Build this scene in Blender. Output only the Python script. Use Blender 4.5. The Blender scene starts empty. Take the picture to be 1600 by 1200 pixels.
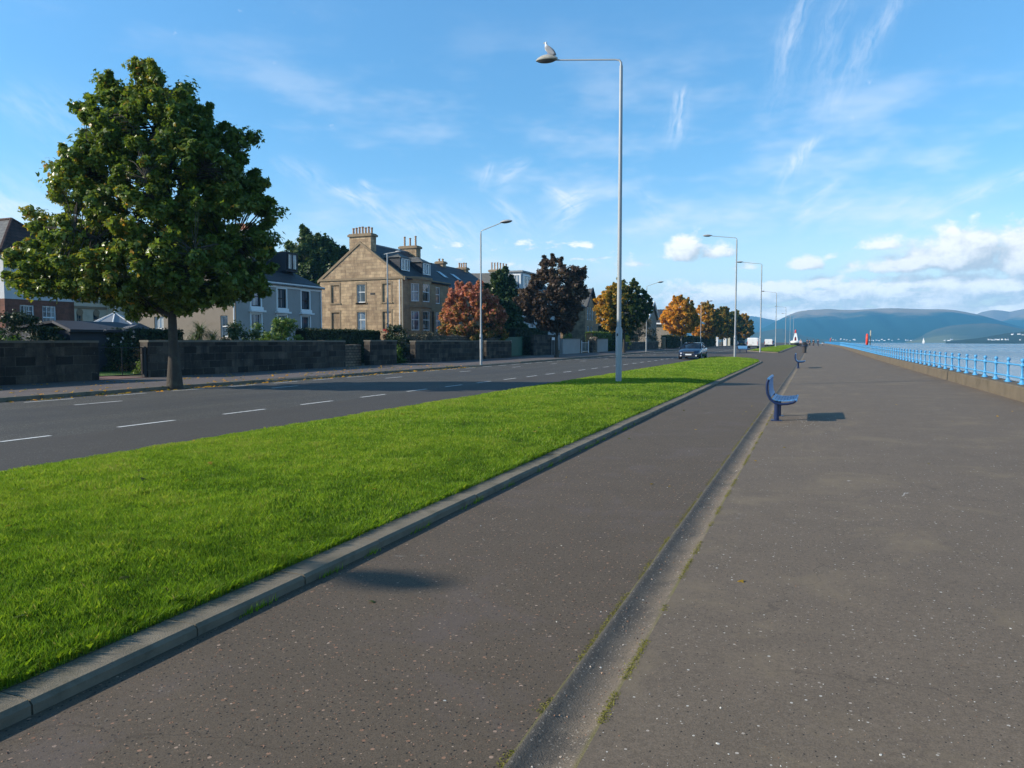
import bpy, bmesh, math, random
import numpy as np
from mathutils import Vector

R = math.radians
sc = bpy.context.scene
col = sc.collection
random.seed(11)
rng = np.random.default_rng(7)

# ------------------------------------------------------------------ camera
CAM_H = 1.6
F = 1150.0
PITCH = math.atan(66.5 / F)
YAW = math.atan(470 / F * math.cos(PITCH))
cam = bpy.data.cameras.new('camera')
cam_ob = bpy.data.objects.new('camera', cam)
col.objects.link(cam_ob)
cam_ob.location = (0, 0, CAM_H)
cam_ob.rotation_euler = (math.pi / 2 - PITCH, 0, YAW)
cam.sensor_width = 36
cam.lens = 36 * F / 1600
cam.clip_start = 0.05
cam.clip_end = 60000
sc.camera = cam_ob

# ------------------------------------------------------------------ exposure and sampling
sc.view_settings.view_transform = 'Standard'
sc.view_settings.look = 'None'
sc.view_settings.exposure = 0.68
sc.view_settings.gamma = 1
sc.render.engine = 'CYCLES'
sc.cycles.use_denoising = True
sc.cycles.max_bounces = 6
sc.cycles.diffuse_bounces = 3
sc.cycles.glossy_bounces = 3
sc.cycles.transmission_bounces = 4
sc.cycles.transparent_max_bounces = 6
sc.cycles.volume_bounces = 0
sc.cycles.sample_clamp_indirect = 6

# ------------------------------------------------------------------ sun
SUN_EL = 27.0
SUN_DIR = 30.0            # shadows fall this many degrees from +X towards +Y
SUN_AZ = 270.0 - SUN_DIR  # compass angle of the sun, clockwise from +Y
sl = bpy.data.lights.new('sun', 'SUN')
sl.energy = 4.6
sl.angle = R(0.5)
sl.color = (1.0, 0.91, 0.77)
so = bpy.data.objects.new('sun', sl)
col.objects.link(so)
sd = Vector((math.cos(R(SUN_DIR)) * math.cos(R(SUN_EL)), math.sin(R(SUN_DIR)) * math.cos(R(SUN_EL)), -math.sin(R(SUN_EL))))
so.rotation_euler = sd.to_track_quat('-Z', 'Y').to_euler()
so.location = (-60, -40, 50)

# ------------------------------------------------------------------ node helpers
class NT:
    def __init__(s, nt): s.t = nt
    def n(s, typ, **kw):
        nd = s.t.nodes.new(typ)
        for k, v in kw.items():
            if k.startswith('i_'):
                s.set(nd.inputs[k[2:].replace('_', ' ')], v)
            else:
                setattr(nd, k, v)
        return nd
    def set(s, sock, v):
        if isinstance(v, bpy.types.NodeSocket): s.t.links.new(v, sock)
        elif v is not None:
            if hasattr(sock, 'default_value'):
                dv = sock.default_value
                if hasattr(dv, '__len__') and len(dv) == 4 and hasattr(v, '__len__') and len(v) == 3: v = (*v, 1)
                sock.default_value = v
    def m(s, op, a, b=None, c=None, clamp=False):
        nd = s.t.nodes.new('ShaderNodeMath'); nd.operation = op; nd.use_clamp = clamp
        s.set(nd.inputs[0], a)
        if b is not None: s.set(nd.inputs[1], b)
        if c is not None: s.set(nd.inputs[2], c)
        return nd.outputs[0]
    def mix(s, f, a, b, blend='MIX'):
        nd = s.t.nodes.new('ShaderNodeMix'); nd.data_type = 'RGBA'; nd.blend_type = blend
        s.set(nd.inputs[0], f); s.set(nd.inputs[6], a); s.set(nd.inputs[7], b)
        return nd.outputs[2]
    def smooth(s, x, a, b):
        nd = s.t.nodes.new('ShaderNodeMapRange'); nd.interpolation_type = 'SMOOTHSTEP'
        s.set(nd.inputs[0], x); s.set(nd.inputs[1], a); s.set(nd.inputs[2], b)
        return nd.outputs[0]
    def xyz(s, x, y, z=0.0):
        nd = s.t.nodes.new('ShaderNodeCombineXYZ')
        s.set(nd.inputs[0], x); s.set(nd.inputs[1], y); s.set(nd.inputs[2], z)
        return nd.outputs[0]
    def sep(s, v):
        nd = s.t.nodes.new('ShaderNodeSeparateXYZ'); s.set(nd.inputs[0], v)
        return nd.outputs
    def noise(s, vec, scale, detail=4, rough=0.55, dist=0.0):
        nd = s.t.nodes.new('ShaderNodeTexNoise')
        if vec is not None: s.set(nd.inputs['Vector'], vec)
        nd.inputs['Scale'].default_value = scale; nd.inputs['Detail'].default_value = detail
        nd.inputs['Roughness'].default_value = rough; nd.inputs['Distortion'].default_value = dist
        return nd.outputs[0]
    def ramp(s, x, stops):
        nd = s.t.nodes.new('ShaderNodeValToRGB'); s.set(nd.inputs[0], x)
        e = nd.color_ramp.elements
        while len(e) < len(stops): e.new(0.5)
        for k, (p, c) in enumerate(stops):
            e[k].position = p; e[k].color = (*c, 1) if len(c) == 3 else c
        return nd.outputs[0]
    def vscale(s, v, sx, sy, sz):
        nd = s.t.nodes.new('ShaderNodeVectorMath'); nd.operation = 'MULTIPLY'
        s.set(nd.inputs[0], v); nd.inputs[1].default_value = (sx, sy, sz)
        return nd.outputs[0]

# direction of a photo pixel as azimuth (degrees right of +Y) and elevation (degrees): used to say where clouds and ridges lie in the sky
def azel(px, py):
    fx, fy = (px - 800) / F, (600 - py) / F
    cp, sp = math.cos(PITCH), math.sin(PITCH)
    f = np.array([-math.sin(YAW) * cp, math.cos(YAW) * cp, -sp]); r = np.array([math.cos(YAW), math.sin(YAW), 0.0]); u = np.cross(r, f)
    d = f + r * fx + u * fy
    d /= np.linalg.norm(d)
    return math.degrees(math.atan2(d[0], d[1])), math.degrees(math.asin(d[2]))

# ------------------------------------------------------------------ world: Nishita sky with clouds
w = bpy.data.worlds.new('World'); sc.world = w; w.use_nodes = True
W = NT(w.node_tree)
bg = w.node_tree.nodes['Background']
sky = W.n('ShaderNodeTexSky', sky_type='NISHITA', sun_disc=False, sun_elevation=R(SUN_EL), sun_rotation=R(SUN_AZ))
sky.air_density = 1.0; sky.dust_density = 0.2; sky.ozone_density = 3.0
hsv = W.n('ShaderNodeHueSaturation', i_Saturation=1.2, i_Value=1.75, i_Color=sky.outputs[0])
tc = W.n('ShaderNodeTexCoord')
dx, dy, dz = W.sep(tc.outputs['Generated'])
AZ = W.m('MULTIPLY', W.m('ARCTAN2', dx, dy), 180 / math.pi)
EL = W.m('MULTIPLY', W.m('ARCSINE', dz), 180 / math.pi)
grad = W.ramp(W.m('MULTIPLY', EL, 1 / 90.0, clamp=True), [(0.0, (1.35, 1.20, 1.02)), (0.045, (1.0, .98, .90)), (0.10, (.76, .81, .79)), (0.20, (.78, .85, .81)), (0.30, (.94, .96, .89)), (0.45, (.76, .73, .62)), (1.0, (.62, .58, .47))])
skyc = W.mix(1.0, hsv.outputs[0], grad, 'MULTIPLY')
P2 = W.xyz(AZ, EL, 0.0)
# --- cirrus: curved brush strokes along given directions
warp = W.noise(W.vscale(P2, 0.09, 0.09, 1), 1.0, 3)
warp2 = W.noise(W.vscale(P2, 0.5, 0.5, 1), 1.0, 3)
wx = W.m('ADD', AZ, W.m('MULTIPLY', W.m('SUBTRACT', warp, 0.5), 2.6))
wx = W.m('ADD', wx, W.m('MULTIPLY', W.m('SUBTRACT', warp2, 0.5), 0.7))
wy = EL
FIB = []
for ang in (255.0, 325.0, 205.0):      # three directions of fibres, shared by the wisps
    cx_, sy_ = math.cos(R(ang)), math.sin(R(ang))
    al = W.m('MULTIPLY_ADD', wx, cx_, W.m('MULTIPLY', wy, sy_)); pe = W.m('MULTIPLY_ADD', wx, -sy_, W.m('MULTIPLY', wy, cx_))
    FIB.append(W.smooth(W.noise(W.xyz(W.m('MULTIPLY', al, 0.5), W.m('MULTIPLY', pe, 1.9), ang), 1.0, 4, 0.62, 0.4), 0.28, 0.72))
def stroke(p0, p1, width, inten, curv=0.0, k=[0]):
    """a curved wisp: fine fibres along its length, ragged edges, fading tail"""
    k[0] += 1
    a, b = azel(*p0), azel(*p1)
    vx, vy = b[0] - a[0], b[1] - a[1]
    L = math.hypot(vx, vy)
    qx, qy = W.m('SUBTRACT', wx, a[0]), W.m('SUBTRACT', wy, a[1])
    t = W.m('MULTIPLY_ADD', qx, vx / L / L, W.m('MULTIPLY', qy, vy / L / L))
    s_ = W.m('MULTIPLY_ADD', qx, vy / L, W.m('MULTIPLY', qy, -vx / L))
    tt = W.m('SUBTRACT', t, 0.5)
    s_ = W.m('MULTIPLY_ADD', W.m('MULTIPLY', tt, tt), curv * L, s_)
    wd = W.m('MULTIPLY_ADD', t, 0.9 * width, 0.55 * width)
    q = W.m('DIVIDE', s_, wd)
    ends = W.m('MULTIPLY', W.smooth(t, -0.05, 0.25), W.smooth(t, 1.1, 0.35))
    g = W.m('POWER', 2.718, W.m('MULTIPLY', W.m('MULTIPLY', q, q), -1.0))
    ang = math.degrees(math.atan2(vy, vx)) % 360
    n = FIB[min(range(3), key=lambda i: abs(ang - (255.0, 325.0, 205.0)[i]))]
    return W.m('MULTIPLY', W.m('MULTIPLY', g, ends), W.m('MULTIPLY', n, inten * (0.42 if p0[1] < 60 and p0[0] > 1000 else 0.5)))
strokes = [((1270, -60), (1195, 190), .75, .75, .15), ((1325, -50), (1265, 190), 1.0, .42, .1), ((1410, -40), (1285, 200), .8, .6, .2),
           ((1285, 198), (1195, 310), .55, .8, .45), ((1320, 258), (1215, 380), .6, .65, .45), ((1340, 300), (1265, 370), .6, .4, .3),
           ((1680, 235), (1370, 365), .7, .65, .2), ((1440, 290), (1350, 360), .6, .4, .2), ((1062, 130), (1048, 240), .75, .95, .1),
           ((515, 278), (640, 365), .55, .85, -.35), ((566, 278), (592, 318), .5, .8, -.3), ((925, 285), (850, 375), 1.1, .9, .2), ((850, 285), (915, 335), .5, .8, -.4),
           ((825, 240), (765, 305), .6, .75, .3), ((772, 250), (745, 300), .5, .6, .2), ((590, 325), (800, 395), 1.5, .75, -.2), ((765, 300), (850, 385), .9, .6, -.3),
           ((995, 280), (1060, 370), .8, .4, -.3), ((-80, 290), (120, 360), 2.0, .6, -.1), ((425, 240), (540, 310), .9, .45, -.3), ((-20, 140), (200, 225), 1.8, .3, -.1), ((60, 250), (300, 330), 2.2, .3, -.1)]
acc = None
for s_ in strokes:
    v = stroke(*s_)
    acc = v if acc is None else W.m('ADD', acc, v)
cir = acc
# general thin veil, stronger towards the horizon
veiln = W.noise(W.xyz(W.m('MULTIPLY', wx, 0.055), W.m('MULTIPLY', wy, 0.16), 9.0), 1.6, 4, 0.62)
veil = W.m('MULTIPLY', W.smooth(veiln, 0.45, 0.8), W.m('MULTIPLY', W.smooth(EL, 26.0, 8.0), 0.5))
veil2 = W.m('MULTIPLY', W.smooth(EL, 13.0, 0.0), 0.5)
cirrus = W.m('ADD', W.m('ADD', cir, veil), veil2, clamp=True)
# --- cumulus: flat based blobs broken up by noise
def cumulus_field(off):
    ax, ay = W.m('ADD', AZ, off[0]), W.m('ADD', EL, off[1])
    n1 = W.noise(W.xyz(W.m('MULTIPLY', ax, 0.75), W.m('MULTIPLY', ay, 1.0), 2.0), 1.0, 6, 0.62)
    blobs = [(1505, 404, 2.4, 2.2, 1.25), (1455, 410, 1.9, 1.2, 1.05), (1620, 410, 2.8, 2.5, 1.25), (1415, 418, 4.0, .9, .9), (1385, 384, 2.0, .7, .8), (1260, 415, 1.3, .8, 1.0), (1070, 396, 1.6, 1.5, 1.0), (1115, 397, 1.7, .9, .9),
             (985, 414, 1.4, .5, .52), (1170, 418, 1.5, .5, .52), (1300, 402, .9, .35, .5)]
    f = None
    for px, py, rx, ry, k in blobs:
        a, e = azel(px, py)
        qx = W.m('MULTIPLY', W.m('SUBTRACT', ax, a), 1 / rx); qy = W.m('SUBTRACT', ay, e)
        qy = W.m('MAXIMUM', W.m('MULTIPLY', qy, 1 / ry), W.m('MULTIPLY', qy, -1 / (0.42 * ry)))
        g = W.m('MULTIPLY', W.m('POWER', 2.718, W.m('MULTIPLY', W.m('ADD', W.m('MULTIPLY', qx, qx), W.m('MULTIPLY', qy, qy)), -1.0)), k)
        f = g if f is None else W.m('MAXIMUM', f, g)
    # low banks over the far hills, growing to the right
    n2 = W.noise(W.xyz(W.m('MULTIPLY', ax, 0.30), W.m('MULTIPLY', ay, 1.0), 5.0), 1.0, 4, 0.6)
    band = W.m('MULTIPLY', W.smooth(ay, 5.3, 3.6), W.smooth(ax, -19.0, -3.0))
    band = W.m('MULTIPLY', band, W.smooth(n2, 0.16, 0.52))
    f = W.m('MAXIMUM', f, W.m('MULTIPLY', band, 0.9))
    # broken patches further left, low
    band2 = W.m('MULTIPLY', W.m('MULTIPLY', W.smooth(ay, 8.6, 7.0), W.smooth(ay, 4.6, 6.4)), W.m('MULTIPLY', W.smooth(ax, -33.0, -25.0), W.smooth(ax, -11.0, -17.0)))
    f = W.m('MAXIMUM', f, W.m('MULTIPLY', W.m('MULTIPLY', band2, W.smooth(n2, 0.40, 0.68)), 0.62))
    return W.m('ADD', f, W.m('MULTIPLY', W.m('SUBTRACT', n1, 0.5), 1.45))
cu = cumulus_field((0, 0))
cu_up = cumulus_field((-0.7, 0.75))     # towards the sun: less cloud there = lit edge
cov = W.smooth(cu, 0.22, 0.72)
lit = W.smooth(W.m('SUBTRACT', cu, cu_up), -0.45, 0.62)
nC = W.noise(W.xyz(W.m('MULTIPLY', AZ, 1.8), W.m('MULTIPLY', EL, 2.4), 1.0), 1.0, 4, 0.65)
lit = W.m('ADD', lit, W.m('MULTIPLY', W.m('SUBTRACT', nC, 0.5), 0.6), clamp=True)
low = W.m('MULTIPLY_ADD', W.smooth(EL, 5.5, 2.0), 0.55, 1.0)
cloudc = W.mix(lit, (4.9, 5.0, 5.05, 1), (10.4, 9.8, 9.1, 1))
cloudc = W.mix(1.0, cloudc, W.xyz(low, low, low), 'MULTIPLY')
c1 = W.mix(cirrus, skyc, (8.4, 8.3, 8.2, 1))
lowfade = W.m('MULTIPLY', cov, W.m('MULTIPLY_ADD', W.smooth(EL, 1.0, 5.0), 0.17, 0.75))
c2 = W.mix(W.m('MULTIPLY', lowfade, W.smooth(EL, -1.0, 0.3)), c1, cloudc)
w.node_tree.links.new(c2, bg.inputs[0])
bg.inputs[1].default_value = 0.10

# ------------------------------------------------------------------ object helpers
def prop(o, label=None, cat=None, group=None, kind=None):
    if label: o['label'] = label
    if cat: o['category'] = cat
    if group: o['group'] = group
    if kind: o['kind'] = kind
    return o

def thing(name, loc, label, cat, group=None, rz=0.0):
    o = bpy.data.objects.new(name, None)
    o.empty_display_size = 0.2
    col.objects.link(o)
    o.location = loc; o.rotation_euler = (0, 0, rz)
    return prop(o, label, cat, group, 'thing')

def copy_tree(o, parent=None, loc=None, rz=None):
    c = o.copy(); col.objects.link(c)
    if parent is not None:
        c.parent = parent
    if loc is not None: c.location = loc
    if rz is not None: c.rotation_euler = (0, 0, rz)
    for ch in list(o.children): copy_tree(ch, c)
    return c

def link_mesh(name, me, mats, parent=None):
    if not isinstance(mats, (list, tuple)): mats = [mats]
    for m in mats: me.materials.append(m)
    o = bpy.data.objects.new(name, me)
    col.objects.link(o)
    if parent is not None: o.parent = parent
    return o

class MB:
    """collects polygons; one MB becomes one mesh object"""
    def __init__(s): s.v = []; s.f = []; s.m = []
    def poly(s, pts, mi=0):
        k = len(s.v); s.v += [tuple(p) for p in pts]; s.f.append(tuple(range(k, k + len(pts)))); s.m.append(mi)
    def grid(s, rows, mi=0, close=False):
        k = len(s.v); nr, nc = len(rows), len(rows[0])
        for r in rows: s.v += [tuple(p) for p in r]
        for i in range(nr - 1):
            for j in range(nc if close else nc - 1):
                j2 = (j + 1) % nc
                s.f.append((k + i * nc + j, k + i * nc + j2, k + (i + 1) * nc + j2, k + (i + 1) * nc + j)); s.m.append(mi)
    def box(s, c, d, rz=0.0, mi=0, taper=1.0):
        cx, cy, cz = c; hx, hy, hz = d[0] / 2, d[1] / 2, d[2] / 2
        cr, sr = math.cos(rz), math.sin(rz)
        k = len(s.v)
        for z, t in ((-hz, 1.0), (hz, taper)):
            for x, y in ((-hx, -hy), (hx, -hy), (hx, hy), (-hx, hy)):
                x *= t; y *= t
                s.v.append((cx + x * cr - y * sr, cy + x * sr + y * cr, cz + z))
        for f in ((0, 3, 2, 1), (4, 5, 6, 7), (0, 1, 5, 4), (1, 2, 6, 5), (2, 3, 7, 6), (3, 0, 4, 7)):
            s.f.append(tuple(k + q for q in f)); s.m.append(mi)
    def obox(s, P, u, n, du, dn, dz, mi=0):
        """box from corner P along unit u (length du), unit n (length dn), up dz"""
        P, u, n = Vector(P), Vector(u), Vector(n); z = Vector((0, 0, 1))
        a = [P, P + u * du, P + u * du + n * dn, P + n * dn]
        b = [q + z * dz for q in a]
        s.poly(a[::-1], mi); s.poly(b, mi)
        for i in range(4): s.poly([a[i], a[(i + 1) % 4], b[(i + 1) % 4], b[i]], mi)
    def tube(s, pts, rad, n=8, mi=0, cap=True):
        pts = [Vector(p) for p in pts]
        if not hasattr(rad, '__len__'): rad = [rad] * len(pts)
        rows = []
        for i, p in enumerate(pts):
            t = (pts[min(i + 1, len(pts) - 1)] - pts[max(i - 1, 0)]).normalized()
            a = Vector((0, 0, 1)) if abs(t.z) < 0.9 else Vector((1, 0, 0))
            x = t.cross(a).normalized(); y = t.cross(x)
            rows.append([p + (x * math.cos(2 * math.pi * j / n) + y * math.sin(2 * math.pi * j / n)) * rad[i] for j in range(n)])
        s.grid(rows, mi, close=True)
        if cap:
            s.poly(rows[0][::-1], mi); s.poly(rows[-1], mi)
    def lathe(s, prof, c=(0, 0, 0), n=14, mi=0, sx=1.0, sy=1.0, cap=True):
        rows = [[(c[0] + r * sx * math.cos(2 * math.pi * j / n), c[1] + r * sy * math.sin(2 * math.pi * j / n), c[2] + z) for j in range(n)] for r, z in prof]
        s.grid(rows, mi, close=True)
        if cap:
            s.poly(rows[0][::-1], mi); s.poly(rows[-1], mi)
    def prism(s, poly, P, u, v, n, depth, mi=0):
        """2-D outline in (u,v) at P, extruded along n"""
        P, u, v, n = Vector(P), Vector(u), Vector(v), Vector(n)
        a = [P + u * x + v * y for x, y in poly]; b = [q + n * depth for q in a]
        s.poly(a[::-1], mi); s.poly(b, mi)
        for i in range(len(a)): s.poly([a[i], a[(i + 1) % len(a)], b[(i + 1) % len(a)], b[i]], mi)
    def build(s, name, mats, parent=None, off=None, smooth=False, bevel=0.0, fix=False):
        me = bpy.data.meshes.new(name)
        v = s.v if off is None else [(x - off[0], y - off[1], z - off[2]) for x, y, z in s.v]
        me.from_pydata(v, [], s.f)
        me.update()
        if any(s.m): me.polygons.foreach_set('material_index', s.m)
        if smooth == 'merge' or fix:
            bm = bmesh.new(); bm.from_mesh(me); bmesh.ops.remove_doubles(bm, verts=bm.verts, dist=1e-4)
            bmesh.ops.recalc_face_normals(bm, faces=bm.faces); bm.to_mesh(me); bm.free()
        if smooth: me.polygons.foreach_set('use_smooth', [True] * len(me.polygons))
        o = link_mesh(name, me, mats, parent)
        if bevel:
            b = o.modifiers.new('bevel', 'BEVEL'); b.width = bevel; b.segments = 2; b.limit_method = 'ANGLE'
        return o

def G(y):
    t = min(max((y - 40) / 120.0, 0.0), 1.0)
    return 0.32 * t * t * (3 - 2 * t)
def Gv(y):
    t = np.clip((y - 40) / 120.0, 0, 1)
    return 0.32 * t * t * (3 - 2 * t)

def np_mesh(name, verts, nper, mats, tint=None, parent=None, matidx=None, smooth=False):
    """verts (N*nper,3): N separate polygons of nper corners each"""
    me = bpy.data.meshes.new(name)
    nv = len(verts); nf = nv // nper
    me.vertices.add(nv); me.vertices.foreach_set('co', verts.astype(np.float32).ravel())
    me.loops.add(nv); me.loops.foreach_set('vertex_index', np.arange(nv, dtype=np.int32))
    me.polygons.add(nf)
    me.polygons.foreach_set('loop_start', np.arange(0, nv, nper, dtype=np.int32))
    if tint is not None:
        at = me.attributes.new('tint', 'FLOAT', 'POINT'); at.data.foreach_set('value', tint.astype(np.float32))
    me.update(calc_edges=True)
    return link_mesh(name, me, mats, parent)

# ------------------------------------------------------------------ materials
MATS = {}
def newmat(name):
    m = bpy.data.materials.new(name); m.use_nodes = True
    t = NT(m.node_tree)
    return m, t, m.node_tree.nodes['Principled BSDF']

def simple(name, c, rough=0.6, metal=0.0, spec=0.4, var=0.12, scale=6.0, bump=0.0, bscale=40.0, dirt=None, coat=0.0):
    m, t, p = newmat(name)
    co = t.n('ShaderNodeTexCoord').outputs['Object']
    n = t.noise(co, scale, 5, 0.6)
    c2 = tuple(min(1, x * (1 + var)) for x in c); c1 = tuple(x * (1 - var) for x in c)
    cc = t.mix(n, c1, c2)
    if dirt:
        n2 = t.noise(co, dirt[1], 6, 0.65)
        cc = t.mix(t.m('MULTIPLY', t.smooth(n2, 0.5, 0.72), dirt[2]), cc, dirt[0])
    t.set(p.inputs['Base Color'], cc)
    p.inputs['Roughness'].default_value = rough; p.inputs['Metallic'].default_value = metal
    p.inputs['Specular IOR Level'].default_value = spec
    p.inputs['Coat Weight'].default_value = coat
    if bump:
        b = t.n('ShaderNodeBump', i_Strength=bump, i_Distance=0.02)
        t.set(b.inputs['Height'], t.noise(co, bscale, 4)); t.set(p.inputs['Normal'], b.outputs[0])
    return m

def asphalt(name, base, tintc, chips, chip_scale, chip_amt, chip_r, dark_amt, bump=0.5, stain=None, pale=0.0, wear=False):
    m, t, p = newmat(name)
    co = t.n('ShaderNodeTexCoord').outputs['Object']
    big = t.noise(co, 0.35, 5, 0.6); mid = t.noise(co, 2.3, 6, 0.65); fine = t.noise(co, 130.0, 3, 0.7); fine2 = t.noise(co, 38.0, 4, 0.7)
    c = t.mix(big, base, tintc)
    c = t.mix(t.m('MULTIPLY', t.smooth(mid, 0.35, 0.7), 0.35), c, tuple(x * 0.78 for x in base))
    c = t.mix(1.0, c, t.ramp(fine, [(0.25, (0.62, 0.62, 0.62)), (0.75, (1.4, 1.4, 1.4))]), 'MULTIPLY')
    c = t.mix(1.0, c, t.ramp(fine2, [(0.3, (0.82, 0.82, 0.82)), (0.7, (1.18, 1.18, 1.18))]), 'MULTIPLY')
    h = fine
    for k, (sc_, amt, rad) in enumerate([(chip_scale, chip_amt, chip_r), (chip_scale * 2.1, chip_amt * 0.8, chip_r * 0.9)]):
        v = t.n('ShaderNodeTexVoronoi', voronoi_dimensions='2D', i_Vector=co, i_Scale=sc_)
        rr, gg, bb = t.n('ShaderNodeSeparateColor', i_Color=v.outputs['Color']).outputs
        wob = t.m('MULTIPLY_ADD', fine2, 0.16, t.m('MULTIPLY_ADD', bb, rad * 0.9, rad * 0.35 - 0.08))
        inside = t.m('LESS_THAN', v.outputs['Distance'], wob)
        on = t.m('MULTIPLY', inside, t.m('LESS_THAN', rr, amt))
        c = t.mix(on, c, t.ramp(gg, chips))
        v2 = t.n('ShaderNodeTexVoronoi', voronoi_dimensions='2D', i_Vector=t.vscale(co, 1.07, 0.93, 1), i_Scale=sc_ * 1.3)
        r2, g2, b2 = t.n('ShaderNodeSeparateColor', i_Color=v2.outputs['Color']).outputs
        dk = t.m('MULTIPLY', t.m('LESS_THAN', v2.outputs['Distance'], rad * 0.9), t.m('LESS_THAN', r2, dark_amt))
        c = t.mix(dk, c, (0.02, 0.018, 0.016))
        h = t.m('SUBTRACT', h, t.m('MULTIPLY', dk, 0.6))
    if stain:
        s1 = t.noise(co, 0.9, 6, 0.7, 0.6)
        c = t.mix(t.m('MULTIPLY', t.smooth(s1, 0.50, 0.68), stain[1]), c, stain[0])
    if pale:   # gull droppings and scuffs
        s2 = t.noise(co, 3.1, 5, 0.8, 1.2); s3 = t.noise(co, 0.7, 2)
        c = t.mix(t.m('MULTIPLY', t.m('MULTIPLY', t.smooth(s2, 0.635, 0.70), t.smooth(s3, 0.5, 0.60)), pale), c, (0.5, 0.48, 0.44))
    x, y, z = t.sep(co)
    if wear:      # tyre polished tracks, an older browner strip along the parking bay, patch repairs
        ny = t.noise(t.vscale(co, 0.5, 0.04, 1), 1.0, 4)
        tr = t.m('ADD', t.m('SINE', t.m('MULTIPLY', x, 3.3)), t.m('MULTIPLY', ny, 1.2))
        c = t.mix(t.m('MULTIPLY', t.smooth(tr, 0.6, 1.4), 0.28), c, (0.045, 0.044, 0.042))
        c = t.mix(t.m('MULTIPLY', t.m('GREATER_THAN', t.m('ADD', x, t.m('MULTIPLY', ny, 0.12)), -11.5), 0.55), c, (0.064, 0.054, 0.046))
        pv = t.n('ShaderNodeTexVoronoi', voronoi_dimensions='2D', distance='CHEBYCHEV', i_Vector=t.vscale(co, 0.30, 0.10, 1), i_Scale=1.0)
        r3, g3, b3 = t.n('ShaderNodeSeparateColor', i_Color=pv.outputs['Color']).outputs
        c = t.mix(t.m('MULTIPLY', t.m('LESS_THAN', r3, 0.22), 0.35), c, (0.042, 0.042, 0.044))
    # hairline cracks
    cv = t.n('ShaderNodeTexVoronoi', voronoi_dimensions='2D', feature='DISTANCE_TO_EDGE', i_Scale=0.42)
    wob = t.n('ShaderNodeTexNoise', i_Scale=1.6, i_Detail=6.0); t.set(wob.inputs['Vector'], co)
    va = t.n('ShaderNodeVectorMath', operation='MULTIPLY_ADD'); t.set(va.inputs[0], wob.outputs[1]); va.inputs[1].default_value = (1.1, 1.1, 0); t.set(va.inputs[2], co)
    t.set(cv.inputs['Vector'], va.outputs[0])
    c = t.mix(t.m('MULTIPLY', t.m('MULTIPLY', t.m('LESS_THAN', cv.outputs['Distance'], 0.0035), t.smooth(big, 0.46, 0.56)), 0.35), c, tuple(q * 0.4 for q in base))
    t.set(p.inputs['Base Color'], c)
    p.inputs['Roughness'].default_value = 0.82; p.inputs['Specular IOR Level'].default_value = 0.3
    b = t.n('ShaderNodeBump', i_Strength=bump, i_Distance=0.004); t.set(b.inputs['Height'], h); t.set(p.inputs['Normal'], b.outputs[0])
    return m

def masonry(name, c1, c2, mortar, bw, rh, ms=0.012, stain=None, stain2=None, rough=0.85, bump=0.6, var=0.5, mw=1.0):
    m, t, p = newmat(name)
    co = t.n('ShaderNodeTexCoord').outputs['Object']
    x, y, z = t.sep(co)
    nx, ny, nz = t.sep(t.n('ShaderNodeNewGeometry').outputs['Normal'])
    side = t.m('GREATER_THAN', t.m('ABSOLUTE', nx), 0.6)
    hcoord = t.m('ADD', t.m('MULTIPLY', side, y), t.m('MULTIPLY', t.m('SUBTRACT', 1.0, side), x))
    wob = t.noise(co, 2.2, 3)
    vec = t.xyz(t.m('MULTIPLY_ADD', wob, 0.05, hcoord), t.m('MULTIPLY_ADD', wob, 0.05, z))
    br = t.n('ShaderNodeTexBrick', i_Vector=vec, i_Color1=c1, i_Color2=c2, i_Mortar=mortar, i_Scale=1.0)
    br.inputs['Mortar Size'].default_value = ms; br.inputs['Brick Width'].default_value = bw; br.inputs['Row Height'].default_value = rh
    br.inputs['Mortar Smooth'].default_value = 0.3; br.inputs['Bias'].default_value = -0.1
    c = br.outputs[0]
    n = t.noise(co, 1.1, 6, 0.7); n2 = t.noise(co, 14.0, 5, 0.7)
    c = t.mix(1.0, c, t.ramp(n, [(0.3, (1 - var, 1 - var, 1 - var)), (0.7, (1 + var * .5, 1 + var * .5, 1 + var * .5))]), 'MULTIPLY')
    c = t.mix(1.0, c, t.ramp(n2, [(0.3, (0.8, 0.8, 0.8)), (0.75, (1.2, 1.2, 1.2))]), 'MULTIPLY')
    if stain:
        s = t.noise(t.xyz(t.m('MULTIPLY', hcoord, 1.6), t.m('MULTIPLY', z, 0.35), x), 1.0, 6, 0.7)
        c = t.mix(t.m('MULTIPLY', t.smooth(s, 0.46, 0.66), stain[1]), c, stain[0])
    if stain2:
        s = t.noise(co, 5.0, 6, 0.75)
        c = t.mix(t.m('MULTIPLY', t.smooth(s, 0.6, 0.72), stain2[1]), c, stain2[0])
    t.set(p.inputs['Base Color'], c); p.inputs['Roughness'].default_value = rough; p.inputs['Specular IOR Level'].default_value = 0.25
    b = t.n('ShaderNodeBump', i_Strength=bump, i_Distance=0.02)
    t.set(b.inputs['Height'], t.m('ADD', t.m('MULTIPLY', t.m('SUBTRACT', 1.0, br.outputs[1]), 0.8), t.m('MULTIPLY', n2, 0.5)))
    t.set(p.inputs['Normal'], b.outputs[0])
    return m

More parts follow.
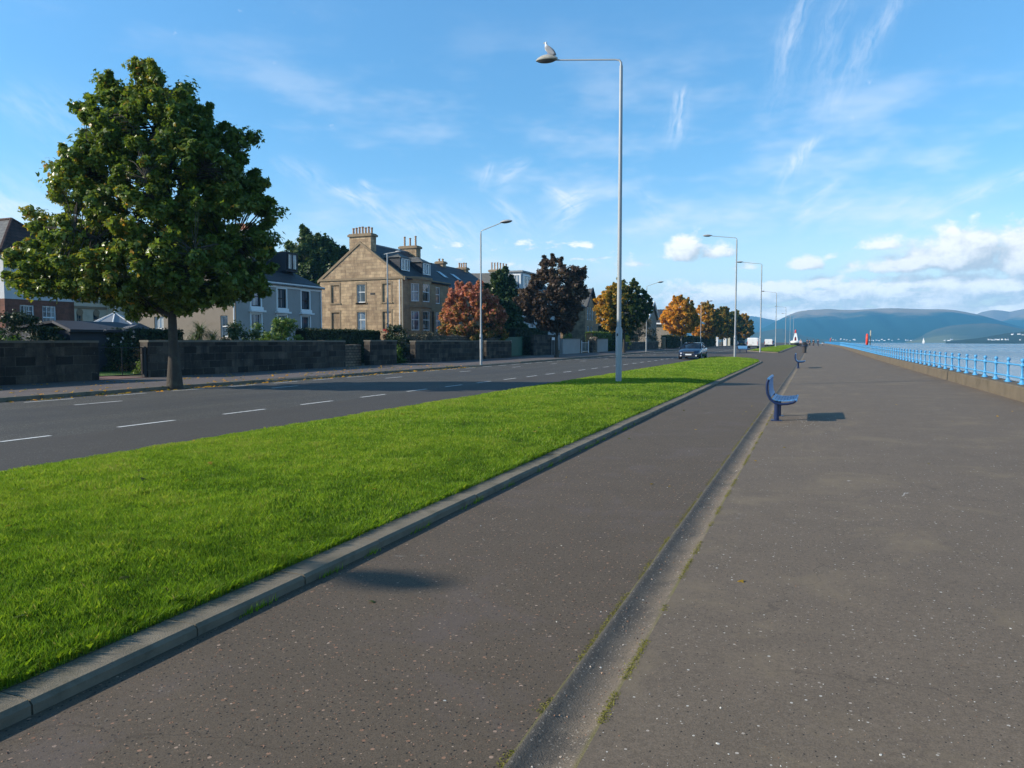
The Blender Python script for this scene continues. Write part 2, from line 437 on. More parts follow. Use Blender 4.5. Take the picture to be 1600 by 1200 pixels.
def leafmat(name, stops, trans=0.3, rough=0.45, spec=0.35, gain=1.0):
    m, t, p = newmat(name)
    stops = [(q, tuple(min(.85, v * gain) for v in c)) for q, c in stops]
    a = t.n('ShaderNodeAttribute', attribute_name='tint').outputs['Fac']
    c = t.ramp(a, stops)
    t.set(p.inputs['Base Color'], c); p.inputs['Roughness'].default_value = rough; p.inputs['Specular IOR Level'].default_value = spec
    tr = t.n('ShaderNodeBsdfTranslucent', i_Color=t.mix(1.0, c, (1.25, 1.3, 0.7), 'MULTIPLY'))
    mx = t.n('ShaderNodeMixShader', i_Fac=trans)
    t.t.links.new(p.outputs[0], mx.inputs[1]); t.t.links.new(tr.outputs[0], mx.inputs[2])
    out = m.node_tree.nodes['Material Output']; t.t.links.new(mx.outputs[0], out.inputs[0])
    return m

def glassmat(name, c=(0.03, 0.045, 0.06), rough=0.05, curtain=0.0):
    m, t, p = newmat(name)
    co = t.n('ShaderNodeTexCoord').outputs['Object']
    n = t.noise(co, 0.9, 3)
    cc = t.mix(t.smooth(n, 0.42, 0.58), tuple(x * 0.6 for x in c), tuple(min(1, x * 1.5) for x in c))
    if curtain:
        x, y, z = t.sep(co)
        n2 = t.noise(t.xyz(t.m('ADD', x, y), 0.0, 0.0), 2.0, 2)
        cc = t.mix(t.m('MULTIPLY', t.smooth(n2, 0.5, 0.55), curtain), cc, (0.45, 0.45, 0.43))
    t.set(p.inputs['Base Color'], cc)
    p.inputs['Roughness'].default_value = rough; p.inputs['Specular IOR Level'].default_value = 0.8
    return m

M = {}
M['prom'] = asphalt('promenade_asphalt', (0.128, 0.100, 0.073), (0.154, 0.118, 0.085),
                    [(0.0, (0.30, 0.26, 0.22)), (0.5, (0.40, 0.34, 0.28)), (0.9, (0.50, 0.48, 0.43))], 17.0, 0.17, 0.10, 0.22, 0.5, ((0.20, 0.155, 0.10), 0.6), 0.7)
M['path'] = asphalt('cycle_path_asphalt', (0.094, 0.072, 0.050), (0.114, 0.085, 0.059),
                    [(0.0, (0.20, 0.105, 0.062)), (0.6, (0.27, 0.155, 0.098)), (0.97, (0.38, 0.29, 0.22))], 17.0, 0.34, 0.12, 0.6, 0.5, ((0.125, 0.098, 0.09), 0.4), 0.35)
M['road'] = asphalt('road_asphalt', (0.064, 0.060, 0.052), (0.080, 0.074, 0.064),
                    [(0.0, (0.13, 0.125, 0.115)), (1.0, (0.26, 0.25, 0.23))], 22.0, 0.4, 0.2, 0.4, 0.8, ((0.05, 0.048, 0.046), 0.6), 0.0, True)
M['pave'] = asphalt('pavement_asphalt', (0.115, 0.095, 0.088), (0.14, 0.118, 0.11),
                    [(0.0, (0.2, 0.16, 0.14)), (1.0, (0.3, 0.26, 0.22))], 18.0, 0.2, 0.14, 0.25, 0.5, ((0.07, 0.06, 0.055), 0.5), 0.0)
M['paint'] = simple('road_paint', (0.62, 0.62, 0.60), 0.7, var=0.15, scale=18, dirt=((0.11, 0.105, 0.10), 11.0, 0.85))
M['kerb'] = simple('kerb_concrete', (0.17, 0.143, 0.103), 0.9, var=0.45, scale=5, bump=0.35, bscale=120, dirt=((0.075, 0.070, 0.045), 2.6, 0.8))
M['gutter'] = None
M['seawall'] = simple('sea_wall_concrete', (0.125, 0.100, 0.068), 0.9, var=0.35, scale=2.2, bump=0.7, bscale=45, dirt=((0.065, 0.055, 0.035), 0.9, 0.8))
M['galv'] = simple('galvanised_steel', (0.33, 0.355, 0.37), 0.55, metal=0.2, var=0.15, scale=5, dirt=((0.30, 0.32, 0.33), 2.5, 0.5))
M['galv_dark'] = simple('lamp_lens_dark', (0.10, 0.10, 0.10), 0.4)
M['lamp_head'] = simple('weathered_lamp_shell', (0.36, 0.35, 0.31), 0.8, var=0.35, scale=14, bump=0.8, bscale=30, dirt=((0.2, 0.19, 0.14), 12, 0.8))
M['lamp_grey'] = simple('lamp_shell_grey', (0.33, 0.34, 0.35), 0.5)
M['rail'] = simple('railing_blue_paint', (0.060, 0.285, 0.54), 0.42, var=0.12, scale=7, dirt=((0.10, 0.27, 0.46), 6, 0.5))
M['bench_d'] = simple('bench_dark_blue_paint', (0.009, 0.022, 0.075), 0.4, var=0.2, scale=8)
M['bench_l'] = simple('bench_blue_paint', (0.055, 0.20, 0.42), 0.42, var=0.2, scale=9, dirt=((0.10, 0.2, 0.42), 12, 0.5))
M['white'] = simple('white_paint', (0.74, 0.75, 0.75), 0.5, var=0.05)
M['white_frame'] = simple('white_window_frame', (0.72, 0.73, 0.73), 0.45, var=0.05)
M['glass'] = glassmat('window_glass', curtain=0.5)
M['glass_b'] = glassmat('window_glass_blue', (0.08, 0.12, 0.17), curtain=0.8)
M['carglass'] = glassmat('car_glass', (0.015, 0.02, 0.028))
M['black'] = simple('black_plastic', (0.015, 0.015, 0.016), 0.6)
M['rubber'] = simple('tyre_rubber', (0.014, 0.014, 0.014), 0.85)
M['chrome'] = simple('chrome_trim', (0.65, 0.66, 0.68), 0.2, metal=0.9, var=0.03)
M['headlamp'] = simple('headlamp_glass', (0.75, 0.76, 0.78), 0.12, metal=0.3, var=0.05)
M['redlamp'] = simple('rear_lamp_red', (0.45, 0.02, 0.02), 0.3)
M['navy'] = simple('navy_car_paint', (0.012, 0.022, 0.055), 0.28, metal=0.25, spec=0.6, var=0.05, coat=0.7)
M['vanwhite'] = simple('white_van_paint', (0.78, 0.78, 0.77), 0.35, var=0.03, coat=0.4)
M['bluecar'] = simple('blue_car_paint', (0.03, 0.07, 0.22), 0.28, metal=0.3, coat=0.6)
M['darkcar'] = simple('dark_grey_car_paint', (0.03, 0.033, 0.04), 0.3, metal=0.3, coat=0.6)
M['silvercar'] = simple('silver_car_paint', (0.42, 0.44, 0.46), 0.3, metal=0.5, coat=0.5)
M['red'] = simple('red_plastic', (0.62, 0.06, 0.035), 0.4, var=0.12)
M['wood_pale'] = simple('pale_post', (0.48, 0.46, 0.36), 0.7)
M['blackwall'] = masonry('blackened_sandstone', (0.030, 0.025, 0.021), (0.120, 0.097, 0.075), (0.10, 0.085, 0.068), 0.72, 0.33, 0.020,
                         ((0.013, 0.012, 0.012), 0.72), ((0.26, 0.24, 0.21), 0.75), bump=1.0)
M['coping'] = simple('coping_stone', (0.16, 0.145, 0.115), 0.9, var=0.35, scale=3, bump=0.6, bscale=25)
M['rubble'] = masonry('rubble_stone', (0.26, 0.20, 0.14), (0.13, 0.10, 0.08), (0.05, 0.045, 0.04), 0.34, 0.17, 0.022, None, ((0.33, 0.29, 0.22), 0.5), bump=1.0)
M['sandstone'] = masonry('honey_sandstone', (0.53, 0.385, 0.235), (0.31, 0.215, 0.135), (0.27, 0.20, 0.135), 0.62, 0.28, 0.012,
                         ((0.16, 0.115, 0.075), 0.55), ((0.46, 0.36, 0.22), 0.35), bump=0.5, var=0.35)
M['sandstone_front'] = masonry('dressed_sandstone', (0.38, 0.26, 0.155), (0.29, 0.195, 0.12), (0.18, 0.13, 0.09), 0.8, 0.33, 0.008, ((0.14, 0.10, 0.07), 0.4), bump=0.4, var=0.3)
M['trimstone'] = simple('sandstone_trim', (0.25, 0.185, 0.115), 0.85, var=0.35, scale=3, bump=0.4, dirt=((0.12, 0.09, 0.065), 1.5, 0.7))
M['brownstone'] = masonry('brown_sandstone', (0.36, 0.26, 0.16), (0.24, 0.17, 0.11), (0.2, 0.15, 0.1), 0.7, 0.3, 0.012, ((0.15, 0.11, 0.08), 0.5))
M['redstone'] = masonry('red_sandstone', (0.23, 0.10, 0.07), (0.17, 0.075, 0.055), (0.15, 0.08, 0.06), 0.6, 0.3, 0.012, ((0.1, 0.05, 0.04), 0.4))
M['harl'] = simple('grey_brown_harling', (0.24, 0.205, 0.165), 0.95, var=0.18, scale=1.2, bump=0.9, bscale=70, dirt=((0.17, 0.15, 0.125), 0.6, 0.6))
M['harl_grey'] = simple('grey_harling', (0.34, 0.325, 0.31), 0.95, var=0.18, scale=1.2, bump=0.9, bscale=70, dirt=((0.27, 0.26, 0.25), 0.6, 0.6))
M['render_white'] = simple('white_render', (0.52, 0.53, 0.54), 0.9, var=0.12, scale=1.0, bump=0.4, bscale=60, dirt=((0.36, 0.37, 0.38), 0.7, 0.5))
M['cream'] = simple('cream_render', (0.50, 0.45, 0.35), 0.9, var=0.12, scale=1.0, bump=0.3, dirt=((0.3, 0.27, 0.21), 0.7, 0.6))
M['slate'] = masonry('roof_slate', (0.058, 0.062, 0.072), (0.036, 0.039, 0.047), (0.018, 0.018, 0.02), 0.3, 0.2, 0.01, ((0.075, 0.072, 0.062), 0.35), ((0.09, 0.09, 0.07), 0.35), rough=0.6, bump=0.5, var=0.25)
M['slate_pale'] = masonry('grey_roof_slate', (0.14, 0.14, 0.13), (0.10, 0.10, 0.10), (0.05, 0.05, 0.05), 0.3, 0.2, 0.01, ((0.09, 0.085, 0.075), 0.35), None, rough=0.6, bump=0.5, var=0.25)
M['tile_red'] = masonry('red_brown_roof_tile', (0.105, 0.058, 0.048), (0.075, 0.045, 0.04), (0.03, 0.02, 0.02), 0.26, 0.2, 0.012, ((0.07, 0.05, 0.045), 0.4), None, bump=0.6)
M['lead'] = simple('lead_flashing', (0.24, 0.25, 0.26), 0.6, var=0.2)
M['terracotta'] = simple('chimney_pot_clay', (0.38, 0.24, 0.15), 0.8, var=0.3, scale=2)
M['terracotta_r'] = simple('chimney_pot_red_clay', (0.42, 0.2, 0.12), 0.8, var=0.3, scale=2)
M['dark_shed'] = simple('dark_painted_timber', (0.022, 0.024, 0.034), 0.7, var=0.25, scale=3)
M['green_door'] = simple('green_painted_door', (0.018, 0.095, 0.058), 0.5, var=0.25, scale=2)
M['wood_door'] = simple('dark_wood_door', (0.06, 0.035, 0.025), 0.6, var=0.25)
M['bark'] = simple('tree_bark', (0.055, 0.045, 0.035), 0.9, var=0.45, scale=7, bump=1.0, bscale=22, dirt=((0.10, 0.105, 0.07), 3, 0.6))
M['bark_pale'] = simple('pale_tree_bark', (0.2, 0.18, 0.15), 0.9, var=0.4, scale=7, bump=0.8, bscale=22)
M['soil'] = simple('garden_soil', (0.06, 0.055, 0.03), 0.95, var=0.4, scale=1.5, bump=0.6, bscale=8, dirt=((0.04, 0.075, 0.018), 0.4, 0.9))
M['lawn'] = simple('garden_lawn', (0.08, 0.15, 0.018), 0.9, var=0.3, scale=3, bump=1.0, bscale=60, dirt=((0.055, 0.11, 0.015), 1.2, 0.6))
M['skin'] = simple('skin', (0.45, 0.27, 0.2), 0.6)
M['gull_white'] = simple('gull_white_feathers', (0.78, 0.78, 0.77), 0.8, var=0.05)
M['gull_grey'] = simple('gull_grey_feathers', (0.27, 0.28, 0.30), 0.8, var=0.1)

# grass earth below the blades
def grassbase():
    m, t, p = newmat('grass_turf')
    co = t.n('ShaderNodeTexCoord').outputs['Object']
    n = t.noise(co, 0.8, 5, 0.65); n2 = t.noise(co, 45.0, 4, 0.7)
    c = t.ramp(n, [(0.3, (0.085, 0.15, 0.012)), (0.7, (0.15, 0.24, 0.020))])
    c = t.mix(1.0, c, t.ramp(n2, [(0.3, (0.4, 0.45, 0.4)), (0.75, (1.35, 1.3, 1.2))]), 'MULTIPLY')
    t.set(p.inputs['Base Color'], c); p.inputs['Roughness'].default_value = 0.9
    b = t.n('ShaderNodeBump', i_Strength=1.0, i_Distance=0.05); t.set(b.inputs['Height'], n2); t.set(p.inputs['Normal'], b.outputs[0])
    return m
M['turf'] = grassbase()
M['blade'] = leafmat('grass_blade', [(0.0, (0.060, 0.125, 0.012)), (0.42, (0.160, 0.280, 0.018)), (0.8, (0.29, 0.385, 0.036)), (0.97, (0.30, 0.30, 0.08)), (1.0, (0.30, 0.26, 0.12))], trans=0.38, rough=0.5, spec=0.25)
M['moss'] = leafmat('moss', [(0.0, (0.10, 0.10, 0.02)), (1.0, (0.24, 0.22, 0.045))], 0.1, 0.9, 0.1)

def guttermat():
    m, t, p = newmat('gutter_concrete')
    co = t.n('ShaderNodeTexCoord').outputs['Object']
    x, y, z = t.sep(co)
    n = t.noise(co, 3.0, 6, 0.7); f = t.noise(co, 120.0, 3, 0.7); l = t.noise(t.vscale(co, 3.0, 0.5, 1), 1.4, 5, 0.65)
    c = t.mix(t.smooth(n, 0.3, 0.7), (0.075, 0.064, 0.052), (0.125, 0.105, 0.083))
    sand = t.m('MULTIPLY', t.smooth(t.m('ADD', x, t.m('MULTIPLY', l, 0.16)), -0.94, -0.80), t.smooth(n, 0.25, 0.6))
    c = t.mix(t.m('MULTIPLY', sand, 0.75), c, (0.165, 0.128, 0.090))
    dk = t.m('MULTIPLY', t.smooth(t.m('ADD', x, t.m('MULTIPLY', l, 0.12)), -0.88, -0.97), t.smooth(x, -1.05, -1.02))
    c = t.mix(t.m('MULTIPLY', dk, 0.3), c, (0.05, 0.043, 0.036))
    c = t.mix(1.0, c, t.ramp(f, [(0.3, (0.65, 0.65, 0.65)), (0.7, (1.35, 1.35, 1.35))]), 'MULTIPLY')
    mo = t.m('MULTIPLY', t.m('ADD', t.smooth(x, -0.815, -0.785), t.smooth(x, -1.03, -1.05)), t.smooth(l, 0.38, 0.56))
    v = t.n('ShaderNodeTexVoronoi', voronoi_dimensions='2D', i_Vector=co, i_Scale=70.0)
    r1, g1, b1 = t.n('ShaderNodeSeparateColor', i_Color=v.outputs['Color']).outputs
    c = t.mix(t.m('MULTIPLY', t.m('LESS_THAN', v.outputs['Distance'], 0.33), t.m('LESS_THAN', r1, 0.3)), c, t.ramp(g1, [(0.0, (0.04, 0.035, 0.03)), (0.5, (0.16, 0.13, 0.1)), (1.0, (0.3, 0.26, 0.21))]))
    c = t.mix(t.m('MULTIPLY', mo, 0.85), c, (0.105, 0.095, 0.022))
    t.set(p.inputs['Base Color'], c); p.inputs['Roughness'].default_value = 0.92
    b = t.n('ShaderNodeBump', i_Strength=0.9, i_Distance=0.008); t.set(b.inputs['Height'], t.m('ADD', f, n)); t.set(p.inputs['Normal'], b.outputs[0])
    return m
M['gutter'] = guttermat()

def seamat():
    m, t, p = newmat('sea_water')
    co = t.n('ShaderNodeTexCoord').outputs['Object']
    n1 = t.noise(t.vscale(co, 0.9, 1.0, 1), 0.9, 4, 0.6); n2 = t.noise(co, 0.06, 4, 0.6)
    big = t.smooth(t.noise(t.vscale(co, 0.010, 0.0035, 1), 1.0, 5, 0.6), 0.35, 0.65)
    t.set(p.inputs['Base Color'], t.mix(big, (0.07, 0.105, 0.13), (0.11, 0.15, 0.175)))
    t.set(p.inputs['Roughness'], t.m('MULTIPLY_ADD', big, 0.16, 0.14))
    p.inputs['IOR'].default_value = 1.333
    b = t.n('ShaderNodeBump', i_Strength=0.2, i_Distance=0.25)
    t.set(b.inputs['Height'], t.m('ADD', t.m('MULTIPLY', n1, 0.35), n2)); t.set(p.inputs['Normal'], b.outputs[0])
    return m
M['sea'] = seamat()

def hillmat(name, forest, moor, field, moor_from, moor_to, patch=0.0):
    m, t, p = newmat(name)
    co = t.n('ShaderNodeTexCoord').outputs['Object']
    x, y, z = t.sep(co)
    n = t.noise(co, 0.0028, 7, 0.62); n2 = t.noise(co, 0.016, 6, 0.72); n3 = t.noise(co, 0.0011, 4, 0.5)
    f = t.mix(n2, tuple(q * 0.7 for q in forest), tuple(q * 1.4 for q in forest))
    hm = t.smooth(t.m('ADD', z, t.m('MULTIPLY', t.m('SUBTRACT', n, 0.5), 210.0)), moor_from, moor_to)
    c = t.mix(hm, f, t.mix(n2, tuple(q * 0.8 for q in moor), moor))
    if patch:
        c = t.mix(t.m('MULTIPLY', t.smooth(n3, 0.5, 0.56), patch), c, field)
    t.set(p.inputs['Base Color'], c); p.inputs['Roughness'].default_value = 1.0; p.inputs['Specular IOR Level'].default_value = 0.0
    return m

# ------------------------------------------------------------------ ground, road, paths
def strip(name, xs, ys, zf, mat_, kind='structure'):
    m = MB()
    m.grid([[(x, y, zf(x, y)) for x in xs] for y in ys])
    o = m.build(name, mat_, smooth=True); prop(o, kind=kind); return o
YS = [-14, -6, 0, 2, 4, 6, 8, 10, 13, 16, 20, 25, 30, 35, 40] + [40 + 5 * k for k in range(1, 25)] + [180, 220, 280, 350, 420]
YS2 = [-60, -30] + YS + [600, 900]
strip('ground', [-2500, -800, -300, -120, -60, -25, 0, 4.9], [-300] + YS2, lambda x, y: G(y) - 0.30 + (0.0 if x > -100 else 2.0), M['soil'])
strip('garden_ground', [-110, -80, -60, -40, -30, -25.2], YS2, lambda x, y: G(y) + 0.09, M['soil'])
strip('road', list(np.linspace(-20.0, -8.8, 8)), YS2, lambda x, y: G(y) - 0.02 + 0.06 * (1 - ((x + 14.4) / 5.6) ** 2), M['road'])
strip('cycle_path', [-9.0, -6.0, -3.6, -2.6, -1.8, -1.05], YS, lambda x, y: G(y) + (0.0 if x > -3.7 else -0.004), M['path'])
strip('pavement', [-25.7, -23, -20.15], YS2, lambda x, y: G(y) + 0.09 + 0.004 * (-20 - x), M['pave'])
def prom_z(x, y): return G(y) + 0.015 + (x + 0.78) / 5.6 * 0.10
strip('promenade', list(np.linspace(-0.78, 4.85, 8)), YS, prom_z, M['prom'])
gx = [(-1.05, 0.0), (-1.035, 0.006), (-1.015, 0.004), (-0.99, -0.008), (-0.95, -0.020), (-0.90, -0.026), (-0.85, -0.020), (-0.82, -0.006), (-0.80, 0.006), (-0.78, 0.015)]
gm = MB(); gm.grid([[(x, y, z + G(y)) for x, z in gx] for y in YS]); prop(gm.build('gutter', M['gutter'], smooth=True), kind='structure')

# road markings: sheets lying on the road
def road_z(x, y): return G(y) - 0.02 + 0.06 * (1 - ((x + 14.4) / 5.6) ** 2) + 0.006
mk = MB()
def dash(x, y, l, wd=0.10):
    ys_ = [y, y + l]
    jit = random.uniform(-.02, .02)
    mk.poly([(x - wd / 2 + jit, y, road_z(x, y)), (x + wd / 2 + jit, y, road_z(x, y)), (x + wd / 2 + jit, y + l, road_z(x, y + l)), (x - wd / 2 + jit, y + l, road_z(x, y + l))])
for k in range(-6, 70): dash(-11.75, 9.7 + 2.6 * k, 1.3)
for k in range(-3, 30): dash(-16.85, 12.7 + 7.15 * k, 1.35)
for k in range(-3, 60):
    y = 13.0 + 2.42 * k
    dash(-19.15, y, 1.4, 0.09)
mko = mk.build('road_markings', M['paint']); prop(mko, kind='structure')

# ------------------------------------------------------------------ kerbs
def kerb_stones(name, line, width, top, inward, stone=0.915, gap=0.008, drop=None):
    """line: outer edge polyline [(x,y)]; inward +1 if body lies left of travel"""
    pts = [Vector(p) for p in line]
    segs = []; acc = 0
    m = MB()
    # resample
    d = [0]
    for a, b in zip(pts, pts[1:]): d.append(d[-1] + (b - a).length)
    def at(s):
        for i in range(len(pts) - 1):
            if s <= d[i + 1] or i == len(pts) - 2:
                t = (s - d[i]) / (d[i + 1] - d[i]); return pts[i].lerp(pts[i + 1], t)
    n = int(d[-1] / stone)
    for k in range(n):
        a, b = at(k * stone + gap / 2), at((k + 1) * stone - gap / 2)
        t = (b - a).normalized(); nrm = Vector((-t.y, t.x)) * inward
        jz = random.uniform(-.004, .004); jx = random.uniform(-.006, .006)
        prof = [(jx, -0.06), (jx, top - 0.02), (jx + 0.02, top), (width, top + 0.004), (width, -0.06)]
        tp = top
        if drop and any(lo < a.y < hi for lo, hi in drop): prof = [(jx, -0.06), (jx, 0.02), (jx + 0.02, 0.04), (width, 0.09), (width, -0.06)]
        r0 = [(a.x + nrm.x * u, a.y + nrm.y * u, G(a.y) + z + jz) for u, z in prof]
        r1 = [(b.x + nrm.x * u, b.y + nrm.y * u, G(b.y) + z + jz) for u, z in prof]
        m.grid([r0, r1], 0, close=True); m.poly(r0); m.poly(r1[::-1])
    return prop(m.build(name, M['kerb']), kind='structure')
isl1_out = [(-3.08, -8), (-3.06, 2), (-3.06, 4), (-3.12, 10), (-3.2, 18), (-3.36, 40), (-3.5, 58), (-3.75, 61.5), (-4.6, 65), (-6.2, 68.5), (-8.8, 71)]
isl2_out = [(-8.8, 112), (-6.2, 104), (-4.6, 99.5), (-3.95, 99.5), (-3.8, 102), (-3.75, 150), (-3.9, 210), (-4.1, 262), (-4.6, 268)]
kerb_stones('verge_kerb', isl1_out, 0.27, 0.066, 1)
kerb_stones('far_verge_kerb', isl2_out, 0.27, 0.09, 1)
kerb_stones('road_kerb', [(-20.0, -50), (-20.0, 300)], 0.15, 0.1, 1, drop=[(22.4, 27.5), (40.0, 50.5)])
kerb_stones('verge_road_kerb', [(-8.8, 71), (-8.8, -10)], 0.12, 0.06, 1)
kerb_stones('far_verge_road_kerb', [(-8.8, 262), (-8.8, 112)], 0.12, 0.06, 1)

# ------------------------------------------------------------------ grass verges
def inside(poly, x, y):
    r = np.zeros(len(x), bool); n = len(poly)
    for i in range(n):
        x0, y0 = poly[i]; x1, y1 = poly[(i + 1) % n]
        c = ((y0 > y) != (y1 > y)) & (x < (x1 - x0) * (y - y0) / (y1 - y0 + 1e-12) + x0)
        r ^= c
    return r
def off_in(line, dist):
    out = []
    for i, p in enumerate(line):
        a = Vector(line[max(i - 1, 0)]); b = Vector(line[min(i + 1, len(line) - 1)]); t = (b - a).normalized()
        out.append((p[0] - t.y * dist, p[1] + t.x * dist))
    return out
isl1 = off_in(isl1_out, 0.205)[:-1] + [(-8.7, 70.7), (-8.7, -8)]
isl2 = [(-8.7, 112.5)] + off_in(isl2_out, 0.275)[1:-1] + [(-4.8, 266), (-8.7, 266)]
def vn(x, y):      # cheap smooth pseudo-noise
    return (np.sin(x * 1.7 + 1.3 * np.sin(y * 0.9)) + np.sin(y * 1.3 + 2.1 + 1.1 * np.sin(x * 1.1)) + 0.5 * np.sin(3.1 * x + 2.3 * y)) / 2.5
_LAT = np.random.default_rng(4).random((257, 257))
def value_noise(x, y, size):
    u, v = x / size, y / size
    i, j = np.floor(u).astype(int), np.floor(v).astype(int); fu, fv = u - i, v - j
    fu = fu * fu * (3 - 2 * fu); fv = fv * fv * (3 - 2 * fv); i %= 256; j %= 256
    return (_LAT[i, j] * (1 - fu) + _LAT[i + 1, j] * fu) * (1 - fv) + (_LAT[i, j + 1] * (1 - fu) + _LAT[i + 1, j + 1] * fu) * fv
def grass_z(x, y):
    e = np.clip((-3.3 - x) / 1.2, 0, 1); e2 = np.clip((x + 8.75) / 0.8, 0, 1)
    return Gv(y) + 0.07 + 0.075 * e * e2 * 0.9 + 0.012 * vn(x * 1.5, y * 1.5) * np.minimum(e, e2)
def verge(name, poly, x0, x1, y0, y1, nx, ny):
    m = bmesh.new()
    xs = np.linspace(x0, x1, nx); ys = np.linspace(y0, y1, ny)
    me = MB()
    # fill by rows clipped to the outline
    rows = []
    for y in ys:
        xi = []
        n = len(poly)
        for i in range(n):
            ax, ay = poly[i]; bx, by = poly[(i + 1) % n]
            if (ay > y) != (by > y): xi.append(ax + (bx - ax) * (y - ay) / (by - ay))
        if len(xi) < 2: continue
        lo, hi = min(xi), max(xi)
        rows.append([(lo + (hi - lo) * k / (nx - 1), y, float(grass_z(np.array(lo + (hi - lo) * k / (nx - 1)), np.array(y)))) for k in range(nx)])
    me.grid(rows)
    return prop(me.build(name, M['turf'], smooth=True), kind='structure')
verge('grass_verge', isl1, -8.7, -3.3, -7.9, 70.6, 24, 200)
verge('far_grass_verge', isl2, -8.7, -3.3, 99.6, 265.8, 14, 110)

def blades(name, poly, zones, mat_, label):
    V = []; T = []
    for (y0, y1, dens, wd, hmin, hmax) in zones:
        xs0, xs1 = min(p[0] for p in poly), max(p[0] for p in poly)
        n = int((xs1 - xs0 + 0.1) * (y1 - y0) * dens)
        x = rng.uniform(xs0, xs1 + 0.05, n); y = rng.uniform(y0, y1, n)
        # keep what the camera side can see (plus a margin)
        ang = np.degrees(np.arctan2(x, y)) + math.degrees(YAW)
        k = (ang > -44) & inside(poly, x, y); x, y = x[k], y[k]; n = len(x)
        z = grass_z(x, y)
        cl = 1.1 * (value_noise(x + 40, y, 0.42) - .5) + 1.3 * (value_noise(x + 90, y + 7, 0.13) - .5) + .6 * (value_noise(x, y, 1.6) - .5)
        h = (rng.uniform(hmin, hmax, n)) * (1 + 0.42 * cl) * np.where(x > -3.42, 1.3, 1.0)
        a = rng.uniform(0, 2 * np.pi, n); lean = rng.uniform(0.1, 0.75, n) * h
        la = a + rng.normal(0, 0.8, n) + np.pi / 2
        ww = wd * rng.uniform(0.6, 1.3, n) / 2
        bx, by = np.cos(a) * ww, np.sin(a) * ww
        mx, my = x + np.cos(la) * lean * 0.3, y + np.sin(la) * lean * 0.3
        tx, ty = x + np.cos(la) * lean, y + np.sin(la) * lean
        edge = (x > -3.36) & (y < 60)
        tx = np.where(edge, x + np.abs(tx - x) * .9 + .012, tx)
        base = z - 0.01
        v = np.empty((n, 5, 3))
        v[:, 0] = np.stack([x - bx, y - by, base], 1); v[:, 1] = np.stack([x + bx, y + by, base], 1)
        v[:, 2] = np.stack([mx + bx * .8, my + by * .8, z + h * 0.6], 1); v[:, 3] = np.stack([tx, ty, z + h], 1)
        v[:, 4] = np.stack([mx - bx * .8, my - by * .8, z + h * 0.6], 1)
        patch = value_noise(x + 11, y + 60, 1.1) - .5 + .6 * (value_noise(x + 5, y + 30, .35) - .5)
        t = np.clip(0.45 + 0.27 * patch + 0.24 * cl + 0.14 * np.clip((-5.5 - x) / 3, -1, 1) + rng.normal(0, 0.19, n), 0, 0.95)
        dry = rng.random(n) < 0.02 + 0.16 * np.clip(value_noise(x + 70, y + 15, .8) - .72, 0, 1) / .28
        t[dry] = rng.uniform(0.9, 1.0, dry.sum())
        V.append(v.reshape(-1, 3)); T.append(np.repeat(t, 5))
    o = np_mesh(name, np.concatenate(V), 5, mat_, np.concatenate(T))
    return prop(o, label, 'grass', kind='stuff')
blades('grass', isl1, [(0.8, 5, 21000, 0.0032, 0.022, 0.052), (5, 10, 9500, 0.0045, 0.022, 0.052), (10, 18, 3600, 0.0075, 0.024, 0.055),
                       (18, 34, 1100, 0.014, 0.028, 0.06), (34, 70.6, 320, 0.026, 0.03, 0.07)], M['blade'], 'bright green mown grass of the long verge between road and path')
blades('far_grass', isl2, [(99.6, 140, 110, 0.05, 0.04, 0.09), (140, 265, 40, 0.09, 0.05, 0.10)], M['blade'], 'bright green mown grass of the second verge beyond the crossing')

def weeds():
    V = []; T = []
    for _ in range(34):
        yc = rng.uniform(1.9, 14); n = int(rng.integers(6, 26)); xc = np.interp(yc, [p[1] for p in isl1_out], [p[0] for p in isl1_out]) + .012
        y = yc + rng.normal(0, .05, n); x = xc + np.abs(rng.normal(0, .012, n)); h = rng.uniform(.015, .06, n); a = rng.uniform(0, 2 * np.pi, n); l = rng.uniform(0, .7, n) * h
        v = np.empty((n, 3, 3)); w_ = .003
        v[:, 0] = np.stack([x - np.cos(a) * w_, y - np.sin(a) * w_, 0 * x], 1); v[:, 1] = np.stack([x + np.cos(a) * w_, y + np.sin(a) * w_, 0 * x], 1); v[:, 2] = np.stack([x + np.abs(np.cos(a)) * l, y + np.sin(a) * l, h], 1)
        V.append(v.reshape(-1, 3)); T.append(np.repeat(rng.uniform(.2, .7, n), 3))
    prop(np_mesh('kerb_weeds', np.concatenate(V), 3, M['blade'], np.concatenate(T)), 'small grass weeds sprouting along the foot of the verge kerb', 'weeds', kind='stuff')
weeds()

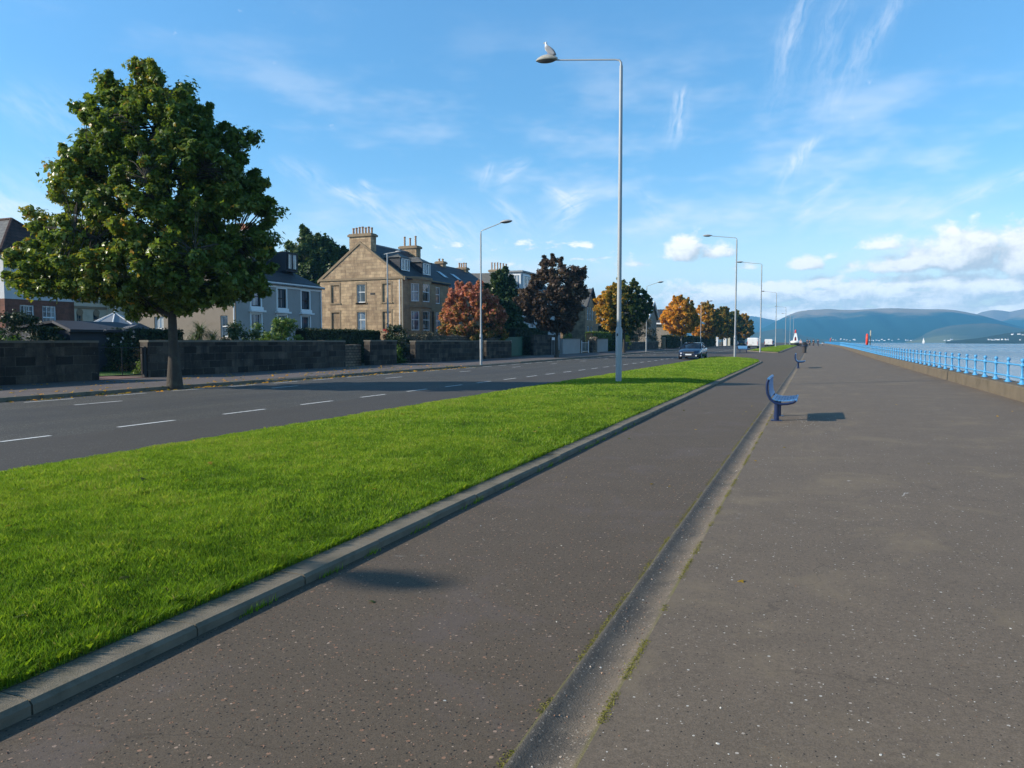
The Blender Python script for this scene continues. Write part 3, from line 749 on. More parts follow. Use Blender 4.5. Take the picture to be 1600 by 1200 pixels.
# moss along the gutter, loose stone chips, fallen leaves
def moss():
    V = []; T = []
    for (xc, y0, y1, n) in ((-1.05, 1.8, 18, 9000), (-0.786, 1.8, 18, 12000)):
        y = rng.uniform(0, 1, n) ** 1.6 * (y1 - y0) + y0
        k = (vn(y * 2.3, y * 0 + xc * 9) + 0.5 * np.sin(y * 9.0)) > -0.15
        y = y[k]; m = len(y)
        x = xc + rng.normal(0, 0.013, m); z = np.where(xc < -0.9, 0.002, 0.015) + np.zeros(m)
        h = rng.uniform(0.001, 0.0055, m); a = rng.uniform(0, 2 * np.pi, m); ww = rng.uniform(0.002, 0.005, m)
        v = np.empty((m, 3, 3))
        v[:, 0] = np.stack([x - np.cos(a) * ww, y - np.sin(a) * ww, z], 1); v[:, 1] = np.stack([x + np.cos(a) * ww, y + np.sin(a) * ww, z], 1)
        v[:, 2] = np.stack([x + rng.normal(0, .006, m), y + rng.normal(0, .006, m), z + h], 1)
        V.append(v.reshape(-1, 3)); T.append(np.repeat(rng.random(m), 3))
    prop(np_mesh('moss', np.concatenate(V), 3, M['moss'], np.concatenate(T)), 'yellow green moss growing along both edges of the concrete gutter', 'moss', kind='stuff')
moss()
M['chip'] = leafmat('stone_chip', [(0.0, (0.13, 0.07, 0.05)), (0.4, (0.27, 0.15, 0.095)), (0.75, (0.34, 0.23, 0.155)), (0.9, (0.5, 0.48, 0.43)), (1.0, (0.62, 0.60, 0.55))], 0.0, 0.8, 0.3)
def chips():
    V = []; T = []
    def put(x, y, z, s, t):
        n = len(x)
        a = rng.uniform(0, 2 * np.pi, n)
        tilt = rng.normal(0, .25, (n, 2))
        pts = []
        for j in range(5):
            aa = a + j * 2 * np.pi / 5 + rng.normal(0, .25, n); r = s * rng.uniform(.6, 1.2, n) * (0.7 + 0.5 * np.abs(np.cos(aa - a)))
            dx, dy = np.cos(aa) * r, np.sin(aa) * r
            pts.append((dx, dy, np.full(n, 0.0)))
        top = np.stack([np.stack([x + p[0] * .7, y + p[1] * .7, z + s * .3 + tilt[:, 0] * p[0] + tilt[:, 1] * p[1]], 1) for p in pts], 1)
        V.append(top.reshape(-1, 3)); T.append(np.repeat(t, 5))
        for j in range(5):
            k = (j + 1) % 5
            q = np.stack([np.stack([x + pts[j][0], y + pts[j][1], z - .002], 1), np.stack([x + pts[k][0], y + pts[k][1], z - .002], 1), top[:, k], (top[:, k] + top[:, j]) / 2, top[:, j]], 1)
            V.append(q.reshape(-1, 3)); T.append(np.repeat(t, 5))
    n = 3000
    y = 1.2 + 9 * rng.random(n) ** 1.7; x = rng.uniform(-3.0, -1.08, n)
    put(x, y, np.zeros(n), rng.uniform(.0025, .0062, n), np.clip(rng.normal(.30, .24, n), 0, .8))
    n = 2600
    y = 1.2 + 12 * rng.random(n) ** 1.6; x = rng.uniform(-0.7, 4.5, n)
    put(x, y, 0.015 + (x + .78) / 5.6 * .1, rng.uniform(.0016, .0048, n), np.clip(rng.normal(.6, .28, n), 0, 1))
    n = 170
    y = 1.6 + 22 * rng.random(n) ** 1.3; x = rng.uniform(-3.0, 4.6, n); k = (x < -1.1) | (x > -.7); x, y = x[k], y[k]
    put(x, y, np.where(x > -.75, 0.015 + (x + .78) / 5.6 * .1, 0.0), rng.uniform(.004, .009, len(x)), rng.uniform(.86, 1.0, len(x)))
    n = 420
    y = 1.8 + 12 * rng.random(n); x = rng.uniform(-1.0, -.82, n)
    put(x, y, np.interp(x, [g[0] for g in gx], [g[1] for g in gx]), rng.uniform(.003, .008, n), rng.random(n))
    n = 110   # crumbs scattered round the first bench
    x = rng.normal(-.2, .45, n); y = rng.normal(15.4, .8, n); k = x > -.72; x, y = x[k], y[k]
    put(x, y, 0.015 + (x + .78) / 5.6 * .1, rng.uniform(.004, .009, len(x)), rng.uniform(.8, 1.0, len(x)))
    prop(np_mesh('loose_chippings', np.concatenate(V), 5, M['chip'], np.concatenate(T)), 'loose tan and white stone chips strewn over the path and promenade', 'stone chips', kind='stuff')
chips()

# ------------------------------------------------------------------ sea and hills
SEA = -2.6
sm = MB(); S = 6300
sm.poly([(4.95, -S, SEA), (S, -S, SEA), (S, S, SEA), (4.95, S, SEA)]); sm.poly([(-S, 900, SEA), (4.95, 900, SEA), (4.95, S, SEA), (-S, S, SEA)])
prop(sm.build('sea', M['sea']), kind='structure')
# sea bed sheet under the land far left
def hill(name, prof, r0, r1, mat_, seed, rough=0.05, pw=0.85, base=None, naz=220, nr=34):
    az = []; el = []
    for px, py in prof:
        a, e = azel(px, py); az.append(a); el.append(e)
    A = np.linspace(az[0], az[-1], naz); E = np.interp(A, az, el)
    ker = np.ones(5) / 5
    Es = np.convolve(np.pad(E, 2, 'edge'), ker, 'valid')
    rs = np.random.default_rng(seed)
    rows = []
    ph = rs.uniform(0, 6, 12)
    s_all = np.concatenate([np.linspace(0, 1, nr), np.linspace(1.06, 1.6, 8)])
    for s_ in s_all:
        r = r0 + (r1 - r0) * s_
        Hh = np.tan(np.radians(Es)) * r1 + CAM_H - SEA
        if s_ <= 1:
            shape = s_ ** pw * (1.0 - 0.12 * np.sin(math.pi * s_))
            n = sum(np.sin(A * (0.9 + 0.75 * k) + ph[k] + s_ * (2.0 + k) * 1.3) * 0.7 ** k for k in range(9)) / 2.5
            h = Hh * shape * (1 + rough * 2.2 * n * math.sin(math.pi * min(s_, 1)) ** 1.0)
        else:
            h = Hh * (1 - (s_ - 1) / 0.62) ** 1.2 if s_ < 1.6 else Hh * 0.0
        rr = r
        rows.append([(math.sin(R(a)) * rr, math.cos(R(a)) * rr, SEA - 1.0 + max(0.0, hh)) for a, hh in zip(A, h)])
    m = MB(); m.grid(rows)
    o = m.build(name, mat_, smooth=True); prop(o, kind='structure'); return o
HM_main = hillmat('hill_forest', (0.016, 0.050, 0.050), (0.34, 0.25, 0.16), (0.15, 0.15, 0.07), 112, 160, 0.0)
HM_far = hillmat('hill_moor', (0.03, 0.042, 0.03), (0.26, 0.19, 0.13), (0.12, 0.12, 0.07), 80, 270, 0.0)
HM_far2 = hillmat('hill_far_moor', (0.22, 0.17, 0.12), (0.34, 0.25, 0.17), (0.12, 0.12, 0.07), 80, 250, 0.0)
HM_field = hillmat('hill_fields', (0.06, 0.075, 0.05), (0.22, 0.17, 0.11), (0.20, 0.20, 0.09), 20, 120, 0.7)
HM_low = hillmat('hill_wooded_shore', (0.035, 0.045, 0.028), (0.08, 0.07, 0.05), (0.10, 0.11, 0.05), 30, 80, 0.3)
hill('far_hill', [(960, 507), (1040, 506), (1100, 503), (1140, 499), (1158, 494.5), (1175, 493.5), (1190, 496), (1204, 499), (1220, 502), (1250, 512), (1280, 524), (1300, 533)], 4700, 5650, HM_far, 3)
hill('far_moor_hill', [(1480, 515), (1510, 497), (1535, 487), (1552, 484), (1566, 485), (1578, 487), (1592, 484), (1610, 480), (1680, 468), (1760, 462)], 4950, 5900, HM_far2, 5)
hill('mid_hill', [(1520, 526), (1545, 509), (1562, 501.5), (1580, 496), (1600, 490.5), (1660, 478), (1760, 468)], 4200, 5050, HM_main, 6)
hill('main_hill', [(1150, 531), (1168, 523), (1195, 511), (1212, 502), (1230, 493), (1246, 486.5), (1262, 484.2), (1280, 483.2), (1297, 482.2), (1312, 483.8), (1335, 484), (1355, 483),
                   (1378, 481.4), (1400, 481.2), (1425, 482.2), (1450, 483), (1472, 482.6), (1490, 484), (1508, 487), (1528, 491), (1548, 496.5), (1570, 503), (1590, 509), (1612, 514), (1650, 524), (1680, 532)], 2900, 4000, HM_main, 8, 0.06)
hill('field_slope', [(1415, 532), (1440, 523), (1462, 514), (1485, 508.5), (1510, 506), (1540, 504.5), (1560, 506), (1580, 510), (1600, 514), (1640, 524), (1660, 531)], 2600, 3100, HM_field, 9, 0.03)
hill('near_field_slope', [(1120, 532), (1150, 525), (1175, 520), (1195, 517), (1212, 513.5), (1222, 513), (1238, 518), (1258, 525), (1285, 530), (1330, 532.5)], 2400, 2780, HM_field, 12, 0.03)
hill('wooded_shore', [(1478, 532.4), (1500, 530.5), (1530, 527.5), (1552, 523.5), (1575, 519.5), (1590, 518.5), (1610, 516), (1660, 508), (1740, 505)], 1680, 1950, HM_low, 14, 0.04)

# far shore houses: small gabled cottages at real size
ch = MB()
ch.box((0, 0, 2.6), (11, 8, 5.2)); ch.poly([(-5.7, -4.3, 5.0), (5.7, -4.3, 5.0), (5.7, 0, 8.4), (-5.7, 0, 8.4)], 1); ch.poly([(5.7, 4.3, 5.0), (-5.7, 4.3, 5.0), (-5.7, 0, 8.4), (5.7, 0, 8.4)], 1)
ch.poly([(-5.5, -4, 5.2), (-5.5, 0, 8.3), (-5.5, 4, 5.2)]); ch.poly([(5.5, -4, 5.2), (5.5, 0, 8.3), (5.5, 4, 5.2)]); ch.box((4.2, 0, 8.4), (1.0, 1.4, 2.0))
far_house = ch.build('shore_house', [M['white'], M['slate']])
spots = [(1302, 530.5, 5150), (1306, 531, 5150), (1314, 529.5, 5250), (1319, 530, 5200), (1323, 530.5, 5170), (1328, 531.5, 5120), (1334, 530, 5200), (1336, 531, 5150),
         (1361, 531.5, 5120), (1365, 531.8, 5110), (1370, 531.2, 5130), (1374, 531.6, 5120), (1378, 530, 5230), (1382, 531.5, 5120), (1389, 530, 5220), (1394, 531.5, 5120), (1404, 529.5, 5250),
         (1417, 531.2, 5120), (1424, 531.4, 5120), (1429, 531.6, 5120), (1437, 531.2, 5130), (1452, 531.4, 5120), (1470, 523.5, 5420), (1476, 531.3, 4740), (1483, 531.6, 4730), (1487, 530, 4760),
         (1546, 529.5, 3060), (1552, 530, 3050), (1555, 529.2, 3070), (1560, 529.6, 3060), (1566, 529.4, 3060), (1573, 529.6, 3060), (1582, 521.5, 3330), (1592, 521, 3340), (1594, 529.8, 3050), (1598, 522, 3320)]
for i, (px, py, dist) in enumerate(spots):
    far_shore, lone = dist > 4000, dist == 5420
    dist *= .557
    o = far_house if i == 0 else copy_tree(far_house)
    a, e = azel(px, py)
    z = dist * math.tan(R(e)) + CAM_H
    o.location = (math.sin(R(a)) * dist, math.cos(R(a)) * dist, z - 2.3)
    o.rotation_euler = (0, 0, -R(a) + random.choice([0, 0.4, -0.4, 1.2]))
    sdim = random.uniform(0.32, 0.6) if far_shore else random.uniform(0.25, 0.45)
    o.scale = (sdim * random.uniform(.8, 1.5), sdim, sdim)
    grp = 'white houses along the far shore' if far_shore else 'white houses on the wooded far shore at right'
    lab = 'tiny white house at the foot of the forested hill across the water' if far_shore else 'tiny white house on the dark wooded shore at the right edge'
    if lone: lab = 'lone white house part way up the forested hillside across the water'
    prop(o, lab, 'house', grp, 'thing')

# sailing boat
a, e = azel(1443, 533); D = 1900
sb = thing('sailing_boat', (math.sin(R(a)) * D, math.cos(R(a)) * D, SEA), 'white sailing boat on the far water below the forested hill', 'boat', rz=-R(a) + 0.5)
m = MB(); m.grid([[(x, y, z) for x, z in ((-h_, 1.2), (-h_ * .8, .2), (0, -.3), (h_ * .8, .2), (h_, 1.2))] for y, h_ in ((-5, .9), (-3, 1.5), (0, 1.7), (3, 1.1), (5.5, .05))]); m.poly([(-.9, -5, 1.2), (.9, -5, 1.2), (1.5, -3, 1.2), (1.7, 0, 1.2), (1.1, 3, 1.2), (.05, 5.5, 1.2), (-1.1, 3, 1.2), (-1.7, 0, 1.2), (-1.5, -3, 1.2)])
m.build('hull', M['white'], sb)
m = MB(); m.tube([(0, .8, 1), (0, .8, 14)], .09); m.build('mast', M['galv'], sb)
m = MB(); m.poly([(0.02, .7, 1.8), (0.25, -4.4, 2.0), (0.02, .7, 13.8)]); m.poly([(0.02, 1.0, 1.8), (0.2, 5.2, 1.6), (0.02, .95, 12.5)]); m.build('sail', M['white'], sb)

# ------------------------------------------------------------------ haze
hz = MB(); hz.box((0, 0, 170), (13200, 13200, 349.4))
hm = bpy.data.materials.new('sea_haze'); hm.use_nodes = True
hm.node_tree.nodes.clear()
ho = hm.node_tree.nodes.new('ShaderNodeOutputMaterial'); hv = hm.node_tree.nodes.new('ShaderNodeVolumePrincipled')
hv.inputs['Color'].default_value = (0.17, 0.55, 0.95, 1); hv.inputs['Density'].default_value = 2.1e-4; hv.inputs['Anisotropy'].default_value = 0.0
hm.node_tree.links.new(hv.outputs[0], ho.inputs['Volume'])
hzo = hz.build('haze', hm, fix=True); prop(hzo, kind='stuff')
# ------------------------------------------------------------------ sea wall and railing
WX = 4.82
sw = thing('sea_wall', (WX, 20, 0.1), 'long low brown concrete sea wall edging the promenade under the blue railing', 'wall')
m = MB()
ends = [-14.0] + [30.45 + 14.6 * k for k in range(-3, 27)]
ends = sorted(e for e in ends if e >= -14)
def wall_prof(y): 
    b = prom_z(WX, y)
    return [(WX - 0.02, b - 0.1), (WX, b + 0.33), (WX + 0.03, b + 0.36), (WX + 0.55, b + 0.36), (WX + 0.6, b + 0.3), (WX + 0.62, SEA - 1.5)]
for a, b in zip(ends, ends[1:]):
    n = max(2, int((b - a) / 5) + 1)
    rows = [[(x, y, z) for x, z in wall_prof(y)] for y in np.linspace(a + 0.012, b - 0.012, n)]
    m.grid(rows); m.poly(rows[0]); m.poly(rows[-1][::-1])
m.build('wall_block', M['seawall'], sw, off=(WX, 20, 0.1))

def rail_z(y): return prom_z(WX, y) + 0.36
RX = WX + 0.26
rg = thing('railing', (RX, 20, rail_z(20)), 'long sky blue cast iron promenade railing with ball topped posts along the sea wall', 'railing')
def post_mesh(n=10):
    p = MB()
    p.grid([[(sx * hx, sy * .07, z) for sx, sy in ((-1, -1), (1, -1), (1, 1), (-1, 1))] for hx, z in ((.06, 0), (.06, .02))], close=True)
    p.box((0, 0, .012), (.13, .36, .024))
    p.lathe([(.075, .024), (.06, .05), (.042, .09), (.034, .13), (.055, .145), (.055, .19), (.034, .205), (.028, .30), (.028, .42), (.034, .455), (.055, .475), (.056, .525), (.036, .545), (.022, .565), (.028, .58), (.047, .605), (.052, .63), (.044, .66), (.02, .68), (.004, .685)], (0, 0, 0), n)
    # flared gusset along the rail line
    p.grid([[(sx * .016, y, z) for y, z in ((-.15, .024), (-.05, .11), (0, .14), (.05, .11), (.15, .024))] for sx in (-1, 1)])
    return p
ys_posts = [18.3 + 1.5 * k for k in range(-4, 235)]
pr = None
far = MB()
base_post = post_mesh(8)
near_n = 0
for y in ys_posts:
    if near_n < 100:
        if pr is None:
            pr = post_mesh(12).build('post', M['rail'], rg, smooth=False); o = pr
            for f in pr.data.polygons: f.use_smooth = True
        else:
            o = pr.copy(); col.objects.link(o); o.parent = rg
        o.location = (0, y - 20, rail_z(y) - rail_z(20)); near_n += 1
    else:
        far.box((RX, y, rail_z(y) + .30), (.06, .06, .6)); far.lathe([(.01, .58), (.05, .63), (.01, .68)], (RX, y, rail_z(y)), 5); far.box((RX, y, rail_z(y) + .04), (.12, .3, .08))
        far.box((RX, y, rail_z(y) + .5), (.11, .11, .05)); far.box((RX, y, rail_z(y) + .165), (.11, .11, .045))
fo = far.build('post', M['rail'], rg, off=rg.location); fo['kind'] = 'stuff'
for h_ in (.167, .50):
    m = MB(); m.tube([(RX, y, rail_z(y) + h_) for y in [12.0] + YS[11:-2] + [370]], .025, 8)
    m.build('rail', M['rail'], rg, off=rg.location, smooth=True)

# lifebuoy stations on the railing
def lifebuoy(x, y, label, big=1.0):
    z = rail_z(y)
    t = thing('lifebuoy_station', (x, y, z), label, 'lifebuoy', 'lifebuoy stations along the railing')
    m = MB(); m.box((.14, .0, 1.08), (.10, .10, 2.16)); m.build('post', M['wood_pale'], t, bevel=.01)
    m = MB()
    rows = []
    for k in range(25):
        a = 2 * math.pi * k / 24
        c = (-.17, math.cos(a) * .34, 1.22 + math.sin(a) * .50)
        rows.append([(c[0] + math.cos(b) * .11, c[1] + math.cos(a) * math.sin(b) * .12, c[2] + math.sin(a) * math.sin(b) * .12) for b in [2 * math.pi * q / 10 for q in range(10)]])
    m.grid(rows, close=True)
    m.build('lifebuoy_ring', M['red'], t, smooth=True)
    m = MB(); m.lathe([(.001, 0), (.30, .0), (.33, .03), (.33, .16), (.29, .19), (.001, .19)], (0, 0, 0), 22, sx=1.0, sy=1.45)
    vv = [(-.06 - z * .9, x_, 1.22 + y_) for x_, y_, z in m.v]; m.v = vv
    m.build('housing', M['red'], t, smooth=False, bevel=.01)
    for zz in (1.45, 1.0):
        m = MB(); m.box((.06, 0, zz), (.12, .07, .05)); m.build('bracket', M['galv'], t)
    return t
lifebuoy(RX + .25, 84.0, 'red lifebuoy housing on a pale post standing at the railing in the middle distance')
lifebuoy(RX + .25, 255.0, 'small distant red lifebuoy post at the far end of the railing')

# ------------------------------------------------------------------ street lamps
def lamp_parts(t, H, arm, rise, head_len, head_mat, fat=1.0):
    m = MB(); m.tube([(0, 0, -.2), (0, 0, .98)], .108 * fat, 14); m.tube([(0, 0, .98), (0, 0, 1.9), (0, 0, 2.0)], [.118 * fat, .118 * fat, .085 * fat], 14)
    m.build('base_sleeve', M['galv'], t, smooth=False)
    for f in t.children[-1].data.polygons: f.use_smooth = len(f.vertices) == 4
    m = MB(); m.box((-.03 * fat, -.112 * fat, 1.72), (.05, .03, .09)); m.build('access_door', M['black'], t)
    m = MB(); m.tube([(0, 0, 1.95), (0, 0, H * .6), (0, 0, H - .08)], [.082 * fat, .072 * fat, .060 * fat], 12); m.build('pole', M['galv'], t, smooth=True)
    s = -1 if arm < 0 else 1
    m = MB(); m.tube([(0, 0, H - .1), (0, 0, H + .02), (s * .06, 0, H + .12), (s * .2, 0, H + .16), (arm, 0, H + .16 + rise)], [.045, .04, .032, .028, .026], 8); m.build('arm', M['galv'], t, smooth=True)
    hx = arm + s * head_len / 2; hz_ = H + .16 + rise + .02
    m = MB()
    rows = []
    for k in range(13):
        u = k / 12; xx = arm + s * (head_len * u - .05)
        wv = .03 + .155 * math.sin(math.pi * min(1, .06 + u * .93)) ** .6
        hv = .03 + (.17 if head_mat is M['lamp_head'] else .105) * math.sin(math.pi * min(1, .06 + u * .93)) ** .7
        rows.append([(xx, wv * math.cos(b), hz_ + rise * .13 * u + hv * max(0, math.sin(b)) - .02 * max(0, -math.sin(b))) for b in [2 * math.pi * q / 12 for q in range(12)]])
    m.grid(rows, close=True); m.poly(rows[0]); m.poly(rows[-1]); hd = m.build('lamp_head', head_mat, t, smooth=True)
    m = MB()
    rows = []
    for k in range(9):
        u = .12 + .8 * k / 8; xx = arm + s * (head_len * u - .05); wv = .13 * math.sin(math.pi * (k + .4) / 8.8) ** .5 + .01
        rows.append([(xx, wv * c, hz_ - .018 + rise * .13 * u - .085 * math.sin(math.pi * (k + .4) / 8.8) ** .5 * d) for c, d in ((-1, 0), (-.7, .7), (0, 1), (.7, .7), (1, 0))])
    m.grid(rows); m.build('lens', M['galv_dark'], hd, smooth=True)
    return hz_
def street_lamp(x, y, H, arm, rise, head, label, group, hm_='lamp_grey', off=.12, fat=1.0, lean=0):
    t = thing('street_lamp', (x, y, G(y) + off), label, 'street lamp', group)
    lamp_parts(t, H, arm, rise, head, M[hm_], fat)
    t.rotation_euler = (0, lean, 0)
    return t
gA = 'tall street lamps along the grass verges'
L1 = street_lamp(-6.44, 25.93, 11.22, -2.42, .30, .80, 'tall grey lamp post nearest the camera, with a gull perched on its crusted lamp head', gA, 'lamp_head', fat=1.0)
for x, y, lab in [(-7.04, 75.0, 'grey lamp post at the far tip of the first verge beside the parked navy car'), (-6.4, 102.3, 'grey lamp post at the start of the second verge in front of the white van'),
                  (-7.3, 165.7, 'slim grey lamp post beside the smaller white van on the second verge'), (-7.7, 238.0, 'slim distant lamp post left of the white and black buoy'),
                  (-8.1, 300.0, 'very distant lamp post just left of the buoy, shorter in view than its neighbour'), (-8.1, 352.0, 'most distant lamp post standing right against the buoy')]:
    street_lamp(x, y, 11.3, -2.42, .30, .86, lab, gA)
gB = 'street lamps along the pavement on the house side'
street_lamp(-20.1, 43.9, 8.55, 1.45, .38, .8, 'grey lamp post on the house side pavement in front of the red leaved tree', gB, fat=.75, off=.1)
street_lamp(-20.5, 97.5, 8.55, 1.45, .38, .8, 'thin pale lamp post by the yellow shrub and the brown bushes', gB, fat=.75, off=.1)
street_lamp(-20.6, 149.5, 8.55, 1.45, .38, .8, 'distant lamp post whose head shows above the orange trees', gB, fat=.75, off=.1)
street_lamp(-20.6, -5.0, 8.75, 1.75, .30, .75, 'lamp post behind the camera whose head casts the soft shadow on the cycle path', gB, fat=.75, off=.1)
# old double arm lamp by the sandstone house
t = thing('side_street_lamp', (-31.2, 50.45, .1), 'thin grey lamp pole with a short crossbar in front of the sandstone gable', 'street lamp')
m = MB(); m.tube([(0, 0, 0), (0, 0, 4), (0, 0, 8.4)], [.075, .065, .05], 10); m.build('pole', M['galv'], t, smooth=True)
m = MB(); m.tube([(-.3, 0, 8.36), (0, 0, 8.42), (.9, 0, 8.5)], .03, 8); m.build('arm', M['galv'], t, smooth=True)
m = MB(); m.lathe([(.02, -.06), (.09, -.04), (.10, .03), (.02, .07)], (0, 0, 0), 10, sx=2.8); m.v = [(x + 1.0, y, z + 8.52) for x, y, z in m.v]; m.build('lamp_head', M['lamp_grey'], t, smooth=True)

# gull on the nearest lamp
gz = 11.22 + .12 + .16 + .30 + .17
gull = thing('gull', (-6.44 - 2.42 - .36, 25.93, gz), 'white gull with grey wings perched on the nearest lamp head', 'gull')
gull.rotation_euler = (0, R(14), R(-8)); gull.scale = (1.12, 1.12, 1.12)
m = MB()
sp = [(.0, .20, .015), (-.15, .22, .05), (-.10, .33, .075), (-.075, .30, .10)]
path_ = [((.30, 0, .05), .008, .02), ((.22, 0, .085), .028, .022), ((.14, 0, .14), .062, .055), ((.05, 0, .20), .086, .082), ((-.03, 0, .255), .088, .088), ((-.085, 0, .31), .068, .070), ((-.105, 0, .355), .044, .046), ((-.115, 0, .395), .046, .047), ((-.13, 0, .43), .040, .040), ((-.14, 0, .45), .015, .015)]
rows = []
for (c, wv, hv) in path_:
    rows.append([(c[0] + hv * .55 * math.sin(b), c[1] + wv * math.cos(b), c[2] + hv * .8 * math.sin(b)) for b in [2 * math.pi * q / 12 for q in range(12)]])
m.grid(rows, close=True); m.poly(rows[0]); m.poly(rows[-1])
for fi, f in enumerate(m.f):
    cc = np.mean([m.v[q] for q in f], 0)
m.build('body', M['gull_white'], gull, smooth=True)
for s_ in (-1, 1):
    m = MB(); rows = []
    for k in range(7):
        u = k / 6; c = np.array([-.06 + .37 * u, s_ * (.082 - .06 * u), .285 - .215 * u]); wv = .085 * math.sin(math.pi * (.12 + .83 * u)) + .006
        rows.append([tuple(c + np.array([.03 * z, s_ * .014 * (1 - z * z), wv * z])) for z in (-1, -.5, 0, .5, 1)])
    m.grid(rows)
    o = m.build('wing', M['gull_grey'], gull, smooth=True); sld = o.modifiers.new('thick', 'SOLIDIFY'); sld.thickness = .012
m = MB(); m.tube([(-.165, 0, .42), (-.20, 0, .412), (-.225, 0, .40)], [.014, .010, .003], 6); m.build('beak', simple('gull_beak', (.6, .42, .05), .5), gull, smooth=True)
for s_ in (-1, 1):
    m = MB(); m.tube([(.03, s_ * .03, .15), (.03, s_ * .03, .01)], .007, 6); m.box((.015, s_ * .03, .006), (.06, .04, .008)); m.build('leg', simple('gull_leg', (.5, .3, .25), .6), gull)
m = MB()
for s_ in (-1, 1): m.lathe([(.001, -.006), (.006, 0), (.001, .006)], (-.135, s_ * .036, .425), 6)
m.build('eye', M['black'], gull)

# ------------------------------------------------------------------ benches
def make_bench(name, loc, rz, label):
    t = thing(name, loc, label, 'bench', 'blue metal benches on the promenade', rz)
    L = 1.5
    # side profile in (x,z): seat front at +x, back at -x
    sec = [(-.25, .82), (-.262, .74), (-.25, .64), (-.22, .55), (-.16, .47), (-.08, .425), (.02, .41), (.14, .418), (.25, .432), (.30, .425)]
    for yy in (-L / 2, L / 2):
        m = MB(); m.tube([(x - .0, yy, z) for x, z in [(-.226, .835), (-.247, .76), (-.25, .66), (-.236, .55), (-.185, .445), (-.10, .375), (.02, .350), (.14, .362), (.24, .39), (.285, .425)]], .026, 8); m.build('side_frame', M['bench_d'], t, smooth=True)
    for yy in (-.5, .5):
        m = MB(); m.tube([(-.07, yy, -.02), (-.07, yy, .39)], .048, 12); m.build('leg', M['bench_d'], t, smooth=False)
        for f in t.children[-1].data.polygons: f.use_smooth = len(f.vertices) == 4
        m = MB(); m.box((-.07, yy, .006), (.2, .2, .012)); m.build('foot_plate', M['bench_d'], t)
    def slab(pts, name, mt):
        m = MB(); n = 25
        rows = [[(x, -L / 2 + .03 + (L - .06) * k / n, z) for x, z in pts] for k in range(n + 1)]
        th = .012
        # perforated sheet reads as ribs: every rib is its own bar
        for (x0, z0), (x1, z1) in zip(pts, pts[1:]):
            dxx, dzz = x1 - x0, z1 - z0; l_ = math.hypot(dxx, dzz); nx_, nz_ = -dzz / l_, dxx / l_
            q = [(x0 + dxx * .06, z0 + dzz * .06), (x1 - dxx * .06, z1 - dzz * .06)]
            a0, a1 = q
            m.poly([(a0[0], -L / 2, a0[1]), (a1[0], -L / 2, a1[1]), (a1[0], L / 2, a1[1]), (a0[0], L / 2, a0[1])])
            m.poly([(a0[0] - nx_ * th, -L / 2, a0[1] - nz_ * th), (a0[0] - nx_ * th, L / 2, a0[1] - nz_ * th), (a1[0] - nx_ * th, L / 2, a1[1] - nz_ * th), (a1[0] - nx_ * th, -L / 2, a1[1] - nz_ * th)])
            for yy in (-L / 2, L / 2): m.poly([(a0[0], yy, a0[1]), (a1[0], yy, a1[1]), (a1[0] - nx_ * th, yy, a1[1] - nz_ * th), (a0[0] - nx_ * th, yy, a0[1] - nz_ * th)])
            for aa in (a0, a1): m.poly([(aa[0], -L / 2, aa[1]), (aa[0], L / 2, aa[1]), (aa[0] - nx_ * th, L / 2, aa[1] - nz_ * th), (aa[0] - nx_ * th, -L / 2, aa[1] - nz_ * th)])
        return m.build(name, mt, t)
    seat = [(-.15, .462), (-.10, .437), (-.045, .424), (.01, .418), (.065, .417), (.12, .419), (.175, .424), (.23, .43), (.285, .436)]
    back = [(-.172, .478), (-.196, .53), (-.208, .59), (-.214, .65), (-.217, .71), (-.217, .77), (-.214, .825)]
    slab(seat, 'seat', M['bench_l']); slab(back, 'backrest', M['bench_l'])
    m = MB(); m.tube([(-.222, -L / 2, .838), (-.222, L / 2, .838)], .03, 10); m.tube([(.295, -L / 2, .43), (.295, L / 2, .43)], .022, 8); m.build('edge_tube', M['bench_l'], t, smooth=True)
    m = MB(); m.box((-.07, 0, .385), (.07, 1.4, .04)); m.build('beam', M['bench_d'], t)
    return t
bench = make_bench('bench', (-.57, 16.1, .018), 0, 'blue metal bench nearest the camera, standing beside the gutter')
b2 = copy_tree(bench, loc=(-.70, 46.9, .02 + G(46.9)), rz=0); b2['label'] = 'second blue bench further along the gutter, seen end on'
b3 = copy_tree(bench, loc=(-8.0, 104.5, .0 + G(104.5)), rz=R(60)); b3['label'] = 'blue grey bench by the crossing between the two grass verges, beside the lamp post'
b3.location = (-8.35, 100.5, G(100.5))

# litter bin
t = thing('litter_bin', (-.95, 99.0, G(99) + .01), 'dark litter bin with a domed hood standing on the promenade beyond the second bench', 'litter bin')
m = MB(); m.lathe([(.22, 0), (.235, .04), (.27, .75), (.28, .8)], (0, 0, 0), 16); m.build('body', simple('bin_body', (.05, .042, .038), .6), t, smooth=False)
m = MB(); m.lathe([(.33, .80), (.345, .84), (.345, .98), (.335, 1.0)], (0, 0, 0), 16); m.build('rim', simple('bin_rim_blue', (.018, .028, .06), .5), t)
m = MB(); m.lathe([(.335, 1.0), (.33, 1.10), (.27, 1.24), (.15, 1.33), (.01, 1.36)], (0, 0, 0), 16); m.build('hood', M['black'], t, smooth=True)
m = MB(); m.box((0, -.33, 1.1), (.34, .04, .15)); m.build('opening', M['black'], t)

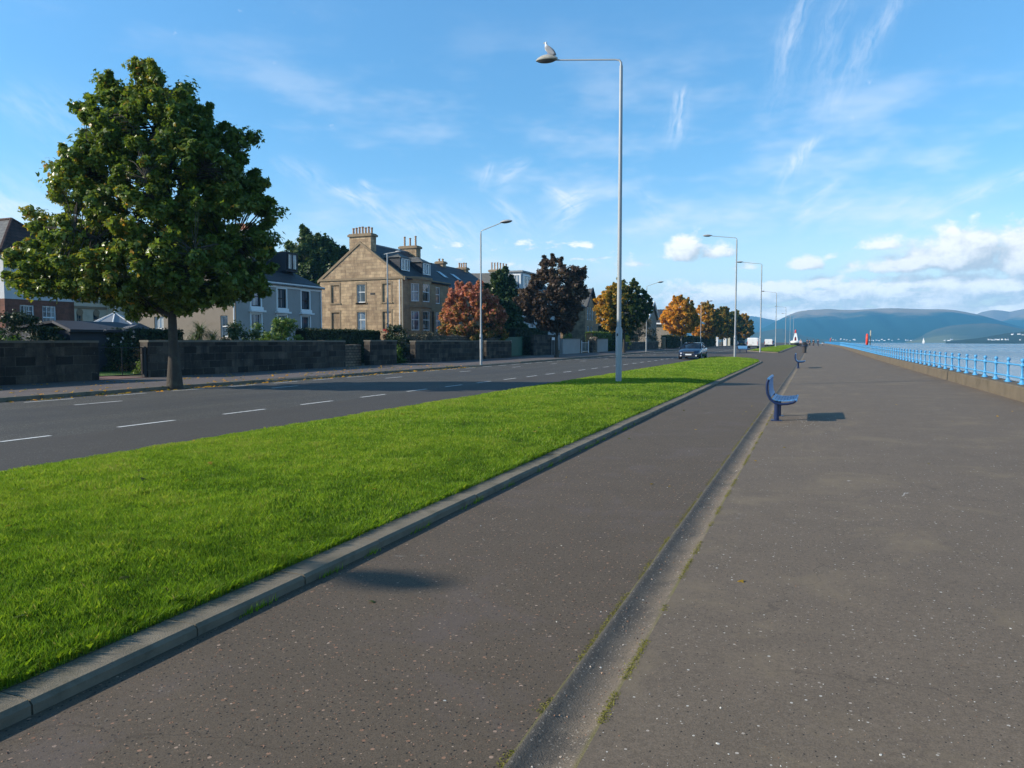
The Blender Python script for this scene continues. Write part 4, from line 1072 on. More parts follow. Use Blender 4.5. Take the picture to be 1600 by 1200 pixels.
# ------------------------------------------------------------------ vehicles
def wheel(t, x, y, r, wd=.2):
    m = MB(); m.lathe([(r * .62, -wd / 2), (r * .97, -wd / 2), (r, -wd / 2 + .03), (r, wd / 2 - .03), (r * .97, wd / 2), (r * .62, wd / 2)], (0, 0, 0), 20)
    m.v = [(x + z, y + a, r + b) for a, b, z in m.v]
    wl = m.build('wheel', M['rubber'], t, smooth=False)
    s = 1 if x > 0 else -1
    m = MB(); m.lathe([(.03, .0), (r * .55, .015), (r * .63, -.01)], (0, 0, 0), 16, cap=False)
    for k in range(5): a = k * 2 * math.pi / 5; m.box((math.cos(a) * r * .33, math.sin(a) * r * .33, .01), (r * .5, r * .14, .03), rz=a)
    m.v = [(x + s * (wd / 2 - .01 + z), y + a, r + b) for a, b, z in m.v]
    m.build('rim', M['galv'], wl)
def make_car(name, loc, rz, label, paint, L=4.8, Wd=1.86, H=1.44, plate='white', group=None, estate=False):
    """local +Y is the rear, -Y the front"""
    t = thing(name, loc, label, 'car', group, rz)
    h = Wd / 2; f = L / 2
    st = [(-f, .62, .60, .30), (-f + .06, .80, .68, .22), (-f + .25, .93, .76, .20), (-f + .75, .99, .87, .20), (-f + 1.35, 1.0, .955, .20), (-f + 1.7, 1.0, .985, .2), (0, 1.0, .99, .2), (f - 1.6, 1.0, 1.0, .2),
          (f - .9, .985, 1.02, .22), (f - .45, .96, 1.0, .26), (f - .1, .88, .93, .30), (f, .74, .80, .38)]
    m = MB(); rows = []
    for y, wv, zt, zb in st:
        w_ = h * wv
        rows.append([(-w_ * .86, y, zb), (-w_ * .97, y, zb + .1), (-w_, y, (zb + zt) / 2), (-w_ * .985, y, zt - .12), (-w_ * .93, y, zt - .03), (-w_ * .6, y, zt + .015), (0, y, zt + .03), (w_ * .6, y, zt + .015), (w_ * .93, y, zt - .03), (w_ * .985, y, zt - .12), (w_, y, (zb + zt) / 2), (w_ * .97, y, zb + .1), (w_ * .86, y, zb)])
    m.grid(rows, close=True); m.poly(rows[0]); m.poly(rows[-1][::-1])
    body = m.build('body', paint, t, smooth=True)
    # greenhouse
    c0, c1, c2, c3 = -f + 1.42, -f + 2.2, f - (1.35 if not estate else .55), f - (.75 if not estate else .2)
    gs = [(c0, .90, .90, .97), (c0 + .4, .86, .83, 1.24), (c1, .84, .74, H - .05), ((c1 + c2) / 2, .86, .73, H - .02), (c2, .85, .72, H - .07), ((c2 + c3) / 2, .85, .78, 1.22), (c3, .84, .84, 1.0)]
    m = MB(); rows = []
    for y, wb, wt, zt in gs:
        rows.append([(-h * wb, y, .93), (-h * (wb + wt) / 2, y, (.93 + zt) / 2 + .02), (-h * wt, y, zt), (0, y, zt + .03), (h * wt, y, zt), (h * (wb + wt) / 2, y, (.93 + zt) / 2 + .02), (h * wb, y, .93)])
    m.grid(rows); m.poly(rows[0]); m.poly(rows[-1][::-1]); m.build('windows', M['carglass'], t, smooth=True)
    m = MB(); rows = []
    for y, wt, zt in ((c1 - .05, .745, H - .055), ((c1 + c2) / 2, .735, H - .02), (c2 + .05, .725, H - .075)):
        rows.append([(-h * wt - .012, y, zt - .02), (-h * wt, y, zt + .014), (0, y, zt + .046), (h * wt, y, zt + .014), (h * wt + .012, y, zt - .02)])
    m.grid(rows); rf = m.build('roof', paint, t, smooth=True)
    m = MB()
    for s in (-1, 1):
        m.tube([(s * h * .9, c0 + .0, .97), (s * h * .80, c0 + .42, 1.25), (s * h * .745, c1 - .03, H - .04), (s * h * .735, (c1 + c2) / 2, H - .01), (s * h * .725, c2, H - .06), (s * h * .79, (c2 + c3) / 2, 1.23), (s * h * .85, c3, 1.0)], .028, 6)
        m.tube([(s * h * .885, (c1 + c2) / 2, .95), (s * h * .75, (c1 + c2) / 2, H - .03)], .03, 6)
    m.build('pillar', paint, t, smooth=True)
    for s in (-1, 1):
        for yy in (-f + .92, f - 1.0): wheel(t, s * (h - .10), yy, .325, .21)
        m = MB(); rows = []
        for k in range(7):
            u = k / 6; xx = s * h * (.42 + .48 * u); yy = -f + .05 + .33 * u * u; rows.append([(xx, yy - .035, .53 + .03 * u), (xx, yy - .01, .60 + .04 * u), (xx, yy + .05, .685 + .035 * u)])
        m.grid(rows); m.build('headlight', M['headlamp'], t, smooth=True)
        m = MB(); m.box((s * h * .74, f - .06, .78), (.34, .14, .15), rz=s * .28); m.build('tail_light', M['redlamp'], t, bevel=.02)
        m = MB(); m.lathe([(.02, -.07), (.08, -.05), (.09, .03), (.04, .07)], (0, 0, 0), 10, sx=1.3, sy=.7); m.v = [(x + s * (h + .09), y + c0 + .32, z + 1.0) for x, y, z in m.v]; m.build('mirror', paint, t, smooth=True)
        m = MB(); m.lathe([(.001, 0), (.07, 0), (.07, .03), (.001, .03)], (0, 0, 0), 12); m.v = [(s * h * .68 + a, -f + .0 - c, .34 + b) for a, b, c in m.v]; m.build('fog_lamp', M['headlamp'], t)
    m = MB(); m.prism([(-.42, .50), (.42, .50), (.46, .66), (-.46, .66)], (0, -f - .012, 0), (1, 0, 0), (0, 0, 1), (0, 1, 0), .06); g_ = m.build('grille', M['black'], t)
    m = MB(); m.tube([(-.44, -f - .02, .49), (.44, -f - .02, .49), (.48, -f - .01, .68), (-.48, -f - .01, .68), (-.44, -f - .02, .49)], .018, 6); m.build('grille_surround', M['chrome'], g_)
    m = MB(); m.box((0, -f - .03, .44), (.52, .02, .11)); m.build('number_plate', M['white'], t)
    m = MB(); m.box((0, -f + .02, .28), (h * 1.35, .1, .10)); m.build('lower_grille', M['black'], t, bevel=.02)
    m = MB(); m.box((0, f + .0, .62), (.52, .02, .11)); m.build('number_plate', simple('yellow_plate', (.6, .45, .05), .5) if 'yp' not in MATS else MATS['yp'], t)
    m = MB()
    for s in (-1, 1): m.box((s * (h * .995), .0, .8), (.012, 2.6, .02)); m.box((s * (h * 1.0), -.5, .86), (.02, .2, .03)); m.box((s * h * 1.0, .55, .86), (.02, .2, .03))
    m.build('door_handle', M['chrome'] if False else paint, t)
    return t
car1 = make_car('car', (-9.85, 67.0, G(67) - .01), R(-1.5), 'dark navy saloon car parked facing the camera beside the tip of the first verge', M['navy'], L=4.85, Wd=1.92, H=1.46)
make_car('car', (-10.3, 207.5, G(207)), 0, 'dark blue car parked facing the camera in front of the smaller white van', M['bluecar'], L=4.3, Wd=1.8, H=1.52, group='cars further along the road', estate=True)
make_car('car', (-17.4, 205, G(205)), R(180), 'dark grey car on the house side of the road left of the white van', M['darkcar'], L=4.3, Wd=1.8, H=1.48, group='cars further along the road', estate=True)
make_car('car', (-20.9, 224, G(224) + .0), R(180), 'silver car parked beside the last hedge behind the dark grey car', M['silvercar'], L=4.4, Wd=1.8, H=1.55, group='cars further along the road', estate=True)

def make_van(loc, rz, label, L=5.0, Wd=1.96, H=1.98, group='white vans parked along the road'):
    """+Y front, rear doors face -Y"""
    t = thing('van', loc, label, 'van', group, rz)
    h = Wd / 2
    side = [(-L / 2, .42), (-L / 2, H - .22), (-L / 2 + .09, H - .03), (-L / 2 + .3, H), (L / 2 - 1.9, H), (L / 2 - 1.45, H - .08), (L / 2 - .75, 1.22), (L / 2 - .12, .98), (L / 2, .8), (L / 2, .42)]
    m = MB(); rows = []
    for xx, sc_ in ((-h * .92, .975), (-h, .96), (-h, .0)): pass
    lay = [(-h * .86, 0.0), (-h * .93, -.03), (-h, -.12)]
    secs = []
    for y, z in side: secs.append((y, z))
    rows = []
    for xx, dz_ in ((-h, -.10), (-h * .95, -.025), (-h * .85, 0), (0, .015), (h * .85, 0), (h * .95, -.025), (h, -.10)):
        rows.append([(xx * (1 - .05 * max(0, (z - 1.0))), y, z + (dz_ if z > 1.2 else 0)) for y, z in side])
    m.grid(rows); m.poly(rows[0]); m.poly(rows[-1][::-1])
    m.build('body', M['vanwhite'], t, smooth=False, bevel=.03)
    m = MB()
    for s in (-1, 1): m.box((s * h * .46, -L / 2 - .004, 1.15), (h * .86, .03, 1.38))
    d = m.build('rear_door', M['vanwhite'], t, bevel=.012)
    m = MB(); m.box((.07, -L / 2 - .03, 1.02), (.05, .03, .16)); m.build('handle', M['black'], d)
    m = MB(); m.box((-.42, -L / 2 - .03, .66), (.50, .02, .11)); m.build('number_plate', simple('van_plate', (.42, .40, .3), .5), t)
    m = MB(); m.box((0, -L / 2 - .03, .42), (Wd * .98, .2, .20)); m.build('rear_bumper', M['black'], t, bevel=.03)
    for s in (-1, 1):
        m = MB(); m.box((s * h * .95, -L / 2 - .005, .98), (.09, .06, .62)); m.build('tail_light', M['redlamp'], t, bevel=.012)
        for yy in (-L / 2 + .95, L / 2 - .85): wheel(t, s * (h - .13), yy, .33, .21)
        m = MB(); m.box((s * (h + .12), L / 2 - 1.25, 1.22), (.2, .1, .28)); m.build('mirror', M['black'], t, bevel=.03)
        m = MB(); m.box((s * h * .965, L / 2 - 1.35, 1.28), (.02, .8, .42)); m.build('side_window', M['carglass'], t)
        m = MB(); m.box((s * h * .7, L / 2 - .03, .82), (.36, .1, .2)); m.build('headlight', M['headlamp'], t, bevel=.02)
    m = MB(); m.poly([(-h * .85, L / 2 - 1.44, H - .08), (h * .85, L / 2 - 1.44, H - .08), (h * .92, L / 2 - .72, 1.24), (-h * .92, L / 2 - .72, 1.24)]); m.v = [(x, y + .03, z + .02) for x, y, z in m.v]; m.build('windscreen', M['carglass'], t)
    m = MB(); m.box((0, 0, .40), (Wd * .9, L * .95, .14)); m.build('underbody', M['black'], t)
    return t
make_van((-10.55, 149.0, G(149)), 0, 'larger white van, rear doors facing the camera, just left of the second verge lamp', L=5.0)
make_van((-10.2, 196.0, G(196)), 0, 'smaller white van parked further along the road, half behind the next lamp post', L=4.5, Wd=1.84, H=1.85)
make_van((-39.6, 53.2, .25), 0, 'white van parked behind the walls, only its roof showing beside the sandstone gable', H=2.42, L=5.2, group=None)

# navigation buoy on the grass
bx, by = -4.6, 226.0
t = thing('navigation_buoy', (bx, by, G(by)), 'big white and black navigation buoy with a red top set up on the grass end', 'buoy')
m = MB(); m.lathe([(1.05, 0), (1.22, .25), (1.22, .82)], n=24); m.build('hull', M['black'], t, smooth=False)
m = MB(); m.lathe([(1.23, .82), (1.36, 1.0), (1.36, 1.22), (1.2, 1.42), (.9, 1.5)], n=24); m.build('deck_band', M['white'], t)
m = MB()
for k in range(4):
    a = math.pi / 4 + k * math.pi / 2
    a2 = a + math.pi / 2
    P0, P1 = (math.cos(a) * .95, math.sin(a) * .95), (math.cos(a2) * .95, math.sin(a2) * .95)
    T0, T1 = (math.cos(a) * .36, math.sin(a) * .36), (math.cos(a2) * .36, math.sin(a2) * .36)
    def lp(u, v): 
        bx_ = [P0[i] + (P1[i] - P0[i]) * u for i in (0, 1)]; tx_ = [T0[i] + (T1[i] - T0[i]) * u for i in (0, 1)]
        return (bx_[0] + (tx_[0] - bx_[0]) * v, bx_[1] + (tx_[1] - bx_[1]) * v, 1.5 + 2.2 * v)
    m.poly([lp(0, 0), lp(.27, 0), lp(.30, .42), lp(.5, .55), lp(.5, 1), lp(0, 1)]); m.poly([lp(1, 0), lp(1, 1), lp(.5, 1), lp(.5, .55), lp(.70, .42), lp(.73, 0)])
m.build('tower', M['white'], t)
m = MB(); m.lathe([(.38, 1.5), (.34, 2.5)], n=12); m.build('lantern_drum', M['red'], t)
m = MB(); m.lathe([(.40, 3.7), (.42, 3.78), (.16, 3.85), (.15, 4.2)], n=14); m.build('top_cap', M['red'], t)
m = MB(); m.poly([(-.35, 0, 4.15), (.35, 0, 4.15), (0, 0, 4.75)]); m.poly([(0, -.35, 4.15), (0, .35, 4.15), (0, 0, 4.75)]); m.lathe([(.3, 4.14), (.16, 4.45), (.01, 4.75)], n=10); m.build('top_mark', M['red'], t)

# ------------------------------------------------------------------ people
def skin_mesh(name, nodes, edges, mt, parent, sub=1):
    me = bpy.data.meshes.new(name); me.from_pydata([n[0] for n in nodes], edges, [])
    o = link_mesh(name, me, mt, parent)
    bm = bmesh.new(); bm.from_mesh(me); ly = bm.verts.layers.skin.verify()
    for v, n in zip(bm.verts, nodes):
        r = n[1]; v[ly].radius = (r, r) if not hasattr(r, '__len__') else r
        v[ly].use_root = (v.index == 0)
    bm.to_mesh(me); bm.free()
    o.modifiers.new('skin', 'SKIN'); s_ = o.modifiers.new('sub', 'SUBSURF'); s_.levels = sub; s_.render_levels = sub
    return o
def person(loc, rz, label, top, legs, hair, stride=.22, group='people walking on the promenade', hold=None, h=1.72):
    t = thing('person', loc, label, 'person', group, rz); k = h / 1.72
    def P(*a): return tuple(q * k for q in a)
    n = [(P(0, 0, .93), (.13 * k, .10 * k)), (P(0, .01, 1.12), (.125 * k, .09 * k)), (P(0, .0, 1.36), (.15 * k, .10 * k)), (P(0, 0, 1.47), .055 * k), (P(0, -.01, 1.56), .075 * k), (P(0, -.01, 1.66), .085 * k), (P(0, 0, 1.715), .04 * k)]
    e = [(0, 1), (1, 2), (2, 3), (3, 4), (4, 5), (5, 6)]
    for s, dy in ((-1, -stride), (1, stride)):
        i = len(n); n += [(P(s * .095, 0, .86), .085 * k), (P(s * .10, dy * .45 - .03, .50), .06 * k), (P(s * .10, dy, .09), .042 * k), (P(s * .11, dy - .14, .035), .035 * k)]
        e += [(0, i), (i, i + 1), (i + 1, i + 2), (i + 2, i + 3)]
        i = len(n); ay = -dy * .8
        n += [(P(s * .185, 0, 1.40), .052 * k), (P(s * .235, ay * .35 + .03, 1.13), .042 * k), (P(s * .24, ay - .02, .90), .03 * k), (P(s * .24, ay - .03, .83), (.018 * k, .036 * k))]
        e += [(2, i), (i, i + 1), (i + 1, i + 2), (i + 2, i + 3)]
        j = i + 3
        for q, (oy, ln) in enumerate(((-.028, .075), (-.010, .088), (.010, .083), (.027, .066))):
            a0 = len(n); n += [(P(s * .238, ay - .03 + oy, .79), .009 * k), (P(s * .225, ay - .03 + oy, .79 - ln), .007 * k)]; e += [(j, a0), (a0, a0 + 1)]
        a0 = len(n); n += [(P(s * .225, ay - .075, .80), .009 * k), (P(s * .22, ay - .085, .76), .008 * k)]; e += [(j, a0), (a0, a0 + 1)]
    skin_mesh('body', n, e, M['skin'], t)
    n = [(P(0, 0, .90), (.165 * k, .13 * k)), (P(0, .01, 1.12), (.155 * k, .115 * k)), (P(0, 0, 1.36), (.175 * k, .12 * k)), (P(0, 0, 1.47), .075 * k)]; e = [(0, 1), (1, 2), (2, 3)]
    for s, dy in ((-1, -stride), (1, stride)):
        i = len(n); ay = -dy * .8
        n += [(P(s * .19, 0, 1.40), .068 * k), (P(s * .24, ay * .35 + .03, 1.13), .058 * k), (P(s * .243, ay - .02, .89), .045 * k)]; e += [(2, i), (i, i + 1), (i + 1, i + 2)]
    skin_mesh('jacket', n, e, top, t)
    n = [(P(0, 0, .95), (.15 * k, .12 * k)), (P(0, 0, .88), (.15 * k, .12 * k))]; e = [(0, 1)]
    for s, dy in ((-1, -stride), (1, stride)):
        i = len(n); n += [(P(s * .10, 0, .80), .098 * k), (P(s * .10, dy * .45 - .03, .50), .074 * k), (P(s * .10, dy, .10), .056 * k)]; e += [(1, i), (i, i + 1), (i + 1, i + 2)]
    skin_mesh('trousers', n, e, legs, t)
    m = MB(); m.lathe([(.06, -.10), (.098, -.03), (.10, .03), (.07, .085), (.01, .10)], P(0, .018, 1.655), 12); m.build('hair', hair, t, smooth=True)
    m = MB(); m.tube([P(0, -.085, 1.63), P(0, -.107, 1.605)], [.008, .012], 6)
    m.build('nose', M['skin'], t)
    return t
cl_pink = simple('pink_top', (.62, .45, .45), .8); cl_black = simple('black_cloth', (.012, .013, .018), .85); cl_navy = simple('navy_cloth', (.03, .05, .10), .85)
cl_grey = simple('grey_cloth', (.10, .11, .13), .85); hair_d = simple('dark_hair', (.03, .02, .015), .7); hair_f = simple('fair_hair', (.42, .34, .24), .7); cl_white = simple('white_top', (.7, .7, .7), .8)
person((-2.35, 165.0, G(165)), R(180), 'person in a pale pink top and dark trousers walking left of the litter bin', cl_pink, cl_black, hair_f)
person((-1.1, 168.0, G(168) + .01), R(180), 'person in a dark jacket half hidden behind the litter bin', cl_navy, cl_grey, hair_d)
person((-.75, 205.0, G(205) + .01), R(0), 'person in black just right of the litter bin, furthest from the camera', cl_black, cl_black, hair_d)
person((.15, 187.0, G(187) + .02), R(0), 'person in black coat, left one of the pair walking together', cl_black, cl_black, hair_d)
person((1.12, 187.5, G(187) + .04), R(0), 'person in a navy jacket and grey trousers, right one of the pair walking together', cl_navy, cl_grey, hair_d)
person((2.3, 200, G(200) + .05), R(30), 'small child in a white top walking by the railing', cl_white, cl_navy, hair_d, h=1.1, stride=.15)
# ------------------------------------------------------------------ garden walls
def garden_wall(label, pts, base, top, mat_='blackwall', thick=.42, cope=True, name='garden_wall', rough=0.0, group=None, off=.0):
    """pts: front face polyline; thickness runs towards -X side (left of travel)"""
    P0 = (pts[0][0], (pts[0][1] + pts[-1][1]) / 2, G(pts[0][1]) + base)
    t = thing(name, P0, label, 'wall', group)
    m = MB(); c = MB()
    for (x0, y0), (x1, y1) in zip(pts, pts[1:]):
        L = math.hypot(x1 - x0, y1 - y0); u = Vector(((x1 - x0) / L, (y1 - y0) / L, 0)); n = Vector((-u.y, u.x, 0))
        nseg = max(1, int(L / 1.2)); rows = []
        for k in range(nseg + 1):
            p = Vector((x0, y0, 0)) + u * (L * k / nseg); z0 = G(p.y); jt = random.uniform(-rough, rough); jx = random.uniform(-rough, rough) * .5
            rows.append([(p.x - n.x * jx, p.y - n.y * jx, z0 + base - .3), (p.x - n.x * jx * .3, p.y - n.y * jx * .3, z0 + top + jt), (p.x + n.x * thick, p.y + n.y * thick, z0 + top + jt), (p.x + n.x * thick, p.y + n.y * thick, z0 + base - .3)])
        m.grid(rows); m.poly(rows[0]); m.poly(rows[-1][::-1])
        if cope:
            k = 0; d = 0
            while d < L - .2:
                l = min(random.uniform(.75, 1.15), L - d)
                a = Vector((x0, y0, 0)) + u * (d + .006) - n * .05; z0 = G(a.y) + top + .001
                c.obox((a.x, a.y, z0), u, n, l - .012, thick + .1, .085 + random.uniform(-.006, .006)); d += l
    m.build('wall_body', M[mat_], t, off=P0)
    if cope: c.build('coping', M['coping'], t, off=P0)
    return t
WXL = -25.5
garden_wall('blackened stone garden wall at the left edge, left of the lawn gateway', [(WXL, 6.0), (WXL, 20.28)], .1, 1.55)
garden_wall('long blackened stone garden wall right behind the big tree trunk', [(WXL, 22.55), (WXL, 36.5)], .1, 1.57)
garden_wall('set back stretch of pale rubble wall between two blackened walls', [(-26.3, 36.3), (-26.3, 39.3)], .1, 1.42, 'rubble', .4, False, rough=.06)
garden_wall('short blackened wall block between the rubble stretch and the planted gap', [(WXL, 39.1), (WXL, 42.3)], .1, 1.60)
garden_wall('blackened garden wall behind the left hand pavement lamp, in front of the red tree', [(WXL, 44.75), (WXL, 56.2)], .1, 1.57)
garden_wall('last blackened wall panel right of the pavement lamp, ending at the green gate', [(WXL, 56.75), (WXL, 62.4)], .1, 1.57)
garden_wall('higher old rubble wall with an uneven top behind the blackened walls', [(-28.6, 47.5), (-28.6, 67.0)], .1, 2.02, 'rubble', .5, False, rough=.10)
garden_wall('dark brown boundary wall with the white street name plate, left of the dark purple tree', [(-27.0, 72.2), (-26.2, 77.4)], .1, 2.25, 'blackwall', .4, False)
garden_wall('grey garden wall right of the dark purple tree, ending at the white gate', [(-25.7, 77.9), (-25.6, 84.2)], .1, 1.78, 'harl_grey', .35)
garden_wall('short grey garden wall between the stone gate pillar and the bushes', [(-25.6, 90.4), (-25.6, 97.0)], .1, 1.75, 'harl_grey', .35)
garden_wall('low dark garden wall below the yellow shrub', [(-24.6, 98.5), (-24.0, 124)], .1, 1.25, 'blackwall', .35)

# gateway at the left: thin metal gate with a dark post
t = thing('garden_gate', (-25.6, 21.4, .1), 'low dark wire mesh gate in the left gateway, lawn showing through', 'gate')
m = MB()
for a, b in (((0, -1.05, .15), (0, -1.05, 1.25)), ((0, .98, .15), (0, .98, 1.25)), ((0, -1.05, 1.25), (0, .98, 1.25)), ((0, -1.05, .15), (0, .98, .15)), ((0, 0, .15), (0, 0, 1.25))): m.tube([a, b], .018, 6)
m.build('gate_frame', M['black'], t)
m = MB()
for k in range(18): yy = -1.0 + k * .115; m.tube([(0, yy, .16), (0, yy, 1.24)], .0035, 4, cap=False)
for k in range(7): m.tube([(0, -1.04, .25 + k * .15), (0, .97, .25 + k * .15)], .003, 4, cap=False)
m.build('mesh_panel', M['black'], t)
m = MB(); m.box((0, 1.06, .62), (.12, .12, 1.34)); m.build('post', M['black'], t, bevel=.01)
strip('garden_lawn', [-32.5, -30, -28.0], [21.5, 24, 27, 31], lambda x, y: .13, M['lawn'])
strip('garden_path', [-28.0, -25.4], [19.9, 22.6], lambda x, y: .125, simple('red_path', (.17, .09, .075), .9, var=.3, scale=8))
# white metal gate and stone pillars further along
t = thing('garden_gate', (-25.5, 86.0, G(86) + .1), 'white metal garden gate between the grey wall and the stone pillar', 'gate')
m = MB()
for yy in (-1.5, 1.4): m.box((0, yy, .75), (.09, .09, 1.5))
for zz in (.2, 1.25): m.tube([(0, -1.5, zz), (0, 1.4, zz)], .025, 6)
m.build('gate_frame', M['white'], t)
m = MB()
for k in range(15): m.tube([(0, -1.4 + k * .2, .2), (0, -1.4 + k * .2, 1.25)], .013, 5)
m.build('bars', M['galv'], t)
def pillar(x, y, wd, h, mt, label, cat='gate pillar'):
    t = thing('gate_pillar', (x, y, G(y) + .09), label, cat)
    m = MB(); m.box((0, 0, h / 2), (wd, wd, h)); m.build('shaft', mt, t, bevel=.02)
    m = MB(); m.box((0, 0, h + .06), (wd + .12, wd + .12, .12), taper=1.0); m.lathe([((wd + .1) * .66, .12), (.02, .28)], (0, 0, h), 4); m.build('cap', mt if mt is not M['blackwall'] else M['coping'], t)
    return t
pillar(-25.4, 89.6, .62, 1.75, M['rubble'], 'pale stone gate pillar right of the white metal gate')
pillar(-25.3, 87.9, .3, 1.7, M['blackwall'], 'dark narrow gate pillar right beside the white metal gate')
pillar(-23.6, 126.6, .5, 1.75, M['trimstone'], 'brown stone gate pillar at the left end of the long dark hedge')
pillar(-22.2, 189.5, .75, 2.0, M['white'], 'left one of the white painted gate pillars behind the parked navy car')
pillar(-21.9, 205.5, .75, 2.0, M['white'], 'right one of the white painted gate pillars behind the parked navy car')
pillar(-21.6, 213.0, .6, 2.6, M['wood_pale'], 'tall pale narrow pillar right of the white painted gate pillars')
# green gate
t = thing('green_gate', (-28.0, 66.6, .15), 'dark green boarded gate at the end of the blackened walls', 'gate')
m = MB(); m.box((0, 2.2, .95), (.08, 4.6, 1.9))
for k in range(24): m.box((.05, 0.0 + k * .195, .95), (.03, .17, 1.86))
m.build('boarding', M['green_door'], t)
m = MB()
for yy in (-.15, 4.55): m.box((0, yy, 1.0), (.16, .16, 2.0))
m.build('post', M['green_door'], t)
m = MB(); m.box((.09, 1.6, 1.45), (.03, .22, .22)); m.build('notice', M['white'], t)
# street name plate
t = thing('street_sign', (-26.22, 76.2, G(76) + .1), 'white street name plate on the dark wall left of the purple tree trunk', 'sign')
m = MB(); m.box((0, 0, 1.72), (.03, .95, .30)); m.build('plate', M['white'], t, bevel=.006)
m = MB()
for yy in (-.36, .36): m.box((-.03, yy, .9), (.05, .06, 1.9))
m.build('bracket', M['galv'], t)

# ------------------------------------------------------------------ houses
UP = Vector((0, 0, 1))
class House:
    def __init__(s, name, loc, label, cat='house', group=None):
        s.o = loc; s.root = thing(name, loc, label, cat, group); s.parts = {}
    def part(s, name, mb, mat_, parent=None, **k):
        return mb.build(name, mat_, parent or s.root, off=s.o, **k)
    def wall(s, name, P, u, n, Wd, H, ops, mat_, depth=.16, top=None):
        """ops: (x0,z0,x1,z1) openings in wall coordinates"""
        m = MB(); P = Vector(P); u = Vector(u); n = Vector(n)
        xs = sorted({0, Wd, *[o[0] for o in ops], *[o[2] for o in ops]}); zs = sorted({0, H, *[o[1] for o in ops], *[o[3] for o in ops]})
        for x0, x1 in zip(xs, xs[1:]):
            for z0, z1 in zip(zs, zs[1:]):
                cx, cz = (x0 + x1) / 2, (z0 + z1) / 2
                if any(o[0] < cx < o[2] and o[1] < cz < o[3] for o in ops): continue
                m.poly([P + u * x0 + UP * z0, P + u * x1 + UP * z0, P + u * x1 + UP * z1, P + u * x0 + UP * z1])
        for o in ops:
            q = [(o[0], o[1]), (o[2], o[1]), (o[2], o[3]), (o[0], o[3])]
            for k in range(4):
                a, b = q[k], q[(k + 1) % 4]
                m.poly([P + u * a[0] + UP * a[1], P + u * b[0] + UP * b[1], P + u * b[0] + UP * b[1] - n * depth, P + u * a[0] + UP * a[1] - n * depth])
        if top: m.poly([P + u * x + UP * z for x, z in top])
        return s.part(name, m, mat_)
    def window(s, P, u, n, x0, z0, x1, z1, depth=.14, frame='white_frame', glass='glass', fw=.07, rail=.5, bars=0, sill=None, split=None):
        P = Vector(P); u = Vector(u); n = Vector(n)
        Q = P - n * depth
        m = MB()
        def bar(a, b, c, d): m.obox(Q + u * a + UP * b, u, n, c - a, .07, d - b)
        bar(x0, z0, x0 + fw, z1); bar(x1 - fw, z0, x1, z1); bar(x0 + fw, z0, x1 - fw, z0 + fw * 1.2); bar(x0 + fw, z1 - fw, x1 - fw, z1)
        if rail: zr = z0 + (z1 - z0) * rail; bar(x0 + fw, zr - .035, x1 - fw, zr + .035)
        for k in range(bars): xx = x0 + (x1 - x0) * (k + 1) / (bars + 1); bar(xx - .02, z0 + fw * 1.2, xx + .02, z1 - fw)
        wn = s.part('window', m, M[frame])
        g = MB(); g.poly([Q + u * x0 + UP * z0 + n * .02, Q + u * x1 + UP * z0 + n * .02, Q + u * x1 + UP * z1 + n * .02, Q + u * x0 + UP * z1 + n * .02]); s.part('pane', g, M[glass], wn)
        if sill:
            q = MB(); q.obox(P + u * (x0 - .12) + UP * (z0 - .14) - n * .1, u, n, x1 - x0 + .24, .17, .13); s.part('sill', q, M[sill], wn)
        return wn
    def block(s, P, u, n, x0, z0, x1, z1, mat_, depth=.16):
        P = Vector(P); u = Vector(u); n = Vector(n); Q = P - n * (depth - .004)
        m = MB(); m.poly([Q + u * x0 + UP * z0, Q + u * x1 + UP * z0, Q + u * x1 + UP * z1, Q + u * x0 + UP * z1])
        s.part('blocked_window', m, M[mat_])
    def box(s, name, a, b, mat_, parent=None, **k):
        m = MB(); m.box(((a[0] + b[0]) / 2, (a[1] + b[1]) / 2, (a[2] + b[2]) / 2), (b[0] - a[0], b[1] - a[1], b[2] - a[2])); return s.part(name, m, M[mat_], parent, **k)
    def chimney(s, a, b, top, mat_, pots, pot_mat='terracotta', along='x', rows=1, parent=None, ph=.62):
        c = s.box('chimney', a, (b[0], b[1], top), mat_, parent)
        m = MB(); m.box(((a[0] + b[0]) / 2, (a[1] + b[1]) / 2, top + .1), (b[0] - a[0] + .26, b[1] - a[1] + .26, .2)); m.box(((a[0] + b[0]) / 2, (a[1] + b[1]) / 2, top + .24), (b[0] - a[0] + .08, b[1] - a[1] + .08, .09)); s.part('cap', m, M['trimstone'] if mat_ != 'harl_grey' else M['harl_grey'], c)
        for k in range(pots):
            u = (k + .5) / pots
            x = a[0] + (b[0] - a[0]) * (u if along == 'x' else .5); y = a[1] + (b[1] - a[1]) * (u if along == 'y' else .5)
            hgt = ph * random.uniform(.85, 1.15)
            m = MB(); m.lathe([(.125, 0), (.10, .1), (.095, hgt - .12), (.13, hgt - .08), (.12, hgt)], (x, y, top + .28), 10); s.part('chimney_pot', m, M[pot_mat], c, smooth=False)
        return c
    def slab(s, name, pts, mat_, th=.12, parent=None):
        n = (Vector(pts[1]) - Vector(pts[0])).cross(Vector(pts[2]) - Vector(pts[0])).normalized()
        if n.z < 0: n = -n
        m = MB(); a = [Vector(p) for p in pts]; b = [p - n * th for p in a]
        m.poly(a); m.poly(b[::-1])
        for i in range(len(a)): m.poly([a[i], a[(i + 1) % len(a)], b[(i + 1) % len(a)], b[i]])
        return s.part(name, m, M[mat_], parent)

